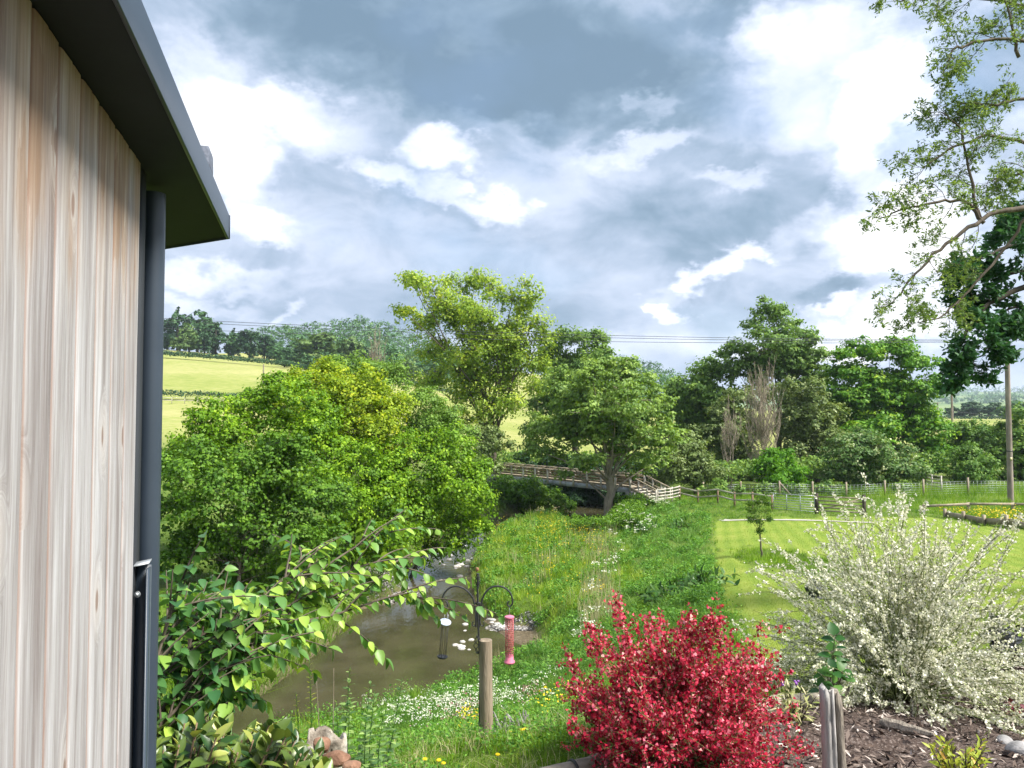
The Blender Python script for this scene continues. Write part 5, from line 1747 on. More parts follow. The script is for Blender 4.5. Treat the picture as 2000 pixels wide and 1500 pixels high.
rosette_shrub('dark_leaf_shrub', 'low shrub of shiny blackish leaves at the right edge behind the white broom', on_ground(5.0, 7.9, 0), tips, 9, .13,
              leaf_template(3, .5, .2, .2), 'lf_purple', g, stem_r=.006)
tips = [R(g.uniform(1598, 1650), g.uniform(1235, 1345), g.uniform(5.6, 5.9)) for _ in range(11)]
rosette_shrub('climbing_vine', 'heart leaved green vine at the left foot of the white broom', on_ground(2.42, 5.95, 0), tips, 3, .105,
              leaf_template(4, .85, .1, .25), 'lf_vine', g, stem_r=.004, spread=1.3, cat='vine')
M['lf_red'] = leaf_mat('wine_leaf', (.06, .008, .015), (.16, .02, .04), (.30, .04, .08), trans=.2)
tips = [R(g.uniform(1965, 2040), g.uniform(1365, 1405), g.uniform(5.9, 6.2)) for _ in range(9)]
rosette_shrub('red_leaf_plant', 'small wine red leaved plant at the right edge of the mulch', on_ground(4.0, 6.1, 0), tips, 8, .05,
              leaf_template(3, .7, .1, .2), 'lf_red', g, stem_r=.003, cat='plant')


def petal_mat(name, stops, trans=.3, rough=.5):
    m, nt, b = mat_new(name)
    at = NN(nt, 'ShaderNodeAttribute', attribute_name='tint')
    col = RAMP(nt, at.outputs['Fac'], stops)
    nt.links.new(col, b.inputs['Base Color']); b.inputs['Roughness'].default_value = rough; b.inputs['Specular IOR Level'].default_value = .2
    tr = NN(nt, 'ShaderNodeBsdfTranslucent'); nt.links.new(col, tr.inputs[0])
    mx = NN(nt, 'ShaderNodeMixShader'); mx.inputs[0].default_value = trans
    nt.links.new(b.outputs[0], mx.inputs[1]); nt.links.new(tr.outputs[0], mx.inputs[2])
    nt.links.new(mx.outputs[0], nt.nodes['Material Output'].inputs['Surface'])
    return m


# --- white broom
def build_white_broom():
    g = np.random.default_rng(71)
    base = on_ground(3.36, 6.75, 0)
    root = empty('white_broom', base, 'large fountain shaped white flowering broom bush on the mulch bed', 'shrub')
    mb = MB(); FP, FD = [], []
    c0, c1, r0, r1 = [], [], [], []
    ns = 190
    for i in range(ns):
        az = g.uniform(0, 2 * math.pi); tilt = abs(g.normal(0, .62)) if g.random() < .55 else g.uniform(.6, 1.45)
        tilt = min(tilt, 1.45)
        L = g.uniform(1.05, 1.9) * (1.0 + .05 * math.cos(az)) * (1 - .10 * tilt) * (1.05 if tilt < .55 else 1.04)
        d = np.array((math.sin(tilt) * math.cos(az), math.sin(tilt) * math.sin(az) * .9, math.cos(tilt)))
        n = 14; p = base + np.array((math.cos(az), math.sin(az), 0)) * g.uniform(0, .16); pts = [p]
        droop = g.uniform(.3, 1.6) * (1 + 1.6 * (g.random() < .4))
        for k in range(n):
            d = unit(d + np.array((0, 0, -droop * .045 * (k / n) * 2)) + g.normal(0, .035, 3))
            pts.append(pts[-1] + d * L / n)
            if pts[-1][2] < HZ(pts[-1][0], pts[-1][1]) + .04:
                pts[-1][2] = HZ(pts[-1][0], pts[-1][1]) + .04
        pts = np.array(pts)
        rr = np.linspace(.008, .0018, n + 1)
        c0.append(pts[:-1]); c1.append(pts[1:]); r0.append(rr[:-1]); r1.append(rr[1:])
        subs = [pts[4:]]
        for _ in range(7):
            k = g.integers(3, n - 1); ax = unit(pts[k + 1] - pts[k])
            dd = unit(ax + g.normal(0, .36, 3)); LL = g.uniform(.25, .65) * (1.1 - .4 * k / n); q = [pts[k]]
            for _2 in range(6):
                dd = unit(dd + g.normal(0, .05, 3) + np.array((0, 0, -.06)))
                q.append(q[-1] + dd * LL / 6)
            q = np.array(q); rr = np.linspace(.0035, .0014, 7)
            c0.append(q[:-1]); c1.append(q[1:]); r0.append(rr[:-1]); r1.append(rr[1:]); subs.append(q)
        for q in subs:
            Ls = np.concatenate(([0], np.cumsum(np.linalg.norm(np.diff(q, axis=0), axis=1))))
            m = int(Ls[-1] / .0085)
            s_ = Ls[-1] * g.random(m) ** .8
            # flowers come in runs
            run = np.sin(s_ * 17 + g.uniform(0, 6)) > -.55
            s_ = s_[run]
            for k in range(3): pass
            pp = np.stack([np.interp(s_, Ls, q[:, k]) for k in range(3)], 1)
            FP.append(pp + g.normal(0, .009, pp.shape)); FD.append(np.repeat(unit(q[-1] - q[0])[None], len(pp), 0))
    V, Q = cones(np.concatenate(c0), np.concatenate(c1), np.concatenate(r0), np.concatenate(r1), 3)
    mb.add(V, Q); mb.build('branches', M['broom_stem'], root)
    FP, FD = np.concatenate(FP), np.concatenate(FD)
    ok = FP[:, 2] > H(FP[:, 0], FP[:, 1]) + .01
    FP, FD = FP[ok], FD[ok]
    n = len(FP)
    V, Q = leaf_quads(FP, rdir(n, g), g.uniform(.014, .029, n), .85, .28, unit(FD + rdir(n, g) * .9))
    link('flowers', np_mesh('flowers', V, Q, tint=np.repeat(g.random(n), 4)), petal_mat('cream_petal', [(0, (.40, .44, .22)), (.15, (.62, .62, .42)), (.45, (.78, .77, .60)), (1, (.88, .87, .78))], .35), root)
    # fine green leaves and side shoots
    k = g.integers(0, n, n // 4); P2 = FP[k] + g.normal(0, .02, (len(k), 3))
    V, Q = leaf_quads(P2, rdir(len(k), g), g.uniform(.012, .028, len(k)), .3, .1, unit(FD[k] + rdir(len(k), g) * .5))
    link('foliage', np_mesh('foliage', V, Q, tint=np.repeat(g.random(len(k)), 4)), leaf_mat('broom_leaf', (.06, .09, .025), (.13, .17, .05), trans=.3), root)
    print('white broom flowers', n)


M['broom_stem'] = noisy_mat('broom_stem', (.12, .16, .05), (.22, .26, .10), 8, bump=0)
build_white_broom()


# --- red broom
def build_red_broom():
    g = np.random.default_rng(72)
    base = on_ground(1.0, 4.55, 0)
    root = empty('red_broom', base, 'dense crimson flowering broom bush over the log edging at the bottom centre', 'shrub')
    c0, c1, r0, r1, FP, FD = [], [], [], [], [], []
    tips = []
    # outline traced as shoot ends, at the bush's own distance
    for u, v in [(1198, 1190), (1208, 1200), (1382, 1200), (1398, 1205), (1332, 1210), (1140, 1235), (1205, 1180), (1202, 1215), (1152, 1225), (1160, 1250), (1100, 1258), (1115, 1285), (1093, 1330), (1112, 1380), (1120, 1425), (1162, 1490), (1235, 1205), (1288, 1210), (1335, 1198), (1390, 1188), (1385, 1215), (1415, 1212),
                 (1455, 1248), (1490, 1275), (1485, 1300), (1500, 1330), (1512, 1370), (1548, 1412), (1555, 1470), (1260, 1225), (1310, 1235), (1350, 1228), (1430, 1235), (1180, 1240), (1225, 1240)]:
        tips.append((R(u, v, 4.55 + g.uniform(-.25, .25)), 1.0))
    for _ in range(58):
        a = g.uniform(0, 2 * math.pi); t = math.acos(g.uniform(.0, 1)); rad = g.uniform(.72, 1.12)
        c_ = base + np.array((.66 * math.sin(t) * math.cos(a), .58 * math.sin(t) * math.sin(a), .80 * math.cos(t) ** .85)) * rad
        for _2 in range(g.integers(3, 8)):
            q_ = c_ + g.normal(0, .075, 3) * np.array((1, 1, .9)) + (c_ - base) * g.uniform(-.22, .05)
            q_[2] = max(q_[2], HZ(q_[0], q_[1]) + .04)
            tips.append((q_, .9))
    for tip, dn in tips:
        tip = np.array(tip)
        s = base + np.array((g.normal(0, .05), g.normal(0, .05), g.uniform(0, .15)))
        mid = s * .5 + tip * .5 + np.array((0, 0, -.02)) + g.normal(0, .06, 3) + (tip - s) * np.array((.12, .12, 0))
        W = bez([s, mid, tip], 12)
        rr = np.linspace(.005, .0015, 12)
        c0.append(W[:-1]); c1.append(W[1:]); r0.append(rr[:-1]); r1.append(rr[1:])
        subs = [(W[5:], .05)]
        for _ in range(5):
            k = g.integers(5, 11); ax = unit(W[k] - W[k - 1]); dd = unit(ax + g.normal(0, .5, 3)); LL = g.uniform(.06, .2)
            q = np.array([W[k] + dd * LL * t for t in np.linspace(0, 1, 4)])
            c0.append(q[:-1]); c1.append(q[1:]); r0.append(np.full(3, .0018)); r1.append(np.full(3, .0014)); subs.append((q, .03))
        for q, _w in subs:
            Ls = np.concatenate(([0], np.cumsum(np.linalg.norm(np.diff(q, axis=0), axis=1))))
            m = max(3, int(Ls[-1] / .0072 * dn)); s_ = Ls[-1] * (1 - g.random(m) ** 1.4 * .95)
            pp = np.stack([np.interp(s_, Ls, q[:, k]) for k in range(3)], 1)
            FP.append(pp + g.normal(0, .013, pp.shape)); FD.append(np.repeat(unit(q[-1] - q[0])[None], m, 0))
    mb = MB(); V, Q = cones(np.concatenate(c0), np.concatenate(c1), np.concatenate(r0), np.concatenate(r1), 3); mb.add(V, Q)
    mb.build('branches', M['broom_stem'], root)
    FP, FD = np.concatenate(FP), np.concatenate(FD)
    n = len(FP)
    V, Q = leaf_quads(FP, rdir(n, g), g.uniform(.013, .028, n), .85, .35, unit(FD * .4 + rdir(n, g)))
    link('flowers', np_mesh('flowers', V, Q, tint=np.repeat(g.random(n), 4)),
         petal_mat('crimson_petal', [(0, (.22, .006, .020)), (.40, (.46, .014, .045)), (.70, (.66, .055, .11)), (.92, (.72, .16, .24)), (1.0, (.82, .48, .42))], .3, .45), root)
    k = g.integers(0, n, n // 6); P2 = FP[k] + g.normal(0, .02, (len(k), 3))
    V, Q = leaf_quads(P2, rdir(len(k), g), g.uniform(.012, .03, len(k)), .3, .1, unit(FD[k] + rdir(len(k), g) * .4))
    link('foliage', np_mesh('foliage', V, Q, tint=np.repeat(g.random(len(k)), 4)), leaf_mat('red_broom_leaf', (.04, .075, .02), (.11, .15, .045), trans=.3), root)
    print('red broom flowers', n)


build_red_broom()


# ---------------------------------------------------------------- bird feeder station
def build_feeder():
    g = np.random.default_rng(81)
    d = 5.8
    pb = on_ground((936 - 1000) / F * d, d, 0)
    X0 = pb[0]

    def W(u, v, dd=0):
        p = R(u, v, d); p[1] += dd; return p
    root = empty('bird_feeder_pole', pb, 'black wrought iron bird feeder pole with two curled arms tied to the round post', 'bird feeder pole')
    ir = M['black_iron']
    mb = MB(); mb.tube([(X0 + .005, d, pb[2] - .1), W(938, 1300), W(933, 1200), W(933, 1125)], .0075, 8)
    mb.build('shaft', ir, root, smooth=True)
    mb = MB(); mb.lathe(W(932, 1112), [(0, -.016), (.011, -.012), (.0155, 0), (.011, .012), (0, .016)], 12); mb.build('finial', M['rusty'], root, smooth=True)

    def basket(v0, v1, rad, tw):
        mb = MB(); a, b = W(933, v0), W(933, v1)
        for k in range(4):
            t = np.linspace(0, 1, 16)
            an = k * math.pi / 2 + tw * t * 2 * math.pi * .6
            rr = .004 + rad * np.sin(t * math.pi) ** .8
            P = a[None] + (b - a)[None] * t[:, None] + np.stack((np.cos(an) * rr, np.sin(an) * rr, 0 * t), 1)
            mb.tube(P, .0032, 5)
        mb.lathe(a, [(0, -.006), (.011, -.004), (.011, .004), (0, .006)], 8); mb.lathe(b, [(0, -.006), (.011, -.004), (.011, .004), (0, .006)], 8)
        mb.build('twist_basket', ir, root, smooth=True)
    basket(1145, 1121, .014, 1)
    basket(1275, 1243, .026, 1)
    for pts in ([(930, 1225), (928, 1190), (925, 1170), (917, 1158), (905, 1148), (890, 1144), (877, 1148), (867, 1158), (863, 1172), (865, 1185), (870, 1189), (875, 1184), (873, 1176), (870, 1174)],
                [(936, 1225), (939, 1190), (941, 1172), (947, 1158), (957, 1148), (970, 1144), (985, 1147), (996, 1156), (1001, 1168), (1001, 1180), (996, 1186), (991, 1182), (991, 1177), (995, 1174)]):
        P = bez([W(u, v, .0) for u, v in pts], 46)
        mb = MB(); mb.tube(P, np.interp(np.arange(46), [0, 6, 38, 45], [.006, .007, .006, .0045]), 8); mb.build('arm', ir, root, smooth=True)
    for sg in (-1, 1):
        P = bez([W(934 + sg * a, v) for a, v in ((2, 1176), (3, 1200), (3, 1215), (7, 1224), (11, 1222), (12, 1217), (9, 1214))], 20)
        mb = MB(); mb.tube(P, .0045, 6); mb.build('scroll', ir, root, smooth=True)
    mb = MB(); mb.tube([W(928, 1178), W(940, 1178)], .006, 6); mb.build('collar', ir, root)
    # round timber post
    b = on_ground((951 - 1000) / F * d + .0, d + .02, -.2); t = W(948.5, 1250)
    pr = empty('round_post', (b[0], b[1], b[2]), 'round sawn timber post beside the iron feeder pole', 'post')
    mb = MB(); mb.tube([b, (b + t) / 2, t], [.052, .050, .048], 24); o = mb.build('post', M['post_wood'], pr, smooth=True)
    mb = MB(); zt = R(948, 1413, d)[2]
    an = np.linspace(0, 2 * math.pi, 25)
    mb.tube(np.stack(((b[0] + t[0]) / 2 + .053 * np.cos(an) - .004, b[1] + .053 * np.sin(an), zt + .004 * np.cos(an)), 1), .004, 5)
    mb.build('wire_tie', ir, pr)
    # seed feeder, left: pale domed lid, four wires, tray; hangs from the arm at a slant
    hk = W(869.5, 1189)
    f = empty('seed_feeder', hk, 'slim empty bird feeder with pale lid and dark wires hanging over the water', 'bird feeder')
    mb = MB(); mb.tube(bez([hk + (0, 0, .012), hk + (.012, 0, -.02), W(875, 1206), W(872, 1209)], 10), .003, 5)
    mb.tube([W(869, 1200), W(867, 1211)], .0016, 4); mb.tube([W(875, 1200), W(876, 1211)], .0016, 4)
    mb.build('hanger', M['galv'], f)
    top, bot = W(870, 1214), W(864, 1284)
    ax = unit(top - bot)
    mb = MB(); mb.lathe(top, [(0, .008), (.026, .006), (.043, -.001), (.044, -.004), (.030, -.016), (.026, -.022), (0, -.022)], 20, axis=ax + np.array((.12, -.35, 0)))
    mb.build('lid', M['lid_blue'], f, smooth=True)
    X = unit(np.cross(ax, (0, 1.0, 0))); Y = np.cross(ax, X)
    for k in range(6):
        a = k * math.pi / 3 + .3; o_ = (X * math.cos(a) + Y * math.sin(a)) * .026
        mb = MB(); mb.tube([top + o_ - ax * .015, bot + o_], .0019, 5); mb.build('rod', ir, f)
    mb = MB(); mb.lathe(bot, [(0, .004), (.030, .006), (.040, .010), (.040, .004), (.030, -.006), (0, -.008)], 16, axis=ax); mb.build('tray', M['soffit'], f, smooth=True)
    # pink peanut feeder, right
    hk = W(995, 1186)
    f = empty('peanut_feeder', hk, 'pink capped wire mesh peanut feeder hanging on the other arm', 'bird feeder')
    mb = MB(); mb.tube([hk + (0, 0, .006), W(995, 1200)], .0018, 4); mb.build('hanger', M['galv'], f)
    t, b_ = W(995, 1204), W(995, 1294)
    mb = MB(); mb.lathe(t, [(0, .009), (.020, .007), (.036, .0), (.037, -.008), (.030, -.014), (.030, -.022), (0, -.022)], 24); mb.build('lid', M['pink'], f, smooth=True)
    mb = MB(); mb.lathe(b_, [(0, .060), (.026, .060), (.030, .052), (.031, .022), (.040, .012), (.042, .004), (.036, -.006), (0, -.008)], 24); mb.build('base', M['pink'], f, smooth=True)
    mb = MB(); h0, h1 = b_[2] + .05, t[2] - .015
    for k in range(14):
        a = k * 2 * math.pi / 14; p = np.array((t[0] + .030 * math.cos(a), t[1] + .030 * math.sin(a), 0))
        mb.tube([p + (0, 0, h0), p + (0, 0, h1)], .0013, 4)
    for z in np.arange(h0, h1, .016):
        a = np.linspace(0, 2 * math.pi, 17)
        mb.tube(np.stack((t[0] + .0305 * np.cos(a), t[1] + .0305 * np.sin(a), 0 * a + z), 1), .0013, 4, cap=False)
    tag(mb.build('wire_cage', M['pink_wire'], f), kind='stuff')
    mb = MB()
    P = np.stack((g.uniform(-1, 1, 520), g.uniform(-1, 1, 520), g.uniform(0, 1, 520)), 1)
    P = P[(P[:, 0] ** 2 + P[:, 1] ** 2 < 1)]
    P = np.stack((t[0] + P[:, 0] * .026, t[1] + P[:, 1] * .026, h0 + P[:, 2] ** 1.15 * (h1 - h0)), 1)
    V, Q = leaf_quads(P, rdir(len(P), g), .015, .6, .3, rdir(len(P), g))
    o = link('peanuts', np_mesh('peanuts', V, Q, tint=np.repeat(g.random(len(P)), 4)), M['peanut'], f); tag(o, kind='stuff')


M['rusty'] = noisy_mat('rusty_ball', (.12, .06, .03), (.30, .17, .09), 60, rough=.7)
M['post_wood'] = noisy_mat('round_post_wood', (.16, .125, .085), (.32, .265, .195), 9, (3, 3, .35), .85, .5)
M['lid_blue'] = noisy_mat('pale_blue_lid', (.36, .42, .52), (.44, .50, .60), 6, rough=.4, bump=0)
M['pink'] = noisy_mat('pink_plastic', (.50, .13, .22), (.60, .19, .28), 12, rough=.4, bump=.05)
M['pink_wire'] = noisy_mat('pink_wire', (.45, .10, .12), (.55, .16, .17), 10, rough=.5, bump=0)
M['peanut'] = petal_mat('peanut', [(0, (.28, .10, .06)), (.6, (.46, .20, .14)), (1, (.62, .50, .44))], .1)
build_feeder()

# ---------------------------------------------------------------- log edging, split post, stumps, stones
def log_edge():
    g = np.random.default_rng(83)
    root = empty('log_edging', (LOG[1][0], LOG[1][1], HZ(*LOG[1])), 'half-round timber log edging between the mulch bed and the grass', 'edging')
    for a, b in zip(LOG[:-1], LOG[1:]):
        n = max(1, int(round(np.linalg.norm(b - a) / 1.35)))
        for k in range(n):
            p, q = a + (b - a) * (k / n + .004), a + (b - a) * ((k + 1) / n - .004)
            mb = MB(); t = np.linspace(0, 1, 8)[:, None]
            P = np.concatenate((p + (q - p) * t, np.zeros((8, 1))), 1)
            z0, z1 = HZ(*p) + .035, HZ(*q) + .035
            P[:, 2] = (z0 + (z1 - z0) * t[:, 0])
            mb.tube(P, .062 + g.normal(0, .002, 8), 14)
            mb.build('log', M['log_wood'], root, smooth=True)
    # black strap over one joint
    mb = MB(); p = np.array(((1118 - 1000) / F * 4.55, 4.55)); dv = unit(np.array((.44, .22)))
    an = np.linspace(-.4, math.pi + .4, 14)
    Pn = [np.array((p[0] - dv[1] * .066 * math.cos(a), p[1] + dv[0] * .066 * math.cos(a), HZ(*p) + .035 + .066 * math.sin(a))) for a in an]
    mb.tube(Pn, .009, 5); mb.build('strap', M['black_iron'], root)


M['log_wood'] = noisy_mat('edging_log', (.17, .145, .11), (.40, .36, .30), 6, (1, 1, 1), .85, .5, world_co=True)
log_edge()


def split_post():
    d = 4.15
    x = (1620 - 1000) / F * d; b = on_ground(x, d, -.12)
    root = empty('split_log_post', b, 'upright weathered split log post with a deep crack beside the red broom', 'post')
    g = np.random.default_rng(84)

    def half(sg, w, mat, name, lean, top):
        V = []
        prof = [(-.06, -.03), (-.052, -.055), (-.030, -.060), (-.026, -.052), (-.022, -.061), (-.004, -.062), (.004, -.04), (.002, .03), (-.04, .045), (-.062, .02)] if sg < 0 else [(.006, -.035), (.018, -.06), (.045, -.05), (.060, -.02), (.052, .03), (.02, .045), (.004, .03)]
        n = 12
        for i in range(n):
            t = i / (n - 1); z = t * top
            for k, (px, py) in enumerate(prof):
                s_ = 1 + .05 * math.sin(t * 5 + k * 2.3) + g.normal(0, .02) - .14 * t
                V.append((b[0] + px * s_ * w + lean * t, b[1] + py * s_, b[2] + z + (0 if i < n - 1 else .03 * math.sin(k * 1.7))))
        m = len(prof)
        Q = [(i * m + k, i * m + (k + 1) % m, (i + 1) * m + (k + 1) % m, (i + 1) * m + k) for i in range(n - 1) for k in range(m)]
        cen = len(V); V.append(tuple(np.mean(V[-m:], 0)))
        T = [(cen, (n - 1) * m + k, (n - 1) * m + (k + 1) % m) for k in range(m)]
        mb = MB(); mb.add(V, Q, T); mb.build(name, mat, root)
    tz = R(1620, 1347, d)[2] - b[2]
    half(-1, 1.0, M['driftwood'], 'grey_half', -.018, tz)  # left half grey, right half brown
    half(1, 1.1, M['brown_drift'], 'brown_half', -.022, tz - .02)


M['brown_drift'] = noisy_mat('brown_driftwood', (.10, .085, .07), (.32, .28, .23), 10, (3, 3, .5), .85, .8)
split_post()


def rock(name, label, c, size, seed, mat, cat='stone', group=None, kind=None, sub=3, rough=.22):
    g = np.random.default_rng(seed)
    import bmesh
    bm = bmesh.new(); bmesh.ops.create_icosphere(bm, subdivisions=sub, radius=1.0)
    ph = g.uniform(0, 6, 6)
    for v in bm.verts:
        p = v.co
        n = math.sin(p.x * 2.3 + ph[0]) * .5 + math.sin(p.y * 2.9 + p.z * 1.7 + ph[1]) * .4 + math.sin(p.z * 5 + p.x * 4 + ph[2]) * .22
        v.co = p * (1 + rough * n)
        v.co.x *= size[0]; v.co.y *= size[1]; v.co.z *= size[2]
    me = bpy.data.meshes.new(name); bm.to_mesh(me); bm.free(); me.materials.append(mat)
    o = bpy.data.objects.new(name, me); C.objects.link(o); o.location = tuple(c); o.rotation_euler = (0, 0, seed * 1.3)
    tag(o, label, cat, group, kind)
    return o


def rock_px(name, label, u, v, d, size, seed, mat, **kw):
    x = (u - 1000) / F * d
    return rock(name, label, (x, d, HZ(x, d) + size[2] * .45), size, seed, mat, **kw)


rock_px('garden_stone', 'smooth blue-grey stone on the mulch near the right edge', 1952, 1393, 5.9, (.075, .05, .035), 1, M['stone_grey'])
rock_px('garden_stone', 'rough brown-grey stone in the bottom right corner of the mulch', 1975, 1470, 4.9, (.08, .06, .05), 2, M['stone_grey'])
rock_px('garden_stone', 'flat bluish stone just behind the corner stone', 1948, 1452, 5.15, (.06, .05, .03), 3, M['stone_grey'])
# flat driftwood plank on the mulch
p, q = on_ground(.705 / 1.5 * 5.35 + .0, 5.35, .03), on_ground((1812 - 1000) / F * 5.05, 5.05, .03)
mb = MB(); t = np.linspace(0, 1, 9)[:, None]
mb.tube(p + (q - p) * t + np.random.default_rng(3).normal(0, .004, (9, 3)), [.02, .04, .046, .043, .04, .036, .03, .024, .012], 8)
tag(mb.build('driftwood_piece', M['brown_drift'], None, smooth=True), 'flat piece of weathered wood lying on the mulch', 'driftwood')


def stump(name, label, u, d, w, h, seed, hollow=True, mats=None):
    g = np.random.default_rng(seed)
    b = gbase(u, d, -.05); root = empty(name, b, label, 'tree stump')
    n = 22; mb = MB(); V = []
    for i, (rr, z) in enumerate(((1.08, 0), (1.0, .45), (.96, .9), (.93, 1.0), (.80, .98), (.70, .55), (.0, .30))):
        for k in range(n):
            a = 2 * math.pi * k / n
            s_ = rr * w * (1 + .14 * math.sin(3 * a + seed) + .07 * math.sin(7 * a) + .05 * math.sin(11 * a) + g.normal(0, .012))
            top = h * z * (1 + (.05 * math.sin(2 * a + 1 + seed) + .05 * math.sin(5 * a) + g.normal(0, .02)) * (z > .5))
            V.append((b[0] + s_ * math.cos(a), b[1] + s_ * .8 * math.sin(a), b[2] + top))
    Q = [(i * n + k, i * n + (k + 1) % n, (i + 1) * n + (k + 1) % n, (i + 1) * n + k) for i in range(6) for k in range(n)]
    mb.add(V, Q); mb.build('stump', mats, root)
    mb = MB()
    for _ in range(int(w * 260)):
        a = g.uniform(-2.6, -.5); r_ = w * g.uniform(.7, 1.05)
        p = np.array((b[0] + r_ * math.cos(a), b[1] + r_ * .85 * math.sin(a), b[2] + h * g.uniform(.2, 1.0)))
        P = [p, p + g.normal(0, .02, 3) + np.array((0, -.012, -h * .25)), p + g.normal(0, .035, 3) + np.array((0, -.02, -h * .55))]
        mb.tube(P, [.005, .004, .002], 4)
    if mb.V: mb.build('rootlets', M['bark_dark'], root)
    return root


M['stump_wood'] = noisy_mat('stump_wood', (.07, .05, .035), (.34, .30, .25), 9, (1, 1, 1), .9, 1.0, c2=(.60, .57, .52), world_co=True)
M['red_wood'] = noisy_mat('reddish_wood', (.13, .06, .035), (.36, .21, .14), 8, (1, 1, 1), .85, .8, world_co=True)
tz = R(636, 1412, 4.7)[2]; st = gbase(640, 4.7, 0)
stump('cut_stump', 'pale cut tree stump with hollow top at the bottom of the river bank', 640, 4.7, .125, max(.12, tz - st[2] - .03), 2, mats=M['stump_wood'])
for k_, (u, v, d, sz, lb) in enumerate(((655, 1466, 4.5, (.085, .06, .045), 'reddish brown lump of log in front of the pale cut stump'), (690, 1484, 4.4, (.055, .045, .035), 'lowest rounded reddish log end at the bottom edge beside the grass'), (628, 1440, 4.55, (.05, .05, .04), 'small brown log end tucked against the pale cut stump'))):
    p = R(u, v, d); gz = HZ(p[0], p[1])
    rock('log_end', lb, (p[0], p[1], max(gz, p[2] - sz[2])), sz, 500 + k_, M['red_wood'], cat='log', rough=.3)


def root_ball():
    g = np.random.default_rng(87)
    b = gbase(1000, 6.1, 0); root = empty('driftwood_root', b, 'silver grey gnarled driftwood root behind the round post', 'driftwood')
    for k in range(34):
        a = g.uniform(-1.2, 1.2); L = g.uniform(.12, .22)
        s_ = b + np.array((g.uniform(-.11, .12), g.uniform(-.05, .08), -.02)); d_ = np.array((math.sin(a) * .55, g.uniform(-.35, .2), math.cos(a)))
        P = np.array([s_ + d_ * L * t + g.normal(0, .006, 3) + np.array((.10 * t * t * math.sin(a) * L * 4, 0, 0)) for t in np.linspace(0, 1, 6)])
        mb = MB(); mb.tube(P, np.array([.020, .019, .016, .013, .009, .003]) * g.uniform(.7, 1.2), 5)
        mb.build('root', M['driftwood'], root, smooth=True)


root_ball()

# stones in and by the water
g = np.random.default_rng(88)
for k in range(34):
    u, v = (g.uniform(955, 1035), g.uniform(1196, 1222)) if k < 24 else (g.uniform(890, 960), g.uniform(1205, 1275))
    d = -WZ * F / (v - 808) * .995
    x = (u - 1000) / F * d
    s_ = g.uniform(.07, .2) if k < 24 else g.uniform(.05, .12)
    rock('river_stone', 'pale washed stones at the water edge behind the feeders' if k < 24 else 'small flat stones breaking the shallow water by the feeder pole', (x, d, WZ + (.03 if k < 24 else 0)), (s_ * 1.2, s_, s_ * .5), 200 + k, M['stone_pale'],
         group='pale stones at the water edge' if k < 24 else 'small stones in the shallows', sub=2)
for k in range(30):
    u, v = g.uniform(825, 925), g.uniform(1058, 1135)
    d = -WZ * F / (v - 808); x = (u - 1000) / F * d; s_ = g.uniform(.06, .2)
    rock('river_stone', 'wet stones in the dark riffle beyond the feeders', (x, d, WZ + .0), (s_ * 1.4, s_, s_ * .45), 300 + k, M['stone_grey' if k % 3 else 'stone_pale'], group='wet stones in the riffle', sub=2)


def pebbles(name, label, cx, cy, rx, ry, n, size, mat, seed, zoff=.01):
    g = np.random.default_rng(seed)
    a, r_ = g.uniform(0, 6.28, n), np.sqrt(g.random(n))
    x, y = cx + rx * r_ * np.cos(a), cy + ry * r_ * np.sin(a)
    z = np.maximum(H(x, y), WZ - .02) + zoff
    base = np.array([(1, 0, 0), (0, 1, 0), (-1, 0, 0), (0, -1, 0), (0, 0, .55), (0, 0, -.5)], float)
    T = np.array([(0, 1, 4), (1, 2, 4), (2, 3, 4), (3, 0, 4), (1, 0, 5), (2, 1, 5), (3, 2, 5), (0, 3, 5)])
    s_ = size * g.uniform(.5, 1.6, n)
    V = base[None] * s_[:, None, None] * g.uniform(.7, 1.3, (n, 1, 3)) + g.normal(0, .1, (n, 6, 3)) * s_[:, None, None]
    c, s2 = np.cos(a), np.sin(a)
    V = np.stack((V[..., 0] * c[:, None] - V[..., 1] * s2[:, None], V[..., 0] * s2[:, None] + V[..., 1] * c[:, None], V[..., 2]), -1)
    V += np.stack((x, y, z), 1)[:, None]
    o = link(name, np_mesh(name, V.reshape(-1, 3), (np.arange(n)[:, None, None] * 6 + T).reshape(-1, 3), tint=np.repeat(g.random(n), 6)), mat)
    tag(o, label, 'pebbles', None, 'stuff')


M['pebble'] = petal_mat('pebble', [(0, (.05, .05, .05)), (.5, (.16, .15, .14)), (1, (.42, .40, .38))], .0, .7)
pebbles('gravel_bank', 'grey shingle bank under the thicket at the far side of the river', -5.6, 34.2, 1.7, 1.6, 2600, .05, M['pebble'], 1)
pebbles('gravel_bank', 'shingle at the near bend behind the pink feeder', .1, 29.0, 1.1, .55, 700, .05, M['pebble'], 2)


def chips():
    g = np.random.default_rng(91)
    n = 44000
    x, y = g.uniform(-.2, 9, n), g.uniform(3.2, 11, n)
    ok = (sdist(x, y, BED) < -.03); x, y = x[ok], y[ok]; n = len(x)
    P = np.stack((x, y, H(x, y) + g.uniform(.004, .03, n)), 1)
    V, Q = leaf_quads(P, unit(g.normal(size=(n, 3)) * .5 + np.array((0, 0, 1.0))), g.uniform(.02, .085, n), .30, .06, rdir(n, g))
    o = link('bark_mulch', np_mesh('bark_mulch', V, Q, tint=np.repeat(g.random(n) ** 1.6, 4)), petal_mat('bark_chip', [(0, (.02, .014, .011)), (.4, (.08, .055, .043)), (.7, (.25, .20, .17)), (1, (.58, .53, .49))], 0, .8))
    tag(o, 'dark bark chippings covering the flower bed', 'mulch', None, 'stuff')


chips()
# ---------------------------------------------------------------- grass and wild flowers
def in_river(x, y):
    return sdist(x, y, RIVER)


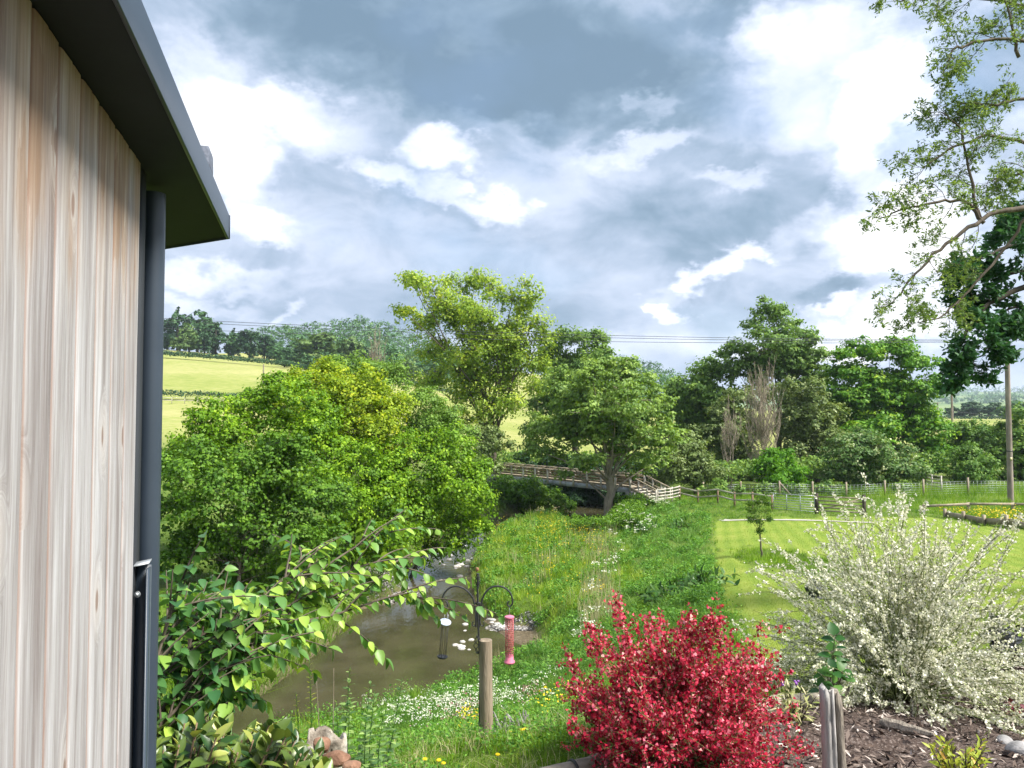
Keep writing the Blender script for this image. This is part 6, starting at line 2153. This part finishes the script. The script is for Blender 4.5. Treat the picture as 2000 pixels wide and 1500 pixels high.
def zone_pts(n, ylo, yhi, alo, ahi, g, power=1.0):
    """points spread evenly over angle and log distance: nearer ground gets more"""
    y = np.exp(g.uniform(math.log(ylo), math.log(yhi), n)) if power == 1 else (ylo ** (1 - power) + g.random(n) * (yhi ** (1 - power) - ylo ** (1 - power))) ** (1 / (1 - power))
    a = g.uniform(alo, ahi, n)
    return y * a, y


def blades(x, y, h, w, g, lean=.35, seg=2, z=None):
    """bent grass blades: (seg-1) quads and a tip triangle"""
    n = len(x)
    z = H(x, y) if z is None else z
    B = np.stack((x, y, z - .02), 1)
    a = g.uniform(0, 6.28, n); la = g.uniform(0, 6.28, n); ln = np.abs(g.normal(0, lean, n))
    side = np.stack((np.cos(a), np.sin(a), 0 * a), 1) * (w / 2)[:, None]
    bend = np.stack((np.cos(la), np.sin(la), 0 * a), 1) * (ln * h)[:, None]
    up = np.array((0, 0, 1.0))
    V = []
    if seg == 1:
        V = np.stack((B - side, B + side, B + bend + up * h[:, None]), 1)
        return V.reshape(-1, 3), [np.arange(n * 3).reshape(n, 3)], 3
    m1 = B + bend * .25 + up * (h * .55)[:, None]
    tip = B + bend + up * (h * (1 - .25 * ln))[:, None]
    V = np.stack((B - side, B + side, m1 + side * .75, m1 - side * .75, tip), 1)
    i = np.arange(n)[:, None] * 5
    return V.reshape(-1, 3), [i + np.array([[0, 1, 2, 3]]), i + np.array([[3, 2, 4]])], 5


def grass(name, label, x, y, h, w, mat, seed, tint=None, lean=.35, seg=2):
    g = np.random.default_rng(seed)
    V, F_, k = blades(x, y, h, w, g, lean, seg)
    t = g.random(len(x)) if tint is None else tint
    o = link(name, np_mesh(name, V, F_, tint=np.repeat(np.clip(t, 0, 1), k)), mat)
    tag(o, label, 'grass', None, 'stuff')
    print(name, len(x))


M['g_meadow'] = leaf_mat('meadow_grass', (0.067, 0.168, 0.012), (0.18, 0.324, 0.02), (0.382, 0.492, 0.089), trans=.4, rough=.5)
M['g_blue'] = leaf_mat('bank_grass', (0.069, 0.169, 0.033), (0.147, 0.285, 0.055), (0.292, 0.436, 0.143), trans=.45, rough=.5)
M['g_dry'] = leaf_mat('dry_grass', (.28, .27, .11), (.42, .39, .20), (.58, .53, .34), trans=.3, rough=.6, warm=(1, 1, .9))
M['g_lawn'] = leaf_mat('lawn_grass', (.13, .19, .016), (.21, .27, .025), (.34, .36, .08), trans=.35, rough=.5)
M['herb'] = leaf_mat('herb_leaf', (0.043, 0.139, 0.02), (0.109, 0.262, 0.031), (0.202, 0.385, 0.056), trans=.35)
M['umbel'] = petal_mat('umbel_white', [(0, (.42, .47, .28)), (.4, (.64, .66, .52)), (1, (.80, .80, .72))], .3)
M['butter'] = petal_mat('buttercup', [(0, (.60, .42, .01)), (1, (.80, .62, .02))], .3)
M['reddish'] = petal_mat('reddish_weed', [(0, (.12, .05, .05)), (.5, (.25, .13, .12)), (1, (.40, .28, .22))], .2)

g = np.random.default_rng(101)
# spit and slopes between the river and the lawn, 13-62 m: tufts that lean outwards
def tufts(n, ylo, yhi, alo, ahi, g, power, k):
    x, y = zone_pts(n, ylo, yhi, alo, ahi, g, power)
    sd = in_river(x, y)
    edge = x < np.interp(y, LAWN_Y, LAWN_X) + .28 * vnoise(x, y, 1.1, 3) - .1
    ok = (sd > .12) & (~lawn_mask(x, y)) & (edge | (y > 47)) & (g.random(n) < np.clip(.75 + .4 * vnoise(x, y, 1.6, 21), .2, 1))
    x, y, sd = x[ok], y[ok], sd[ok]
    m = len(x)
    size = np.clip(.75 + .45 * vnoise(x, y, 1.3, 91), .35, 1.5) * g.uniform(.6, 1.5, m)
    rad = (.05 + .0030 * y) * size
    ti = .44 + .24 * vnoise(x, y, 1.0, 51) + .26 * vnoise(x, y, 3.2, 53) + g.normal(0, .16, m)
    an = g.uniform(0, 6.28, (m, k)); rr = rad[:, None] * np.sqrt(g.random((m, k)))
    X, Y = x[:, None] + rr * np.cos(an), y[:, None] + rr * np.sin(an)
    hh = (.20 + .0042 * y)[:, None] * size[:, None] * g.uniform(.55, 1.15, (m, k))
    hh = np.where((x > np.interp(y, LAWN_Y, LAWN_X) - .8)[:, None], hh * .6, hh)
    return X.ravel(), Y.ravel(), hh.ravel(), (ti[:, None] + g.normal(0, .10, (m, k))).ravel(), np.repeat(sd, k), an.ravel()


x, y, hh, tn, sd, an = tufts(19000, 13, 62, -.16, .30, g, 1.25, 13)
spit = 1.25 * np.exp(-(((x - 1.6) / 4.0) ** 2 + ((y - 43) / 16) ** 2)) * (sd < 9)
yel = spit + .35 * vnoise(x, y, 2.1, 31) > .35
ww = .0085 * y ** .42 * g.uniform(.5, 1.4, len(x)) * .72
grass('meadow_grass', 'yellow-green meadow grass on the low spit between the channels', x[yel], y[yel], np.clip(hh[yel] * 1.15, .08, .8), ww[yel], M['g_meadow'], 1, tn[yel] + .2, seg=1, lean=.5)
grass('bank_grass', 'cooler green long grass on the slopes beside the mown strip', x[~yel], y[~yel], np.clip(hh[~yel], .06, .6), ww[~yel], M['g_blue'], 2, tn[~yel] + .05, seg=1, lean=.7)
# dead stalks
x, y = zone_pts(9000, 22, 58, -.05, .14, g, 1.2)
ok = (in_river(x, y) > .2) & (vnoise(x, y, 3.1, 61) + .9 * np.exp(-((x / y - .115) / .03) ** 2) > .55); x, y = x[ok], y[ok]
grass('dry_stalks', 'bleached dead reed stalks standing on the spit', x, y, g.uniform(.4, 1.0, len(x)), np.full(len(x), .018), M['g_dry'], 3, lean=.16)
# near bank
x, y = zone_pts(95000, 3.9, 20, -.34, .42, g, 1.5)
ok = (sdist(x, y, BED) > .10) & (~lawn_mask(x, y)) & (in_river(x, y) > .1) & (g.random(len(x)) < np.clip(.7 + .5 * vnoise(x, y, .9, 22), .12, 1))
ok &= x < np.interp(y, LAWN_Y, LAWN_X) + .1
ok &= ~((y < 6.3) & (np.abs(x / y + .20) < .03) & (y < 5))
x, y = x[ok], y[ok]
hh = (.10 + .07 * vnoise(x, y, .5, 42)) * np.interp(y, [4, 6.2, 8, 20], [.7, .8, 1.3, 2.4]) * g.uniform(.5, 1.5, len(x)); hh = np.clip(hh, .04, .6)
grass('bank_grass', 'long bright grass on the near bank round the round post', x, y, hh, np.interp(y, [4, 20], [.006, .018]) * g.uniform(.6, 1.3, len(x)), M['g_meadow'], 4,
      .42 + .30 * vnoise(x, y, .6, 52) + g.normal(0, .2, len(x)), lean=.6)
x, y = zone_pts(20000, 4, 14, -.2, .34, g, 1.4)
ok = (sdist(x, y, BED) > .1) & (vnoise(x, y, .8, 62) > .15) & ~lawn_mask(x, y); x, y = x[ok], y[ok]
grass('dry_stalks', 'straw coloured dead grass among the near bank growth', x, y, g.uniform(.05, .22, len(x)), np.full(len(x), .004), M['g_dry'], 5, lean=.8)
# cut dry grass lying by the lawn's near edge
x, y = g.uniform(1.9, 3.6, 5000), g.uniform(5.9, 9.5, 5000)
ok = (sdist(x, y, BED) > .05) & (vnoise(x, y, .7, 63) > .0); x, y = x[ok], y[ok]
grass('dry_clippings', 'dry grass clippings at the near edge of the lawn', x, y, g.uniform(.02, .06, len(x)), np.full(len(x), .005), M['g_dry'], 6, lean=2.0, seg=1)
# mown lawn
x, y = zone_pts(260000, 6, 48, .22, .72, g, 1.7)
ok = lawn_mask(x, y); x, y = x[ok], y[ok]
wear = vnoise(x, y, 2.4, 71)
grass('lawn_blades', 'short mown grass of the garden lawn', x, y, g.uniform(.015, .045, len(x)) * np.interp(y, [6, 48], [1, 1.8]), np.interp(y, [6, 48], [.006, .03]) * g.uniform(.6, 1.3, len(x)), M['g_lawn'], 7,
      .42 + .16 * wear + g.normal(0, .16, len(x)) + .08 * np.sin((x - .265 * y) * 9.5), lean=.6, seg=1)
# rough ring round the sapling and grass beyond the path
x, y = zone_pts(90000, 24, 66, .2, .75, g, 1.2)
ok = (~lawn_mask(x, y)) & (x > np.interp(y, LAWN_Y, LAWN_X)) & (in_river(x, y) > .3)
ok &= ~((np.abs(y - np.interp(x, [12.7, 16.9, 20.1], [47.3, 45.2, 43.0])) < .55) & (x > 12.4) & (x < 20.4))
x, y = x[ok], y[ok]
hh = g.uniform(.06, .22, len(x)) * (1 + (x > 25.6) * 1.2 + (y > 58) * 1.6)
grass('paddock_grass', 'rough grass of the paddock beyond the gravel path', x, y, hh, .03 * g.uniform(.5, 1.3, len(x)), M['g_meadow'], 8, seg=1, tint=.45 + .3 * vnoise(x, y, 3, 72) + g.normal(0, .15, len(x)))
# under the left thicket and far bank
x, y = zone_pts(110000, 17, 60, -.46, 0, g, 1.2)
sd = in_river(x, y); left = x < np.interp(y, [13, 22, 31, 41, 50, 62], [-10, -4, -4, -4, -3, 3])
ok = (sd > -.12) & (sd < 6) & left & (g.random(len(x)) < np.where(sd < 1.2, 1, .45)); x, y = x[ok], y[ok]
grass('bank_grass', 'vivid green tussocks on the far bank under the thicket', x, y, g.uniform(.15, .5, len(x)), .028 * g.uniform(.6, 1.4, len(x)), M['g_meadow'], 9, .35 + g.normal(0, .16, len(x)), lean=.9, seg=1)


def herbs(name, label, x, y, hmax, size, mat, seed, k=6, cat='wild plants', hmin=.05):
    g = np.random.default_rng(seed)
    n = len(x); z = H(x, y)
    P = np.stack((x, y, z), 1)[:, None] + np.stack((g.normal(0, .07, (n, k)), g.normal(0, .07, (n, k)), g.uniform(hmin, 1, (n, k)) * np.asarray(hmax)[:, None]), -1)
    P = P.reshape(-1, 3)
    V, Q = leaf_quads(P, unit(g.normal(size=P.shape) * .6 + np.array((0, 0, 1.0))), np.repeat(size, k) * g.uniform(.6, 1.3, len(P)), .5, .14, rdir(len(P), g), .2)
    o = link(name, np_mesh(name, V, Q, tint=np.repeat(g.random(len(P)), 4)), M[mat]); tag(o, label, cat, None, 'stuff')


x, y = zone_pts(26000, 16, 58, -.10, .27, g, 1.2)
ok = (in_river(x, y) > .1) & (x < np.interp(y, LAWN_Y, LAWN_X) - .1) & (vnoise(x, y, 2.6, 23) > .05); x, y = x[ok], y[ok]
herbs('wild_herbs', 'leafy weeds among the long grass on the slopes', x, y, np.clip(.35 + .15 * vnoise(x, y, 2, 24), .1, .6), .0025 * y + .03, 'herb', 31)
x, y = zone_pts(14000, 4, 20, -.32, .3, g, 1.3)
ok = (in_river(x, y) > .1) & (sdist(x, y, BED) > .12) & ~lawn_mask(x, y) & (vnoise(x, y, 1.0, 25) > .0); x, y = x[ok], y[ok]
herbs('wild_herbs', 'leafy weeds among the near bank grass', x, y, np.interp(y, [4, 20], [.1, .45]) * g.uniform(.6, 1.3, len(x)), .003 * y + .012, 'herb', 32, k=7)
# thick bank vegetation near the bridge steps and the right-hand river edge
x, y = zone_pts(9000, 46, 60, .08, .17, g, 1)
ok = in_river(x, y) > .1; x, y = x[ok], y[ok]
herbs('bank_weeds', 'dense nettles and weeds on the bank below the bridge steps', x, y, g.uniform(.4, 1.0, len(x)), np.full(len(x), .16), 'lf_bush_dark', 33)


def umbels(name, label, x, y, h, seed, r=.05, k=6, fl=.014, mat='umbel', stem='herb'):
    """heads of tiny flowers on thin stems with ferny leaves"""
    g = np.random.default_rng(seed)
    n = len(x); z = H(x, y)
    b = np.stack((x, y, z), 1); t = b + np.stack((g.normal(0, .05, n), g.normal(0, .05, n), h), 1)
    V, Q = cones(b, t, .003 + .0002 * y, .0016 + .0001 * y)
    o = link(name + '_stems' if False else name, np_mesh(name, V, Q, tint=np.full(len(V), .4)), M[stem]); tag(o, label.replace('white heads', 'thin stems'), 'wild flowers', None, 'stuff')
    hn = 4
    hc = (t[:, None] + g.normal(0, 1, (n, hn, 3)) * np.array((1.6, 1.6, .7)) * r).reshape(-1, 3)
    P = (hc[:, None] + g.normal(0, 1, (len(hc), k, 3)) * np.array((.55, .55, .16)) * r).reshape(-1, 3)
    V, Q = leaf_quads(P, unit(g.normal(size=P.shape) * .45 + np.array((0, 0, 1.0))), np.repeat(fl * (1 + np.repeat(y, hn) * .05), k) * g.uniform(.6, 1.3, len(P)), .95, .1, rdir(len(P), g))
    o = link(name, np_mesh(name, V, Q, tint=np.repeat(g.random(len(P)), 4)), M[mat]); tag(o, label, 'wild flowers', None, 'stuff')


def patch(cu, cv_d, ru, rd, n, g):
    """cluster round column cu at depth cv_d"""
    d = g.normal(cv_d, rd, n); u = g.normal(cu, ru, n)
    d = np.maximum(d, 4.6)
    return (u - 1000) / F * d, d


X, Y = [], []
for cu, d, ru, rd, n in ((860, 11.5, 38, 1.0, 34), (800, 12.5, 24, .9, 16), (905, 9.5, 30, 1.0, 22), (960, 8.8, 24, .7, 22), (1050, 10.5, 24, .7, 14), (745, 12, 18, .8, 9), (870, 9.0, 30, .6, 10)):
    x, y = patch(cu, d, ru, rd, n, g); X.append(x); Y.append(y)
x, y = np.concatenate(X), np.concatenate(Y); ok = (in_river(x, y) > .2) & (sdist(x, y, BED) > .1); x, y = x[ok], y[ok]
umbels('cow_parsley', 'cow parsley with white heads massed on the near bank behind the feeder pole', x, y, np.interp(y, [6, 12], [.28, .62]) * g.uniform(.7, 1.2, len(x)), 41, r=.05, fl=.012)
X, Y = [], []
for cu, d, ru, rd, n in ((1235, 46, 22, 3, 12), (1265, 43, 12, 2, 6), (1285, 56, 16, 1.5, 14), (1150, 20, 14, 1.5, 9), (1205, 37, 20, 3, 5), (1140, 27, 10, 2, 3), (1230, 52, 14, 2, 5), (1185, 33, 12, 2, 4)):
    x, y = patch(cu, d, ru, rd, n, g); X.append(x); Y.append(y)
x, y = np.concatenate(X), np.concatenate(Y); ok = (in_river(x, y) > .2) & (x < np.interp(y, LAWN_Y, LAWN_X) - .2); x, y = x[ok], y[ok]
umbels('cow_parsley', 'scattered cow parsley with white heads on the grassy slope towards the bridge', x, y, g.uniform(.5, .95, len(x)), 42, r=.09, fl=.022)


def dots(name, label, x, y, h, size, mat, seed, cat='wild flowers'):
    g = np.random.default_rng(seed)
    P = np.stack((x, y, H(x, y) + h), 1); n = len(x)
    V, Q = leaf_quads(P, unit(g.normal(size=(n, 3)) * .5 + np.array((0, -.3, 1.0))), size, .9, .1, rdir(n, g))
    o = link(name, np_mesh(name, V, Q, tint=np.repeat(g.random(n), 4)), M[mat]); tag(o, label, cat, None, 'stuff')


x, y = zone_pts(9000, 26, 57, -.05, .12, g, 1.1)
ok = (in_river(x, y) > .3) & (vnoise(x, y, 2.2, 26) + 1.1 * np.exp(-(((x - 2.6) / 1.6) ** 2 + ((y - 45) / 8) ** 2)) > .75) & (g.random(len(x)) < .55); x, y = x[ok], y[ok]
dots('buttercups', 'yellow buttercups scattered across the meadow spit', x, y, g.uniform(.3, .75, len(x)), .035 + .0006 * y, 'butter', 43)
x, y = patch(1090, 7.6, 26, .7, 120, g); x2, y2 = patch(920, 8.0, 14, .5, 90, g); x, y = np.r_[x, x2], np.r_[y, y2]
dots('yellow_weeds', 'small yellow flowered weeds on the near bank either side of the round post', x, y, g.uniform(.08, .3, len(x)), g.uniform(.015, .028, len(x)), 'butter', 44)
x, y = patch(900, 10.2, 30, .8, 260, g); x2, y2 = patch(1035, 12.5, 18, .8, 160, g); x, y = np.r_[x, x2], np.r_[y, y2]
dots('reddish_weeds', 'dull reddish seeding weeds between the cow parsley', x, y, g.uniform(.15, .55, len(x)), g.uniform(.02, .04, len(x)), 'reddish', 45)
x, y = zone_pts(900, 38, 48, .55, .70, g, 1); ok = x > 25.6
dots('buttercups', 'yellow flowers in the raised grass at the right', x[ok], y[ok], g.uniform(.2, .5, ok.sum()), .09, 'butter', 46)

# dandelions one by one
for k, (u, v, lb) in enumerate(((830, 1483, 'yellow dandelion at the very bottom of the picture, leftmost pair'), (866, 1491, 'yellow dandelion at the very bottom, right of the leftmost one'), (996, 1438, 'largest yellow dandelion just right of the round post foot'),
                                (1019, 1447, 'yellow dandelion below the driftwood root'), (1026, 1440, 'small yellow dandelion touching the driftwood root'), (972, 1474, 'lone yellow dandelion under the round post'), (857, 1485, 'tiny yellow dandelion between the two at the bottom'))):
    d = 4.9 if v > 1470 else 5.6
    p = R(u, v, d); gz = HZ(p[0], p[1]); p[2] = max(p[2], gz + .06)
    root = empty('dandelion', (p[0], p[1], gz), lb, 'flower')
    mb = MB(); mb.tube([(p[0], p[1], gz - .02), tuple(p)], .002, 4); mb.build('stem', M['herb'], root)
    a = np.repeat(np.arange(16) * .393, 2); N_ = np.tile([[0, -.3, 1.0]], (32, 1)); T_ = np.stack((np.cos(a), np.sin(a), np.tile([.15, .7], 16)), 1)
    V, Q = leaf_quads(p + unit(T_) * .008, unit(N_), .017, .5, .0, T_)
    link('petals', np_mesh('petals', V, Q, tint=np.full(len(V), .8)), M['butter'], root)

# ---------------------------------------------------------------- taller single weeds on the near bank
def stalk_plant(name, label, u, v_top, d, lean_u, seed, mat, leaf=.05, per=26, cat='plant', w=.24, taper=True, r=.003):
    g = np.random.default_rng(seed)
    b = gbase(u, d, -.03); t = R(u + lean_u, v_top, d)
    root = empty(name, b, label, cat)
    W = bez([b, (b + t) / 2 + g.normal(0, .02, 3), t], 14)
    mb = MB(); mb.tube(W, np.linspace(r * 1.5, r * .5, 14), 5)
    L = np.linalg.norm(t - b); P, D, U, S = [], [], [], []
    for k in range(int(per * L / .5)):
        f = g.uniform(.12, 1) if not taper else k / (per * L / .5) * .9 + .1
        i = min(12, int(f * 13)); p = W[i] + (W[i + 1] - W[i]) * (f * 13 - i)
        a = k * 1.7 + g.uniform(-.4, .4); o_ = np.array((math.cos(a), math.sin(a), .25 + .5 * f))
        sz = leaf * (1.25 - .75 * f) * g.uniform(.7, 1.3)
        P.append(p); D.append(unit(o_)); U.append(unit(np.array((0, 0, 1.0)) + g.normal(0, .3, 3))); S.append(sz)
    mb.build('stem', M['herb'] if mat != 'twig' else M['twig_dead'], root)
    if mat != 'twig':
        place_leaves(np.array(P), np.array(D), np.array(U), np.array(S), leaf_template(3, w * 1.6, .1, .35), g.random(len(P)), 'leaf', M[mat], root, g, limit=60)
    return root


M['lf_nettle'] = leaf_mat('nettle_leaf', (0.068, 0.144, 0.047), (0.158, 0.264, 0.078), (0.315, 0.456, 0.14), trans=.3)
M['lf_lime'] = leaf_mat('lime_weed_leaf', (.12, .20, .015), (.22, .30, .02), (.34, .38, .04), trans=.4)
for i, (u, v, d, ln, lb) in enumerate(((676, 1302, 5.0, 8, 'tallest nettle stalk in front of the water'), (700, 1330, 5.1, 24, 'nettle stalk leaning right beside the tallest one'), (752, 1325, 5.3, 34, 'slender nettle stalk nearest the cow parsley'),
                                       (690, 1360, 4.8, -6, 'short leafy nettle over the cut stump'), (730, 1350, 5.0, 2, 'bushy nettle between the two leaning stalks'), (660, 1375, 4.9, -4, 'low nettle behind the pale stump'),
                                       (745, 1390, 4.9, 4, 'low nettle clump at the edge of the grass'), (715, 1400, 4.7, 0, 'lowest nettle just right of the pale stump'))):
    stalk_plant('nettle', lb, u, v, d, ln, 300 + i, 'lf_nettle', .07, 34, w=.34)
for i, (u, v, d, ln, lb) in enumerate(((602, 1290, 4.9, 2, 'tall yellow-green feathery weed against the water'), (590, 1352, 4.8, -12, 'lower yellow-green feathery weed beside the tall one'), (946, 1295, 8.5, -2, 'small yellow-green shoot left of the round post'))):
    stalk_plant('lime_weed', lb, u, v, d, ln, 330 + i, 'lf_lime', .05, 50, w=.12)
g2 = np.random.default_rng(340)
for i, (u, v, ln) in enumerate(((640, 1305, 12), (632, 1325, -14), (648, 1330, 4))):
    r_ = stalk_plant('dry_stem', ('tallest', 'left leaning', 'short upright')[i] + ' bare dead stem among the bank weeds', u, v, 4.9, ln, 341 + i, 'twig', cat='dead stem', r=.003)

# broad-leaved docks on the slope
M['herb_dark'] = leaf_mat('dock_leaf', (.02, .07, .012), (.05, .13, .022), (.13, .23, .07), trans=.3, rough=.4)
g = np.random.default_rng(350)
for i, (u, v, lb) in enumerate(((1275, 1150, 'dark broad leaved dock, left of the row on the slope'), (1310, 1145, 'broad leaved dock in the middle of the row on the slope'), (1355, 1138, 'broad leaved dock nearest the mown strip'), (1390, 1150, 'lower dock touching the edge of the mown strip'),
                                (1340, 1165, 'bluish dock clump below the others'), (1255, 1000, 'small dock far up the slope near the bridge steps'), (1015 + 310, 1010, 'far dock below the fence corner'))):
    d = 23.5 if v > 1100 else 44
    b = gbase(u, d, 0)
    tips = [b + np.array((g.normal(0, .34), g.normal(0, .3), g.uniform(.12, .5))) for _ in range(22)]
    rosette_shrub('dock_plant', lb, b, tips, 3, .30, leaf_template(3, .38, .15, .35), 'herb_dark', g, stem_r=.008, cat='plant')

# sapling on the lawn
b = gbase(1484, 31, 0)
Cn, Rn = lobes_px(31, [(1478, 985, 12), (1490, 975, 12), (1470, 1000, 12), (1495, 1000, 13), (1483, 1020, 14), (1500, 1015, 10), (1466, 1018, 9), (1485, 1040, 9), (1462, 985, 7), (1500, 985, 7)])
M['lf_fresh2'] = leaf_mat('sapling_leaf', (.05, .12, .015), (.10, .20, .025), (.18, .28, .04), trans=.4)
tree('sapling', 'young slender tree planted in the mown lawn', 'tree', b, R(1483, 1030, 31), (Cn, Rn), 'lf_fresh2', 'bark', .035, clump_r=.14, lai=.55, k=8, leaf=.075, asp=.42, seed=400, shell=.6, twig_frac=1, twig_r=.006, under=.8, fill=False, grow=1.05)
print('leaves in trees', TREE_N[0])

d = 19.0
M['dark_ornament'] = noisy_mat('dark_ornament', (.015, .017, .022), (.05, .055, .07), 9, rough=.5)
x = (1585 - 1000) / F * d
b = on_ground(x, d, 0); root = empty('garden_ornament', b, 'dark rounded garden ornament on the lawn behind the left edge of the white broom', 'ornament')
mb = MB(); mb.lathe(b, [(0, -.02), (.17, -.02), (.19, .03), (.13, .08), (.20, .16), (.23, .26), (.17, .36), (.10, .40), (.13, .44), (0, .50)], 16); mb.build('urn', M['dark_ornament'], root, smooth=True)

# ---------------------------------------------------------------- air
def build_haze():
    x0, x1, y0, y1, z0, z1 = -7200, 7200, -7200, 7200, -12, 150
    V = [(x, y, z) for z in (z0, z1) for y in (y0, y1) for x in (x0, x1)]
    Q = [(0, 2, 3, 1), (4, 5, 7, 6), (0, 1, 5, 4), (2, 6, 7, 3), (0, 4, 6, 2), (1, 3, 7, 5)]
    m = bpy.data.materials.new('haze'); m.use_nodes = True
    nt = m.node_tree; nt.nodes.clear()
    out = NN(nt, 'ShaderNodeOutputMaterial'); v = NN(nt, 'ShaderNodeVolumePrincipled')
    v.inputs['Color'].default_value = (.72, .84, 1.0, 1); v.inputs['Density'].default_value = .00016; v.inputs['Anisotropy'].default_value = .2
    nt.links.new(v.outputs[0], out.inputs['Volume'])
    tag(link('haze', np_mesh('haze', V, np.array(Q)), m), kind='stuff')


build_haze()
